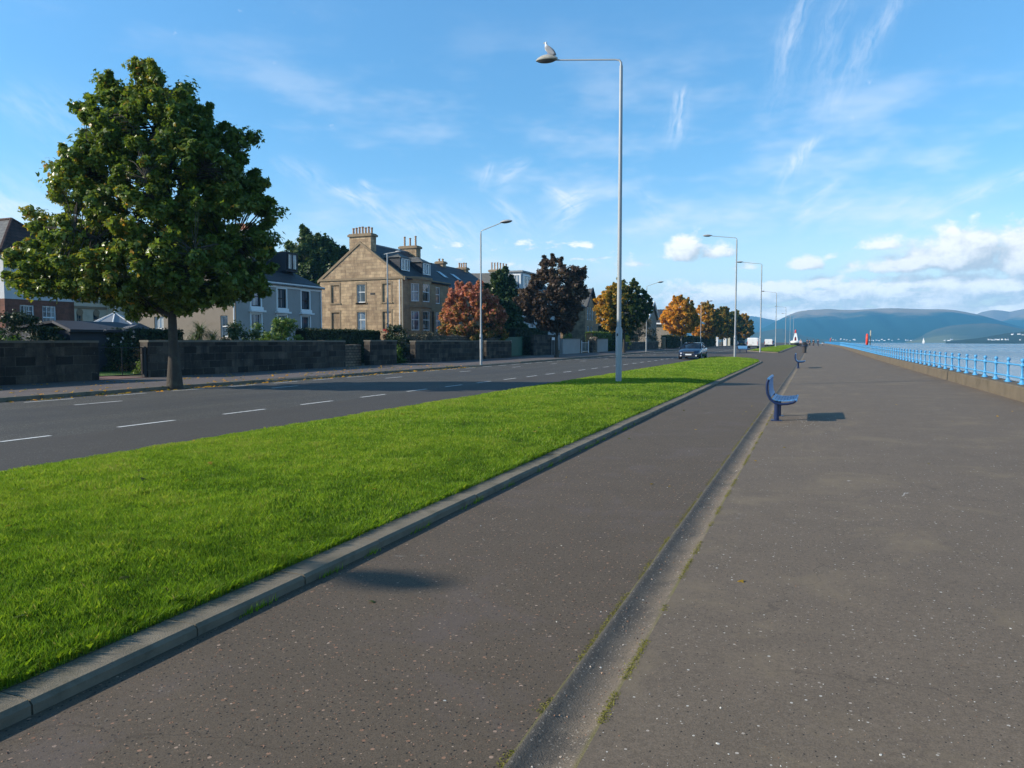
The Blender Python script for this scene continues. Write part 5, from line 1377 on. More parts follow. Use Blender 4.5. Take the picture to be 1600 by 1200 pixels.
# --- honey sandstone house with the lit gable
Xf, Yg0, Yg1 = -35.4, 59.9, 69.3
Xb = -44.7; Xr = -40.05; EV = 7.5; RD = 10.95
H = House('sandstone_house', (Xf, Yg0, .1), 'honey sandstone house with a sunlit windowless looking gable, bay windows and a seven pot chimney')
gp, gu, gn = (Xb, Yg0, 0), (1, 0, 0), (0, -1, 0)
GW = Xf - Xb
go = []
for xc, z0, z1 in ((1.77, 5.30, 7.02), (4.72, 5.30, 7.02), (7.55, 5.30, 7.02), (1.77, 2.62, 4.40), (4.72, 2.62, 4.40), (7.55, 2.62, 4.40)): go.append((xc - .46, z0, xc + .46, z1))
H.wall('gable_wall', gp, gu, gn, GW, EV, go, M['sandstone'], .17, top=[(0, EV), (GW, EV), (GW / 2 + 1.05, RD - .75), (GW / 2, RD), (GW / 2 - 1.05, RD - .75)])
for k, o_ in enumerate(go):
    if k in (1, 4): H.window(gp, gu, gn, *o_, rail=.58, sill='trimstone', glass='glass_b' if k == 4 else 'glass')
    else:
        H.block(gp, gu, gn, *o_, 'brownstone' if k in (3,) else 'sandstone', depth=.09)
    m = MB()
    a = Vector(gp) + gu[0] * Vector((1, 0, 0)) * (o_[0] - .16)
    m.obox((gp[0] + o_[0] - .15, Yg0 - .025, o_[3]), gu, (0, 1, 0), o_[2] - o_[0] + .3, .03, .22); m.obox((gp[0] + o_[0] - .13, Yg0 - .025, o_[1]), gu, (0, 1, 0), .13, .03, o_[3] - o_[1]); m.obox((gp[0] + o_[2], Yg0 - .025, o_[1]), gu, (0, 1, 0), .13, .03, o_[3] - o_[1]); m.obox((gp[0] + o_[0] - .18, Yg0 - .07, o_[1] - .13), gu, (0, 1, 0), o_[2] - o_[0] + .36, .075, .13)
    H.part('window_surround', m, M['trimstone'])
m = MB(); m.obox((Xb - .06, Yg0 - .09, EV - .06), gu, (0, 1, 0), GW + .16, .095, .20); H.part('string_course', m, M['trimstone'])
for s_ in (0, 1):
    a = Vector((Xf + .25 if s_ else Xb - .25, Yg0 - .07, EV + .02)); b = Vector((Xr, Yg0 - .07, RD + .16)); d = b - a
    m = MB(); m.poly([a, b, b + Vector((0, .36, 0)), a + Vector((0, .36, 0))]); lo = Vector((0, 0, -.26)); m.poly([a, b, b + lo, a + lo]); m.poly([a + lo, b + lo, b + lo + Vector((0, .36, 0)), a + lo + Vector((0, .36, 0))]); m.poly([a, a + lo, a + lo + Vector((0, .36, 0)), a + Vector((0, .36, 0))])
    H.part('gable_coping', m, M['trimstone'])
H.box('vent', (-38.95, Yg0 - .02, 6.02), (-38.45, Yg0 + .05, 6.2), 'black')
m = MB(); m.tube([(Xf - .30, Yg0 - .09, .5), (Xf - .30, Yg0 - .09, 7.35)], .055, 8); H.part('downpipe', m, M['white'])
m = MB(); m.tube([(Xf - .02, Yg0 - .09, .5), (Xf - .02, Yg0 - .09, 7.35)], .05, 8); H.part('downpipe', m, M['cream'])
# street front with a two storey canted bay
fp, fu, fn = (Xf, Yg0, 0), (0, 1, 0), (1, 0, 0)
bay0, bay1, bd = 1.1, 4.9, .85
fo = [(bay0 + .25, 2.1, bay1 - .25, 4.75), (bay0 + .25, 5.1, bay1 - .25, 7.2), (6.45, 5.42, 7.45, 7.12), (6.45, 2.62, 7.45, 4.55), (5.05, 1.8, 6.1, 4.6)]
H.wall('front_wall', fp, fu, fn, Yg1 - Yg0, EV, fo, M['sandstone_front'], .2)
H.window(fp, fu, fn, *fo[2], rail=.55); H.window(fp, fu, fn, *fo[3], rail=.55, glass='glass_b')
m = MB(); m.obox((Xf - .19, Yg0 + 5.05, 1.8), fu, fn, 1.05, .05, 2.8); H.part('door', m, M['wood_door'])
bx0, bx1 = Yg0 + bay0, Yg0 + bay1
c0 = [Vector((Xf, bx0, 0)), Vector((Xf + bd, bx0 + .9, 0)), Vector((Xf + bd, bx1 - .9, 0)), Vector((Xf, bx1, 0))]
for i in range(3):
    a, b = c0[i], c0[i + 1]; L_ = (b - a).length; u_ = (b - a).normalized(); n_ = Vector((u_.y, -u_.x, 0))
    ww = .40 if i != 1 else .72
    ops = [(L_ / 2 - ww, 2.65, L_ / 2 + ww, 4.5), (L_ / 2 - ww, 5.4, L_ / 2 + ww, 7.1)]
    H.wall('bay_wall', a, u_, n_, L_, EV - .02, ops, M['sandstone_front'], .15)
    for o_ in ops: H.window(a, u_, n_, *o_, rail=.55, glass='glass_b' if i != 1 else 'glass')
m = MB(); q = [(Xf, bx0 - .1), (Xf + bd + .1, bx0 + .85), (Xf + bd + .1, bx1 - .85), (Xf, bx1 + .1)]
m.prism(q, (0, 0, EV - .02), (1, 0, 0), (0, 1, 0), (0, 0, 1), .26); m.prism(q, (0, 0, 4.85), (1, 0, 0), (0, 1, 0), (0, 0, 1), .14); H.part('bay_cornice', m, M['trimstone'])
m = MB(); m.obox((Xf + .02, Yg0 + .02, EV - .05), fu, fn, Yg1 - Yg0 - .04, .22, .22); H.part('eaves_gutter', m, M['trimstone'])
sl = (RD - EV) / (Xf - Xr)
ex = .30
roof = H.slab('roof', [(Xf + ex, Yg0 + .28, EV + .12 - sl * ex * .5), (Xf + ex, Yg1, EV + .12 - sl * ex * .5), (Xr, Yg1, RD + .08), (Xr, Yg0 + .28, RD + .08)], 'slate')
H.slab('roof', [(Xb - ex, Yg0 + .28, EV + .12 - sl * ex * .5), (Xb - ex, Yg1, EV + .12 - sl * ex * .5), (Xr, Yg1, RD + .08), (Xr, Yg0 + .28, RD + .08)], 'slate')
m = MB(); m.tube([(Xr, Yg0 + .3, RD + .1), (Xr, Yg1, RD + .1)], .10, 6); H.part('ridge', m, M['lead'])
def dormer(H, yc, wd, z0, z1, xfront, slope_x, roofz, big=.55):
    d = MB(); xb = slope_x(z1) - .3
    d.box(((xfront + xb) / 2, yc, (z0 + z1) / 2), (xfront - xb, wd, z1 - z0)); dm = H.part('dormer', d, M['slate'])
    wfp = (xfront + .005, yc - wd / 2, 0)
    H2 = H
    fr = MB()
    wn = H.window(wfp, (0, 1, 0), (1, 0, 0), .12, z0 + .08, wd - .12, z1 - .08, depth=-.02, rail=0, bars=2, glass='glass_b')
    wn.parent = dm
    r = MB(); ov = .14; apex = (xfront - wd * .55, yc, z1 + big)
    q = [(xfront + ov, yc - wd / 2 - ov, z1), (xfront + ov, yc + wd / 2 + ov, z1), (xb - .6, yc + wd / 2 + ov, z1), (xb - .6, yc - wd / 2 - ov, z1)]
    back = (xb - .6, yc, z1 + big)
    r.poly([q[0], q[1], apex]); r.poly([q[1], q[2], back, apex]); r.poly([q[3], q[0], apex, back]); r.poly(q[::-1]); r.box((xfront + .08, yc, z1 - .02), (.16, wd + .26, .1)); H.part('dormer_roof', r, M['slate_pale'], dm)
    b = MB(); b.poly([(xfront + .02, yc - wd / 2 - .1, z0 - .02), (xfront + .02, yc + wd / 2 + .1, z0 - .02), (xfront + .28, yc + wd / 2 + .14, z0 - .24), (xfront + .28, yc - wd / 2 - .14, z0 - .24)]); H.part('lead_apron', b, M['lead'], dm)
slx = lambda z: Xf + ex - (z - EV - .12) / sl
dormer(H, 61.65, 1.75, 8.25, 9.55, -36.2, slx, 0, .62); dormer(H, 65.85, 1.75, 8.2, 9.5, -36.2, slx, 0, .62)
H.chimney((-41.25, Yg0 + .02, 9.7), (-38.85, Yg0 + .95, 0), 11.55, 'sandstone', 7, along='x')
H.chimney((-41.0, Yg1 - .5, 9.6), (-39.0, Yg1 + .45, 0), 11.45, 'sandstone', 3, along='x', ph=.95)
# neighbour attached on the far side
H = House('terraced_house', (Xf, 69.4, .1), 'stone house with skylights in its dark roof, joined onto the sandstone house')
Y0, Y1, E2, R2 = 69.35, 83.0, 7.1, 10.35
fp = (Xf - .15, Y0, 0)
fo = [(2.0 + 3.2 * k, z0, 3.0 + 3.2 * k, z1) for k in range(4) for z0, z1 in ((2.6, 4.4), (5.2, 6.8))]
H.wall('front_wall', fp, fu, fn, Y1 - Y0, E2, fo, M['sandstone_front'], .18)
for o_ in fo: H.window(fp, fu, fn, *o_, rail=.5)
H.box('end_wall', (Xb, Y1 - .3, 0), (Xf - .16, Y1, E2), 'sandstone_front')
s2 = (R2 - E2) / (Xf - Xr)
rf = H.slab('roof', [(Xf + .1, Y0 + .02, E2 + .1), (Xf + .1, Y1 + .2, E2 + .1), (Xr, Y1 + .2, R2 + .1), (Xr, Y0 + .02, R2 + .1)], 'slate')
H.slab('roof', [(Xb - .1, Y0 + .02, E2 + .1), (Xb - .1, Y1 + .2, E2 + .1), (Xr, Y1 + .2, R2 + .1), (Xr, Y0 + .02, R2 + .1)], 'slate')
for yc in (72.3, 75.6):
    def onr(x): return E2 + .1 + (Xf + .1 - x) * (R2 - E2) / (Xf + .1 - Xr) + .05
    m = MB(); xa, xb_ = -37.2, -38.3
    m.poly([(xa, yc - .5, onr(xa)), (xa, yc + .5, onr(xa)), (xb_, yc + .5, onr(xb_)), (xb_, yc - .5, onr(xb_))]); sk = H.part('skylight', m, M['galv'])
    m = MB(); m.poly([(xa - .08, yc - .42, onr(xa - .08) + .02), (xa - .08, yc + .42, onr(xa - .08) + .02), (xb_ + .08, yc + .42, onr(xb_ + .08) + .02), (xb_ + .08, yc - .42, onr(xb_ + .08) + .02)]); H.part('pane', m, M['glass_b'], sk)
H.chimney((-40.5, 76.0, 9.6), (-39.6, 76.8, 0), 10.55, 'sandstone', 2, along='x', ph=.35)
H.chimney((-40.6, 81.6, 9.4), (-39.4, 82.4, 0), 10.35, 'sandstone', 4, along='x', ph=.6)

# --- grey harled house behind the big tree
Xg, Ya, Yb = -36.5, 39.6, 49.0
H = House('grey_house', (Xg, Ya, .1), 'grey harled house with a slate roof and red chimney pots behind the big tree')
gp = (-46.5, Ya, 0); go = [(2.45, 1.7, 3.35, 3.38), (8.6, 1.9, 9.25, 3.38)]
H.wall('gable_wall', gp, (1, 0, 0), (0, -1, 0), 10.0, 5.75, go, M['harl'], .12, top=[(0, 5.75), (10, 5.75), (5.2, 8.7)])
for o_ in go: H.window(gp, (1, 0, 0), (0, -1, 0), *o_, rail=.5, glass='glass_b')
m = MB(); m.tube([(Xg - .12, Ya - .08, .5), (Xg - .12, Ya - .08, 5.7)], .05, 8); H.part('downpipe', m, M['white'])
fp = (Xg, Ya, 0)
fo = []
for c_ in (1.95, 4.70, 7.45):
    fo += [(c_ - .48, 4.08, c_ + .48, 5.48), (c_ - .5, 1.6, c_ + .5, 3.55)]
H.wall('front_wall', fp, fu, fn, Yb - Ya, 5.75, fo, M['harl_grey'], .14)
for k, o_ in enumerate(fo):
    H.window(fp, fu, fn, *o_, rail=.5 if k % 2 == 0 else .45, frame='black' if k % 2 == 0 else 'white_frame', fw=.06, glass='glass' if k % 3 else 'glass_b')
    m = MB()
    m.obox((Xg + .0, Ya + o_[0] - .12, o_[1] - .12), fu, fn, o_[2] - o_[0] + .24, .03, .12); m.obox((Xg, Ya + o_[0] - .12, o_[3]), fu, fn, o_[2] - o_[0] + .24, .03, .12); m.obox((Xg, Ya + o_[0] - .12, o_[1]), fu, fn, .12, .03, o_[3] - o_[1]); m.obox((Xg, Ya + o_[2], o_[1]), fu, fn, .12, .03, o_[3] - o_[1])
    if k % 2: m.obox((Xg, Ya + o_[0] - .25, o_[3] + .13), fu, fn, o_[2] - o_[0] + .5, .28, .13); m.obox((Xg, Ya + o_[0] - .15, o_[3] + .27), fu, fn, o_[2] - o_[0] + .3, .12, .22)
    H.part('window_surround', m, M['white'])
m = MB(); m.obox((Xg + .002, Ya - .05, 5.55), fu, fn, Yb - Ya + .1, .06, .22); m.obox((Xg + .002, Ya - .1, 5.77), fu, fn, Yb - Ya + .2, .30, .14); H.part('fascia', m, M['white'])
m = MB(); m.tube([(Xg + .09, Yb - .1, .5), (Xg + .09, Yb - .1, 5.6)], .05, 8); H.part('downpipe', m, M['white'])
H.box('end_wall', (-46.5, Yb - .25, 0), (Xg - .01, Yb, 5.75), 'harl_grey')
rx, rz_ = -41.3, 8.75
H.slab('roof', [(Xg + .32, Ya - .05, 5.82), (Xg + .32, Yb + .15, 5.82), (rx, Yb - 2.6, rz_), (rx, Ya - .05, rz_)], 'slate')
H.slab('roof', [(-46.7, Ya - .05, 5.82), (-46.7, Yb + .15, 5.82), (rx, Yb - 2.6, rz_), (rx, Ya - .05, rz_)], 'slate')
H.slab('roof', [(Xg + .32, Yb + .15, 5.82), (-46.7, Yb + .15, 5.82), (rx, Yb - 2.6, rz_)], 'slate')
H.box('chimney_breast', (-41.0, 44.2, 7.0), (-39.3, 45.6, 8.55), 'slate_pale')
H.chimney((-41.4, 44.35, 8.5), (-39.6, 45.35, 0), 9.75, 'harl_grey', 7, 'terracotta_r', along='x', ph=.55)
# slim box dormer
d = MB(); d.box((-39.0, 47.0, 7.75), (2.6, 1.45, 1.5)); dm = H.part('dormer', d, M['dark_shed'])
wn = H.window((-37.69, 46.28, 0), fu, fn, .16, 7.15, 1.3, 8.4, depth=-.01, rail=0, bars=1, frame='black', glass='glass_b'); wn.parent = dm

# --- red sandstone and white house at the left edge
H = House('red_stone_house', (-37, 26, .1), 'house with red sandstone below and white render above at the left edge')
Ya, Yb = 24.35, 28.05
fp = (-37, Ya, 0)
fo = [(.75, 2.25, 1.5, 3.45), (1.92, 2.25, 2.68, 3.45)]
H.wall('lower_front', fp, fu, fn, Yb - Ya, 3.72, fo, M['redstone'], .14)
for o_ in fo:
    wn = H.window(fp, fu, fn, *o_, rail=.5, fw=.07, glass='glass')
    m = MB()
    for k in (1, 2): xx = o_[0] + (o_[2] - o_[0]) * k / 3; m.obox((-37.14, Ya + xx - .012, o_[1] + (o_[3] - o_[1]) * .5), fu, fn, .024, .075, (o_[3] - o_[1]) * .46)
    m.obox((-37.14, Ya + o_[0] + .05, o_[1] + (o_[3] - o_[1]) * .73), fu, fn, o_[2] - o_[0] - .1, .074, .024); H.part('glazing_bar', m, M['white_frame'], wn)
fo2 = [(.75, 4.55, 1.5, 5.6), (1.92, 4.55, 2.68, 5.6)]
H.wall('upper_front', (-37, Ya, 3.72), fu, fn, Yb - Ya, 2.35, [(a, b - 3.72, c, d) if False else (a, b - 3.72, c, d - 3.72) for a, b, c, d in fo2], M['render_white'], .14)
for o_ in fo2: H.window(fp, fu, fn, *o_, rail=.5)
H.wall('lower_side', (-45, Ya, 0), (1, 0, 0), (0, -1, 0), 8, 3.72, [], M['redstone']); H.wall('upper_side', (-45, Ya, 3.72), (1, 0, 0), (0, -1, 0), 8, 2.35, [], M['render_white'])
H.wall('rear_side', (-45, Yb, 0), (1, 0, 0), (0, 1, 0), 8, 6.07, [], M['redstone'])
ap = (-39.0, 26.2, 8.0); ap2 = (-46, 26.2, 8.0); e = .35
q = [(-37 + e, Ya - e, 6.0), (-37 + e, Yb + e, 6.0), (-45, Yb + e, 6.0), (-45, Ya - e, 6.0)]
H.slab('roof', [q[0], q[1], ap], 'tile_red'); H.slab('roof', [q[3], q[0], ap, ap2], 'slate_pale'); H.slab('roof', [q[1], q[2], ap2, ap], 'tile_red')
m = MB(); m.tube([q[0], ap], .09, 6); m.tube([q[1], ap], .09, 6); m.tube([ap, ap2], .09, 6); H.part('ridge_tiles', m, M['tile_red'])

# --- cream mansion glimpsed below the tree
H = House('cream_mansion', (-70, 52, .1), 'shadowed cream mansion with arched windows glimpsed below the big tree at left')
fp = (-70, 50.5, 0); fo = []
for k in range(3): fo += [(.9 + 1.9 * k, 3.2, 1.6 + 1.9 * k, 4.6), (.9 + 1.9 * k, 5.6, 1.6 + 1.9 * k, 7.0)]
H.wall('front_wall', fp, fu, fn, 6.3, 9.2, fo, M['cream'], .25)
for k, o_ in enumerate(fo):
    H.window(fp, fu, fn, *o_, depth=.2, rail=.5, frame='trimstone', glass='glass')
    if k % 2 == 0:
        m = MB(); m.lathe([(.36, 0), (.36, .05)], (0, 0, 0), 14); m.v = [(-69.97 + z, 50.5 + (o_[0] + o_[2]) / 2 + x, o_[3] + y) for x, y, z in m.v]; H.part('window_arch', m, M['trimstone'])
H.wall('side_wall', (-84, 50.5, 0), (1, 0, 0), (0, -1, 0), 14, 9.2, [], M['cream'])
H.box('tower', (-72.5, 56.8, 0), (-69.0, 60.5, 9.0), 'cream')
m = MB(); m.obox((-70.0, 50.3, 5.0), fu, fn, 6.4, .15, .25); m.obox((-70.0, 50.3, 9.2), fu, fn, 6.4, .4, .3); H.part('string_course', m, M['trimstone'])
H.slab('roof', [(-69.5, 50.2, 9.5), (-69.5, 60.6, 9.5), (-76, 60.6, 11.5), (-76, 50.2, 11.5)], 'slate')

# --- dark garage and conservatory behind the left wall
H = House('dark_garage', (-32, 26.5, .1), 'low dark timber garage with a shallow roof behind the left gateway', 'garage')
H.box('wall', (-37, 24.0, 0), (-32.0, 28.7, 2.12), 'dark_shed')
H.slab('roof', [(-31.7, 23.8, 2.16), (-31.7, 28.95, 2.16), (-34.0, 28.2, 2.62), (-34.0, 24.6, 2.62)], 'dark_shed'); H.slab('roof', [(-37.3, 23.8, 2.16), (-37.3, 28.95, 2.16), (-34.0, 28.2, 2.62), (-34.0, 24.6, 2.62)], 'dark_shed')
m = MB(); m.prism([(0, 0), (2.3, 0), (1.15, .42)], (-31.66, 26.45, 2.1), (0, 1, 0), (0, 0, 1), (-1, 0, 0), .5); H.part('gable_board', m, simple('grey_board', (.11, .115, .13), .8))
H = House('conservatory', (-42.4, 35, .1), 'white framed conservatory with a pointed glass roof behind the dark garage', 'conservatory')
m = MB(); m.lathe([(1.5, 0), (1.5, 2.5)], (-42.4, 35, .1), 8); H.part('glazed_wall', m, M['glass_b'])
m = MB(); m.lathe([(1.62, 2.55), (.05, 3.35)], (-42.4, 35, .1), 8); H.part('glass_roof', m, simple('conservatory_roof', (.24, .26, .29), .25))
for k in range(8):
    a = 2 * math.pi * k / 8; m = MB(); m.tube([(-42.4 + 1.63 * math.cos(a), 35 + 1.63 * math.sin(a), 2.66), (-42.4, 35, 3.48)], .04, 5); m.tube([(-42.4 + 1.52 * math.cos(a), 35 + 1.52 * math.sin(a), .1), (-42.4 + 1.52 * math.cos(a), 35 + 1.52 * math.sin(a), 2.66)], .05, 5); H.part('frame_bar', m, M['white'])
m = MB(); m.lathe([(.05, 3.4), (.03, 3.6), (.06, 3.66), (.005, 3.85)], (-42.4, 35, .1), 8); H.part('finial', m, M['white'])

# --- white house with the big box dormer
H = House('white_house', (-37, 102, .3), 'white house with a big white framed box dormer behind the purple tree')
fp = (-37, 91, 0); fo = []
for k in range(4): fo += [(2 + 4.6 * k, 2.6, 3.5 + 4.6 * k, 4.6), (2 + 4.6 * k, 5.6, 3.5 + 4.6 * k, 7.2)]
H.wall('front_wall', fp, fu, fn, 20, 8, fo, M['render_white'], .18)
for o_ in fo: H.window(fp, fu, fn, *o_, rail=.5, frame='white_frame', glass='glass_b')
H.wall('side_wall', (-47, 91, 0), (1, 0, 0), (0, -1, 0), 10, 8, [(3, 5.4, 4.2, 7), (7, 5.4, 8.2, 7)], M['render_white'], .18)
for o_ in ((3, 5.4, 4.2, 7), (7, 5.4, 8.2, 7)): H.window((-47, 91, 0), (1, 0, 0), (0, -1, 0), *o_, glass='glass_b')
H.slab('roof', [(-36.8, 90.8, 8.05), (-36.8, 111.2, 8.05), (-39.5, 109, 10.9), (-39.5, 92.5, 10.9)], 'slate_pale'); H.slab('roof', [(-47.2, 90.8, 8.05), (-36.8, 90.8, 8.05), (-39.5, 92.5, 10.9), (-44.5, 92.5, 10.9)], 'slate_pale'); H.slab('roof', [(-39.5, 92.5, 10.9), (-39.5, 109, 10.9), (-44.5, 109, 11.0), (-44.5, 92.5, 11.0)], 'lead')
d = MB(); d.box((-38.6, 96.6, 9.6), (3.4, 5.4, 2.9)); dm = H.part('dormer', d, M['render_white'])
d = MB(); d.box((-38.6, 96.6, 11.15), (3.9, 5.9, .2)); H.part('dormer_roof', d, M['lead'], dm)
wn = H.window((-36.89, 94.0, 0), fu, fn, .2, 8.6, 5.0, 10.8, depth=-.01, rail=0, bars=3, fw=.22, glass='glass_b'); wn.parent = dm
wn = H.window((-40.2, 93.89, 0), (1, 0, 0), (0, -1, 0), 1.4, 8.6, 3.2, 10.8, depth=-.01, rail=0, bars=1, fw=.2, glass='glass_b'); wn.parent = dm
H.chimney((-42, 94.5, 10), (-39.4, 95.4, 0), 11.3, 'cream', 6, along='x', ph=.9)

# --- brown bay fronted house
H = House('brown_stone_house', (-33, 111, .3), 'brown stone house with a gable and tall bay window right of the purple tree')
fp = (-33, 111.2, 0); fw_ = 8.4
ops = [(1.0, 5.0, 1.9, 7.0), (2.35, 5.0, 3.25, 7.0), (3.7, 5.0, 4.4, 7.0), (1.2, 2.2, 2.2, 4.0), (3.0, 2.2, 4.0, 4.0)]
H.wall('front_wall', fp, fu, fn, fw_, 7.2, ops, M['sandstone_front'], .2, top=[(0, 7.2), (5.2, 7.2), (2.6, 9.9)])
for o_ in ops: H.window(fp, fu, fn, *o_, rail=.5, glass='glass_b')
H.wall('side_wall', (-43, 111.2, 0), (1, 0, 0), (0, -1, 0), 10, 7.2, [(6.5, 5.0, 7.5, 6.8)], M['brownstone'], .18); H.window((-43, 111.2, 0), (1, 0, 0), (0, -1, 0), 6.5, 5.0, 7.5, 6.8)
H.slab('roof', [(-32.6, 110.7, 6.9), (-43, 110.7, 6.9), (-43, 113.8, 10.0), (-32.6, 113.8, 10.0)], 'slate_pale'); H.slab('roof', [(-32.6, 116.9, 6.9), (-43, 116.9, 6.9), (-43, 113.8, 10.0), (-32.6, 113.8, 10.0)], 'slate'); H.slab('roof', [(-33.0, 116.4, 7.2), (-33.0, 119.8, 7.2), (-38, 119.8, 9.0), (-38, 116.4, 9.0)], 'slate')
m = MB(); m.tube([(-32.55, 110.7, 6.95), (-32.55, 113.8, 10.05), (-32.55, 116.9, 6.95)], .13, 5); H.part('bargeboard', m, M['dark_shed'])
H.chimney((-38, 118.6, 7), (-36.6, 119.6, 0), 9.9, 'brownstone', 3, along='x', ph=.6)
H.box('rear_block', (-43, 116.8, 0), (-33.2, 119.7, 7.1), 'brownstone')

# --- houses with white bargeboards further along
def gabled(name, label, x0, x1, y0, y1, eave, ridge, wallm, roofm, barge='white'):
    H = House(name, (x1, y0, .3), label)
    yc = (y0 + y1) / 2
    H.wall('side_wall', (x0, y0, 0), (1, 0, 0), (0, -1, 0), x1 - x0, eave, [], M[wallm])
    fo = [(1.5, 2.4, 3, 4.2), (y1 - y0 - 3, 2.4, y1 - y0 - 1.5, 4.2)]
    H.wall('front_wall', (x1, y0, 0), (0, 1, 0), (1, 0, 0), y1 - y0, eave, fo, M[wallm], .15, top=[(0, eave), (y1 - y0, eave), ((y1 - y0) / 2, ridge)])
    for o_ in fo: H.window((x1, y0, 0), (0, 1, 0), (1, 0, 0), *o_)
    H.slab('roof', [(x1 + .4, y0 - .5, eave - .25), (x0, y0 - .5, eave - .25), (x0, yc, ridge + .1), (x1 + .4, yc, ridge + .1)], roofm); H.slab('roof', [(x1 + .4, y1 + .5, eave - .25), (x0, y1 + .5, eave - .25), (x0, yc, ridge + .1), (x1 + .4, yc, ridge + .1)], roofm)
    m = MB(); m.tube([(x1 + .45, y0 - .5, eave - .25), (x1 + .45, yc, ridge + .1), (x1 + .45, y1 + .5, eave - .25)], .2, 5); H.part('bargeboard', m, M[barge])
    m = MB(); m.obox((x1 + .4, y0 - .6, eave - .5), (-1, 0, 0), (0, -1, 0), x1 - x0, .12, .32); H.part('fascia', m, M[barge])
    H.chimney((x0 + 3, yc - .4, ridge - .8), (x0 + 4.2, yc + .4, 0), ridge + 1.0, wallm, 2, along='x', ph=.5)
gabled('bungalow', 'house with a steep grey roof and white bargeboards left of the first orange tree', -41, -30, 143, 152.5, 6.3, 9.4, 'harl', 'slate_pale')
gabled('roadside_house', 'house with a bluish slate roof right behind the first orange tree', -42, -30, 168, 179, 6.0, 9.0, 'harl', 'slate')

# ------------------------------------------------------------------ trees and shrubs
leafM = {
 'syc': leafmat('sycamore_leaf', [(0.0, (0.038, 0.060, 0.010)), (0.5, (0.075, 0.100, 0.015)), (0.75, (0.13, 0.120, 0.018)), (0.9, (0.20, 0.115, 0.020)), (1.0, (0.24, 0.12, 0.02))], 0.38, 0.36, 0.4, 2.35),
 'purple': leafmat('purple_leaf', [(0.0, (0.034, 0.022, 0.018)), (0.6, (0.072, 0.048, 0.034)), (1.0, (0.13, 0.09, 0.05))], 0.25, 0.5, 0.25, 1.5),
 'orange': leafmat('orange_leaf', [(0.0, (0.035, 0.060, 0.012)), (0.35, (0.085, 0.095, 0.016)), (0.55, (0.34, 0.21, 0.024)), (0.8, (0.52, 0.235, 0.024)), (1.0, (0.58, 0.31, 0.04))], 0.45, 0.5, 0.3, 1.4),
 'red': leafmat('red_leaf', [(0.0, (0.07, 0.085, 0.02)), (0.3, (0.19, 0.125, 0.035)), (0.55, (0.33, 0.14, 0.075)), (0.85, (0.38, 0.125, 0.10)), (1.0, (0.42, 0.22, 0.17))], 0.42, 0.5, 0.3, 1.45),
 'green': leafmat('green_leaf', [(0.0, (0.018, 0.036, 0.010)), (0.6, (0.038, 0.065, 0.016)), (1.0, (0.075, 0.105, 0.025))], 0.22, 0.45, 0.35, 1.35),
 'shrub': leafmat('shrub_leaf', [(0.0, (0.040, 0.080, 0.014)), (0.6, (0.095, 0.150, 0.024)), (1.0, (0.13, 0.16, 0.03))], 0.25, 0.5, 0.3, 1.35),
 'dark': leafmat('dark_leaf', [(0.0, (0.012, 0.022, 0.008)), (0.6, (0.024, 0.040, 0.012)), (1.0, (0.05, 0.06, 0.02))], 0.15, 0.5, 0.3, 1.35),
 'grey': leafmat('grey_brown_leaf', [(0.0, (0.06, 0.055, 0.035)), (1.0, (0.14, 0.125, 0.085))], 0.2, 0.6, 0.2, 1.35),
 'yellow': leafmat('yellow_leaf', [(0.0, (0.30, 0.26, 0.02)), (1.0, (0.58, 0.48, 0.03))], 0.25, 0.5, 0.3),
 'strap': leafmat('strap_leaf', [(0.0, (0.04, 0.065, 0.018)), (0.7, (0.11, 0.14, 0.045)), (1.0, (0.24, 0.22, 0.09))], 0.2, 0.4, 0.4),
 'flower': leafmat('pale_flower', [(0.0, (0.55, 0.45, 0.45)), (1.0, (0.7, 0.62, 0.6))], 0.1, 0.6, 0.2),
 'redflower': leafmat('red_flower', [(0.0, (0.45, 0.02, 0.03)), (1.0, (0.6, 0.06, 0.06))], 0.1, 0.6, 0.2),
}
RT = np.array([math.cos(YAW), math.sin(YAW)])
def leaf_faces(c, nrm, size, lobes=3, aspect=.55):
    """diamond lobes around each leaf base; returns verts (n*lobes*4,3)"""
    n = len(c)
    a = rng.normal(size=(n, 3)); t1 = np.cross(nrm, a); t1 /= np.linalg.norm(t1, axis=1)[:, None] + 1e-9
    t2 = np.cross(nrm, t1)
    out = []
    for k in range(lobes):
        th = (k - (lobes - 1) / 2) * 0.95
        d = t1 * math.cos(th) + t2 * math.sin(th); s = -t1 * math.sin(th) + t2 * math.cos(th)
        L = size * (1.0 if k == lobes // 2 else .82)
        w_ = L * aspect * .5
        droop = nrm * (-.22 * L)[:, None]
        out.append(np.stack([c, c + d * (L * .5)[:, None] + s * w_[:, None], c + d * L[:, None] + droop, c + d * (L * .5)[:, None] - s * w_[:, None]], 1))
    return np.stack(out, 1).reshape(-1, 3)
def crown_mesh(name, root, centers, rad, per, size, mat_, tintf, lobes=3, flat=.75, up=.5, parent=None, axis0=None, aspect=.55):
    cs = np.repeat(centers, per, 0); rr = np.repeat(rad, per)
    n = len(cs)
    d = rng.normal(size=(n, 3)); d /= np.linalg.norm(d, axis=1)[:, None]
    r = rr * np.clip(np.abs(rng.normal(.62, .30, n)), 0, 1.45)
    p = cs + d * r[:, None] * np.array([1, 1, flat])
    nr = d * .7 + np.array([0, 0, up]) + rng.normal(size=(n, 3)) * .55
    nr /= np.linalg.norm(nr, axis=1)[:, None]
    sz = size * rng.uniform(.65, 1.25, n)
    v = leaf_faces(p, nr, sz, lobes, aspect)
    tt = np.clip(tintf(p, n), 0, 1)
    return np_mesh(name, v, 4, mat_, np.repeat(tt, 4 * lobes), parent)
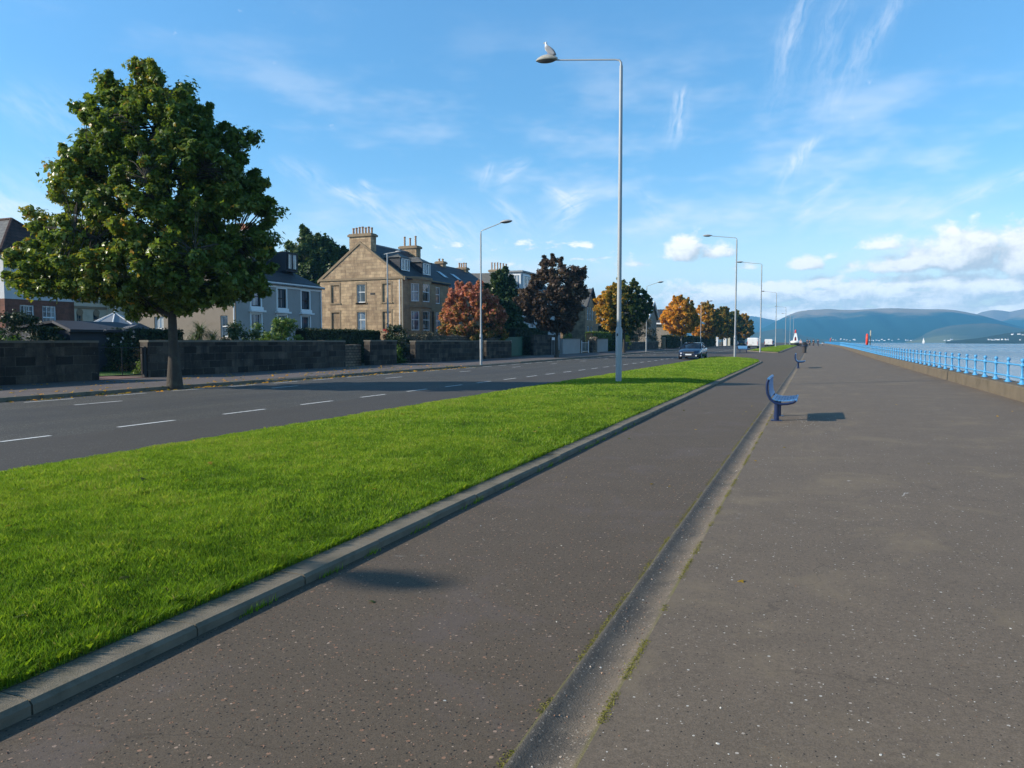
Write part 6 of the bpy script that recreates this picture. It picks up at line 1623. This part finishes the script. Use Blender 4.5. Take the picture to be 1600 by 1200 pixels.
def tree(name, loc, label, prof, trunk_h, trunk_r, nclus, per, leaf, mat_, tintf, crad=(.5, .8), lobes=3, bark='bark', group=None, nlimb=11, spikes=(), seed=1, cat='tree', inner=.30, lean=0.0, fork=0.0, flat=.75, depth=.85, tufts=.5, ragged=.13, shoots=16):
    """prof: [(height, left extent, right extent)] as seen from the road; the crown is round in depth"""
    global rng
    rng = np.random.default_rng(seed); rnd = random.Random(seed)
    t = thing(name, loc, label, cat, group)
    hs = np.array([q[0] for q in prof]); ls = np.array([q[1] for q in prof]); rs_ = np.array([q[2] for q in prof])
    top = hs[-1]
    # cluster centres in the envelope, stratified over height by cross-section area
    hh = np.linspace(hs[0], hs[-1], 200); area = (np.interp(hh, hs, ls) + np.interp(hh, hs, rs_)) ** 1.6 + .15
    cdf = np.cumsum(area); cdf /= cdf[-1]
    cen = []; rad = []
    tries = 0
    while len(cen) < nclus and tries < nclus * 30:
        tries += 1
        z = float(np.interp(rng.random(), cdf, hh)); th = rng.uniform(0, 2 * math.pi)
        L_, R_ = np.interp(z, hs, ls), np.interp(z, hs, rs_)
        cx = (R_ - L_) / 2; ax = (R_ + L_) / 2
        u = (inner + (1 - inner) * rng.random() ** .55) * (1 + ragged * math.sin(3 * th + seed + 1.9 * z) + ragged * .7 * math.sin(5 * th - 2.7 * z + 2 * seed))
        lx = cx + math.cos(th) * ax * u; ly = math.sin(th) * ax * u * depth
        cr = rng.uniform(*crad)
        mg = cr * .9
        lx = np.clip(lx, -L_ + mg, R_ - mg) if L_ + R_ > mg * 2.1 else cx
        p = np.array([lx * RT[0] - ly * RT[1], lx * RT[1] + ly * RT[0], z])
        if any(np.linalg.norm(p - q) < cr * .62 for q in cen[-60:]): continue
        cen.append(p); rad.append(cr)
    for _ in range(int(nclus * tufts)):
        z = float(np.interp(rng.random(), cdf, hh)); th = rng.uniform(0, 2 * math.pi); L_, R_ = np.interp(z, hs, ls), np.interp(z, hs, rs_)
        cx = (R_ - L_) / 2; ax = (R_ + L_) / 2; u = rng.uniform(.92, 1.10)
        lx, ly = cx + math.cos(th) * ax * u, math.sin(th) * ax * u * depth
        for q in range(2):
            cen.append(np.array([lx * RT[0] - ly * RT[1], lx * RT[1] + ly * RT[0], z])); rad.append(rng.uniform(.22, .42) * crad[1]); lx *= 1.05; z += rng.uniform(0, .3) * crad[1]
    for _ in range(shoots):
        z = float(hs[0] + (hs[-1] - hs[0]) * rng.uniform(.45, .97)); th = rng.uniform(0, 2 * math.pi); L_, R_ = np.interp(z, hs, ls), np.interp(z, hs, rs_)
        cx = (R_ - L_) / 2; ax = (R_ + L_) / 2; u = rng.uniform(.6, 1.02); lx, ly = cx + math.cos(th) * ax * u, math.sin(th) * ax * u * depth
        for q in range(4):
            cen.append(np.array([lx * RT[0] - ly * RT[1], lx * RT[1] + ly * RT[0], z])); rad.append(crad[1] * (.42 - .09 * q)); z += crad[1] * .34; lx += rng.normal(0, .06) + .05 * np.sign(lx); ly += rng.normal(0, .06)
    for lx, z, cr in spikes:
        cen.append(np.array([lx * RT[0], lx * RT[1], z])); rad.append(cr)
    cen = np.array(cen); rad = np.array(rad)
    crown_mesh('crown', loc, cen, rad, per, leaf, leafM[mat_], tintf, lobes, parent=t, flat=flat)
    # trunk with limbs and twigs in one mesh
    m = MB()
    tr = []
    for k in range(9):
        u = k / 8; z = u * top * .86
        tr.append(np.array([math.sin(u * 3 + seed) * .10 * u * top * .1 + lean * u, math.cos(u * 2.3 + seed) * .08 * u * top * .1, z]))
    rr = [trunk_r * ((1.35 if k == 0 else 1.0) * (1 - .9 * (k / 8) ** .9)) for k in range(9)]
    rr[0] = trunk_r * 1.55
    m.tube([(0, 0, -.2)] + [tuple(q) for q in tr[1:]] if False else [tuple(q - np.array([0, 0, .15 if i == 0 else 0])) for i, q in enumerate(tr)], rr, 12)
    limbs = []
    for k in range(nlimb):
        z0 = trunk_h * .92 + (top * .78 - trunk_h) * (k / max(1, nlimb - 1)) ** 1.1
        a = k * 2.4 + seed
        ztop = min(top * .95, z0 + (top - trunk_h) * rnd.uniform(.10, .26))
        L_, R_ = np.interp(ztop, hs, ls), np.interp(ztop, hs, rs_)
        rad_ = (R_ if math.cos(a) > 0 else L_) * abs(math.cos(a)) + (L_ + R_) / 2 * (1 - abs(math.cos(a)))
        e = np.array([math.cos(a) * RT[0] - math.sin(a) * RT[1], math.cos(a) * RT[1] + math.sin(a) * RT[0], 0]) * rad_ * .72
        b = np.array([np.interp(z0, [q[2] for q in tr], [q[0] for q in tr]), np.interp(z0, [q[2] for q in tr], [q[1] for q in tr]), z0])
        pts = [b]
        for j in range(1, 6):
            u = j / 5; p = b + e * u + np.array([0, 0, (ztop - z0) * u ** .8]) + np.array([rnd.uniform(-.12, .12) for _ in range(3)]) * (u * rad_ * .3)
            pts.append(p)
        r0 = trunk_r * (.52 - .34 * k / nlimb)
        m.tube([tuple(q) for q in pts], [r0 * (1 - .78 * j / 5) for j in range(6)], 7)
        limbs += [(q, r0 * (1 - .78 * j / 5)) for j, q in enumerate(pts)][1:]
    limbs += [(q, .05 * trunk_r / .2) for q in tr[4:]]
    fine = []
    for (q0, r0), (q1, r1) in zip(limbs, limbs[1:]):
        if np.linalg.norm(q0 - q1) < 2.2: fine += [(q0 + (q1 - q0) * f, r0 + (r1 - r0) * f) for f in (.25, .5, .75)]
    limbs += fine
    LP = np.array([q[0] for q in limbs])
    for c in cen:
        d = np.linalg.norm(LP - c, axis=1) + np.where(LP[:, 2] > c[2], .6, 0); j = int(d.argmin())
        b, r0 = limbs[j]
        mid = (b + c) / 2 + np.array([rnd.uniform(-.1, .1), rnd.uniform(-.1, .1), rnd.uniform(-.05, .15)])
        m.tube([tuple(b), tuple(mid), tuple(c)], [min(r0 * .6, .024 * trunk_r / .2), .013 * trunk_r / .2, .005], 5, cap=False)
    m.build('trunk', M[bark], t, smooth=True)
    return t
def tint_plain(mean=.5, sd=.2, patch=.2, sc=.8):
    def f(p, n): return mean + rng.normal(0, sd, n) + patch * vn(p[:, 0] * sc + p[:, 2] * .6, p[:, 1] * sc + p[:, 2] * sc)
    return f
def tint_side(lo, hi, width, sd=.13, vert=0.0, zc=5.0):
    """turned leaves on the left (sunny) side, greener to the right"""
    def f(p, n):
        lx = p[:, 0] * RT[0] + p[:, 1] * RT[1]
        u = np.clip(.5 - lx / width, 0, 1)
        return lo + (hi - lo) * u + rng.normal(0, sd, n) + .12 * vn(p[:, 0] * 1.3, p[:, 2] * 1.3) + vert * (p[:, 2] - zc)
    return f
def px2m(d): return d / F
# big sycamore on the pavement
k = 24.6 / F
bigprof = [(602 - y, 268 - l, r - 268) for y, l, r in ((482, 225, 300), (470, 170, 350), (455, 60, 398), (435, 30, 408), (410, 28, 412), (385, 50, 416), (360, 76, 418), (335, 86, 420), (305, 100, 414), (270, 104, 398), (240, 118, 382), (212, 132, 362), (185, 148, 338), (160, 160, 318), (140, 174, 294), (120, 200, 258), (106, 214, 238))]
bigprof = [(a * k, b * k * .94, c * k * .95) for a, b, c in bigprof]
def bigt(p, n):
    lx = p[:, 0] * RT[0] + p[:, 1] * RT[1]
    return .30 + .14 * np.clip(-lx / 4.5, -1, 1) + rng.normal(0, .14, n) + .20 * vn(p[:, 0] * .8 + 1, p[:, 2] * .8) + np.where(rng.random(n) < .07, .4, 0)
spk = [((x - 268) * k, (602 - y) * k, r) for x, y, r in ((400, 214, .38), (385, 222, .45), (128, 168, .3), (142, 175, .35), (50, 330, .32), (65, 338, .38), (82, 345, .4), (90, 262, .45), (95, 300, .4), (432, 330, .45), (425, 372, .5), (30, 395, .4), (22, 438, .4), (60, 420, .5), (40, 452, .4), (222, 108, .35), (170, 128, .38), (298, 140, .4), (245, 115, .4), (180, 470, .45), (215, 478, .4), (395, 440, .5), (340, 300, .4), (375, 210, .35), (205, 490, .3))]
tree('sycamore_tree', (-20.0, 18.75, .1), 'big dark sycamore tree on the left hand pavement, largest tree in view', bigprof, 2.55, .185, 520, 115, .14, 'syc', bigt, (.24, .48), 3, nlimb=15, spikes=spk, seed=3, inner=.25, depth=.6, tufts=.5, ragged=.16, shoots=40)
gT = 'young trees along the house side pavement'
k = 68 / F
tree('purple_tree', (-21.9, 64.6, .12), 'dark purple leaved tree on the pavement before the white house', [(a * k, b * k, c * k) for a, b, c in ((42, 10, 20), (56, 45, 30), (80, 58, 38), (100, 58, 42), (120, 34, 40), (135, 32, 46), (142, 28, 12), (151, 8, 8))],
     1.9, .16, 190, 62, .22, 'purple', tint_plain(.42, .22, .15), (.36, .62), 3, bark='bark', group=gT, seed=5, spikes=[(1.7, 7.6, .35), (2.1, 7.9, .3), (2.5, 8.15, .25)], shoots=22)
k = 91.5 / F
tree('autumn_tree', (-21.7, 90, .2), 'autumn tree orange on its left and green on its right, behind the nearest lamp', [(a * k, b * k, c * k) for a, b, c in ((33, 18, 12), (48, 38, 30), (70, 42, 40), (85, 38, 34), (97, 30, 28), (106, 14, 16), (112, 4, 6))],
     2.2, .17, 170, 62, .24, 'orange', tint_side(-.28, .62, 6.5, sd=.2), (.32, .58), 3, ragged=.2, tufts=.9, group=gT, seed=8, shoots=26)
k = 131 / F
tree('autumn_tree', (-21.7, 133, .38), 'bright orange tree left of the parked navy car', [(a * k, b * k, c * k) for a, b, c in ((22, 12, 10), (32, 28, 22), (50, 30, 24), (62, 22, 18), (74, 14, 12), (82, 3, 3))],
     2.0, .17, 150, 60, .28, 'orange', tint_side(.42, .95, 7.5, sd=.2), (.36, .62), 3, ragged=.2, tufts=.9, bark='bark_pale', group=gT, seed=12)
k = 162 / F
tree('autumn_tree', (-21.7, 166, .4), 'orange and green tree directly above the parked navy car', [(a * k, b * k, c * k) for a, b, c in ((15, 10, 10), (24, 26, 22), (42, 26, 22), (56, 16, 14), (68, 3, 4))],
     1.8, .17, 140, 55, .34, 'orange', tint_side(.22, .86, 7.5, sd=.2), (.42, .7), 3, ragged=.2, tufts=.9, group=gT, seed=15)
for (x, y, kk, sc_, lab, lo, hi, sd_) in ((-21.7, 197, 190 / F, .92, 'olive and brown tree right of the orange and green tree', .12, .62, 18), (-21.7, 226, 218 / F, .84, 'dark green tree with some brown leaves before the end of the row', .02, .5, 21), (-21.7, 256, 247 / F, .76, 'rusty orange tree at the far end of the pavement row', .3, .85, 25)):
    tree('autumn_tree', (x, y, .4), lab, [(a * kk * sc_, b * kk * sc_, c * kk * sc_) for a, b, c in ((14, 10, 10), (24, 24, 20), (40, 24, 20), (52, 15, 14), (62, 3, 4))], 1.8, .18, 105, 52, .42, 'orange', tint_side(lo, hi, 8, sd=.2), (.48, .8), 3, ragged=.2, tufts=.9, group=gT, seed=sd_)
# garden trees
k = 67 / F
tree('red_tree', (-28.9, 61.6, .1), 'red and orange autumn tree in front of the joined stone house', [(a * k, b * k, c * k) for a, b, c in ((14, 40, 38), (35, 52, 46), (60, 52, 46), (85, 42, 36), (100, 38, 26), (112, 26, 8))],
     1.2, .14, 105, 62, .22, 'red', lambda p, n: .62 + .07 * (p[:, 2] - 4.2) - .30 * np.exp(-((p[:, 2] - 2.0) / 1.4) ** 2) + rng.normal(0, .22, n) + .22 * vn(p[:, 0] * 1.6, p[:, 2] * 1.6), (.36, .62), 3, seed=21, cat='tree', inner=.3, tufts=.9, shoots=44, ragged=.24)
k = 87 / F
tree('green_tree', (-34, 80, .15), 'dense dark green tree just right of the red tree', [(a * k, b * k, c * k) for a, b, c in ((20, 26, 30), (45, 30, 34), (75, 30, 30), (100, 26, 18), (118, 12, 10), (124, 3, 3))],
     1.5, .2, 110, 100, .36, 'green', tint_plain(.4, .2, .2), (.6, .95), 3, seed=24, inner=.1)
k = 95 / F
tree('tall_green_tree', (-60, 79, .1), 'large green tree standing between the grey house and the sandstone house', [(a * k, b * k, c * k) for a, b, c in ((70, 30, 35), (95, 52, 52), (125, 52, 56), (150, 48, 52), (168, 34, 40), (184, 12, 14), (188, 3, 3))],
     5.0, .4, 130, 110, .42, 'green', tint_plain(.62, .2, .25), (.8, 1.25), 3, seed=27, inner=.1)
k = 150 / F
tree('dark_tree', (-27.5, 108, .25), 'dark evergreen mass behind the green and orange autumn tree', [(a * .085, b * .085, c * .085) for a, b, c in ((2, 16, 18), (20, 26, 30), (40, 22, 26), (56, 8, 10))], .6, .2, 70, 90, .36, 'dark', tint_plain(.5, .2, .2), (.6, .95), 3, seed=31, inner=.1)
# shrubs
def shrub(name, x, y, rx, h, mat_, label, n=26, per=130, leaf=.11, cr=(.3, .5), seed=1, tf=None, ry=None, cat='shrub', group=None, z0=.1, stem=True):
    global rng
    rng = np.random.default_rng(seed)
    loc = (x, y, G(y) + z0); t = thing(name, loc, label, cat, group); ry = ry or rx
    cen = []; rad = []
    for _ in range(n):
        a = rng.uniform(0, 2 * math.pi); u = rng.random() ** .5; z = rng.random() ** .8
        c_ = rng.uniform(*cr); sh = math.sqrt(max(.05, 1 - (z * .92) ** 2.2))
        cen.append((math.cos(a) * u * sh * rx, math.sin(a) * u * sh * ry, max(c_ * .5, z * h - c_ * .5))); rad.append(c_)
    crown_mesh('foliage', loc, np.array(cen), np.array(rad), per, leaf, leafM[mat_], tf or tint_plain(.5, .22, .2), 2, parent=t)
    if stem:
        m = MB()
        for c in cen[:12]: m.tube([(c[0] * .2, c[1] * .2, -.1), (c[0] * .6, c[1] * .6, c[2] * .5), c], [.03, .02, .008], 5, cap=False)
        m.build('stems', M['bark'], t)
    return t
shrub('bush', -30.2, 36.2, 2.0, 3.0, 'shrub', 'big light green bush in front of the grey house windows', 46, 130, .13, seed=41)
shrub('bush', -29.6, 32.4, 1.25, 2.7, 'green', 'darker green bush between the cordyline and the big light green bush', 30, 130, .12, seed=42)
shrub('bush', -27.7, 46.2, 1.15, 2.75, 'dark', 'dark green bush filling the gap between two blackened walls', 34, 130, .12, seed=43, ry=1.9)
shrub('bush', -27.0, 44.2, .8, 1.3, 'shrub', 'low leafy bush beside the thin gateposts in the wall gap', 18, 100, .11, seed=44)
shrub('round_bush', -28.2, 39.6, .75, 1.75, 'green', 'small rounded bush above the rubble stretch of wall', 20, 140, .07, seed=45, cr=(.25, .4))
shrub('bush', -30.3, 19.2, 1.6, 2.35, 'shrub', 'low green bush above the left edge wall', 22, 120, .11, seed=46)
shrub('bush', -33.2, 22.6, 1.7, 2.9, 'dark', 'dark bush below the red stone house windows', 34, 120, .12, seed=47, tf=tint_plain(.3, .2, .2))
shrub('flower_bush', -32.0, 26.3, 1.0, 2.1, 'green', 'straggly green bush with pale flowers behind the left gateway', 24, 80, .09, seed=48)
fl = bpy.data.objects['flower_bush']
rng = np.random.default_rng(5)
cen = np.stack([rng.uniform(-.9, .9, 26), rng.uniform(-.9, .9, 26), rng.uniform(1.0, 2.05, 26)], 1); crown_mesh('flowers', fl.location, cen, np.full(26, .07), 8, .07, leafM['flower'], tint_plain(.5, .3, 0), 2, parent=fl)
shrub('low_shrub', -31.2, 27.4, 1.4, 1.25, 'red', 'rusty brown low shrub at the back of the lawn', 18, 90, .1, seed=49, tf=tint_plain(.35, .2, .1))
shrub('low_shrub', -27.6, 24.4, .5, .85, 'shrub', 'small yellowish shrub just inside the left gateway', 10, 90, .08, seed=50, cr=(.2, .3), tf=tint_plain(.8, .2, .1))
shrub('rockery_plants', -28.0, 51.5, 1.0, 2.35, 'grey', 'dry straw coloured rockery plants on top of the old rubble wall', 26, 80, .1, seed=51, ry=4.5)
shrub('red_flowers', -29.6, 47.8, .5, 2.45, 'redflower', 'patch of red flowers below the bay window', 10, 60, .09, seed=52, cr=(.2, .3), ry=1.0)
shrub('grey_bush', -27.3, 124, 3.2, 5.6, 'grey', 'bare grey brown bush below the grey roofed house', 90, 90, .2, seed=53, cr=(.6, .9))
shrub('yellow_shrub', -24.9, 104.6, .75, 2.2, 'yellow', 'bright yellow shrub beside the thin pavement lamp post', 16, 90, .13, seed=54, cr=(.3, .45))
shrub('bush', -26.4, 107, 1.5, 3.4, 'shrub', 'green bush between the autumn tree and the yellow shrub', 26, 90, .18, seed=55, cr=(.5, .7))
shrub('bush', -27.0, 98.5, 1.8, 2.9, 'green', 'leafy bush right of the short grey wall', 26, 90, .17, seed=56, cr=(.5, .7))
shrub('bush', -30.5, 72.5, 2.2, 3.1, 'dark', 'dark bush behind the green gate', 34, 90, .17, seed=57, cr=(.5, .7))
shrub('bush', -28.5, 89, 1.0, 2.5, 'shrub', 'small bush behind the white metal gate', 16, 90, .15, seed=58)
# hedges: boxes of leaves
def hedge(x0, y0, x1, y1, wd, h, mat_, label, n, leaf=.1, z0=.1, seed=1, tf=None):
    global rng
    rng = np.random.default_rng(seed)
    loc = ((x0 + x1) / 2, (y0 + y1) / 2, G((y0 + y1) / 2) + z0); t = thing('hedge', loc, label, 'hedge')
    L = math.hypot(x1 - x0, y1 - y0); u = np.array([(x1 - x0) / L, (y1 - y0) / L]); nn = np.array([-u[1], u[0]])
    s = rng.uniform(-L / 2, L / 2, n); face = rng.random(n); v = rng.uniform(-wd / 2, wd / 2, n); z = rng.uniform(0, h, n)
    top = face < .38; z[top] = h + rng.normal(0, .05, top.sum()); sd_ = ~top; v[sd_] = np.where(rng.random(sd_.sum()) < .6, -1, 1) * (wd / 2 + rng.normal(0, .04, sd_.sum()))
    z += .05 * vn(s * .9, v)
    p = np.stack([u[0] * s + nn[0] * v, u[1] * s + nn[1] * v, z], 1)
    nr = np.stack([nn[0] * np.sign(v), nn[1] * np.sign(v), np.zeros(n)], 1); nr[top] = (0, 0, 1); nr += rng.normal(0, .5, (n, 3)); nr /= np.linalg.norm(nr, axis=1)[:, None]
    vv = leaf_faces(p, nr, leaf * rng.uniform(.7, 1.3, n), 2)
    np_mesh('foliage', vv, 4, leafM[mat_], np.repeat(np.clip((tf or tint_plain(.5, .22, .15))(p, n), 0, 1), 8), t)
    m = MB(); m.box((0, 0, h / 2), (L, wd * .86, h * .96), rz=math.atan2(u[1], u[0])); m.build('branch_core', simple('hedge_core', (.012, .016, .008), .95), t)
    return t
hedge(-29.5, 37.5, -29.5, 46.0, .9, 2.2, 'dark', 'dark clipped hedge in front of the sandstone gable', 9000, .11, seed=61)
hedge(-33.5, 23.4, -31.0, 29.5, .9, 2.05, 'dark', 'dark hedge below the garage roof behind the left gateway', 7000, .11, seed=62)
hedge(-26.6, 91.5, -26.6, 101, 1.0, 2.5, 'shrub', 'light green clipped hedge behind the short grey wall', 7000, .15, seed=63, tf=tint_plain(.5, .2, .1))
hedge(-23.8, 128, -22.6, 187, 1.1, 2.15, 'dark', 'long dark clipped hedge behind the orange tree and the parked car', 14000, .22, seed=64)
hedge(-21.8, 215, -21.9, 262, 1.1, 2.2, 'dark', 'last dark hedge beyond the tall pale pillar', 6000, .3, seed=65)
hedge(-29.6, 66.6, -34, 71.8, .8, 2.7, 'dark', 'dark hedge above the green gate', 5000, .16, seed=66)
hedge(-29.0, 71.0, -28.2, 79, .9, 2.75, 'dark', 'dark hedge rising just above the dark brown wall with the name plate', 7000, .16, seed=67)
# cordyline
def cordyline(x, y, label):
    global rng
    rng = np.random.default_rng(71)
    t = thing('cordyline', (x, y, .1), label, 'plant')
    V = []; T = []
    heads = [(0, 0, 1.9, 170), (.55, .25, 1.5, 120), (-.5, .3, 1.6, 120), (-.9, -.2, 1.0, 90), (.1, -.6, 1.2, 90)]
    m = MB()
    for hx, hy, hz_, n in heads:
        m.tube([(hx * .2, hy * .2, -.1), (hx * .7, hy * .7, hz_ * .5), (hx, hy, hz_)], [.09, .07, .06], 7)
        for _ in range(n):
            a = rng.uniform(0, 2 * math.pi); el = rng.uniform(-.25, 1.35); L = rng.uniform(.85, 1.25); w_ = rng.uniform(.018, .032)
            dh = np.array([math.cos(a), math.sin(a), 0]); s = np.array([-math.sin(a), math.cos(a), 0]) * w_
            p = np.array([hx, hy, hz_]); pts = [p.copy()]
            e = el
            for j in range(4): p = p + (dh * math.cos(e) + np.array([0, 0, math.sin(e)])) * L / 4; e -= .42 * rng.uniform(.6, 1.4); pts.append(p.copy())
            tv = float(np.clip(rng.normal(.55, .25) - (.3 if el < 0 else 0) * -1, 0, 1))
            for j in range(4):
                k0, k1 = (1 - j / 4.2), (1 - (j + 1) / 4.2)
                V.append(np.stack([pts[j] - s * k0, pts[j] + s * k0, pts[j + 1] + s * k1, pts[j + 1] - s * k1])); T += [tv] * 4
    np_mesh('strap_leaves', np.concatenate(V), 4, leafM['strap'], np.array(T), t)
    m.build('stem', M['bark'], t, smooth=True)
cordyline(-29.0, 28.9, 'spiky cordyline palm with strap leaves right of the big tree trunk')
# fallen leaves in the gutter of the road and on the pavement
rng = np.random.default_rng(90)
n = 700
x = np.where(rng.random(n) < .6, rng.normal(-19.75, .25, n), rng.uniform(-25, -20.2, n)); y = rng.uniform(10, 42, n)
z = np.where(x > -20, 0.0, .105 + .004 * (-20 - x)) + .008
nr = np.stack([rng.normal(0, .3, n), rng.normal(0, .3, n), np.ones(n)], 1); nr /= np.linalg.norm(nr, axis=1)[:, None]
prop(np_mesh('fallen_leaves', leaf_faces(np.stack([x, y, z], 1), nr, rng.uniform(.06, .14, n), 3), 4, leafM['orange'], np.repeat(rng.uniform(.3, .9, n), 12)), 'brown and yellow fallen leaves along the far kerb below the big tree', 'leaves', kind='stuff')
n = 90
x = rng.uniform(-8.5, -3.6, n); y = rng.uniform(2.5, 34, n); z = grass_z(x, y) + .045
nr = np.stack([rng.normal(0, .3, n), rng.normal(0, .3, n), np.ones(n)], 1); nr /= np.linalg.norm(nr, axis=1)[:, None]
prop(np_mesh('scattered_leaves', leaf_faces(np.stack([x, y, z], 1), nr, rng.uniform(.03, .07, n), 3), 4, leafM['orange'], np.repeat(rng.uniform(.1, .6, n), 12)), 'a few brown leaves lying in the grass of the long verge', 'leaves', kind='stuff')
n = 26
x = rng.uniform(-2.9, 4.0, n); y = rng.uniform(3.5, 22, n); z = np.where(x > -.7, .02 + (x + .78) / 5.6 * .1, .006)
nr = np.stack([rng.normal(0, .3, n), rng.normal(0, .3, n), np.ones(n)], 1); nr /= np.linalg.norm(nr, axis=1)[:, None]
prop(np_mesh('stray_leaves', leaf_faces(np.stack([x, y, z], 1), nr, rng.uniform(.03, .06, n), 3), 4, leafM['orange'], np.repeat(rng.uniform(.25, .6, n), 12)), 'a few stray dry leaves blown across the promenade and cycle path', 'leaves', kind='stuff')
#--NEXT--
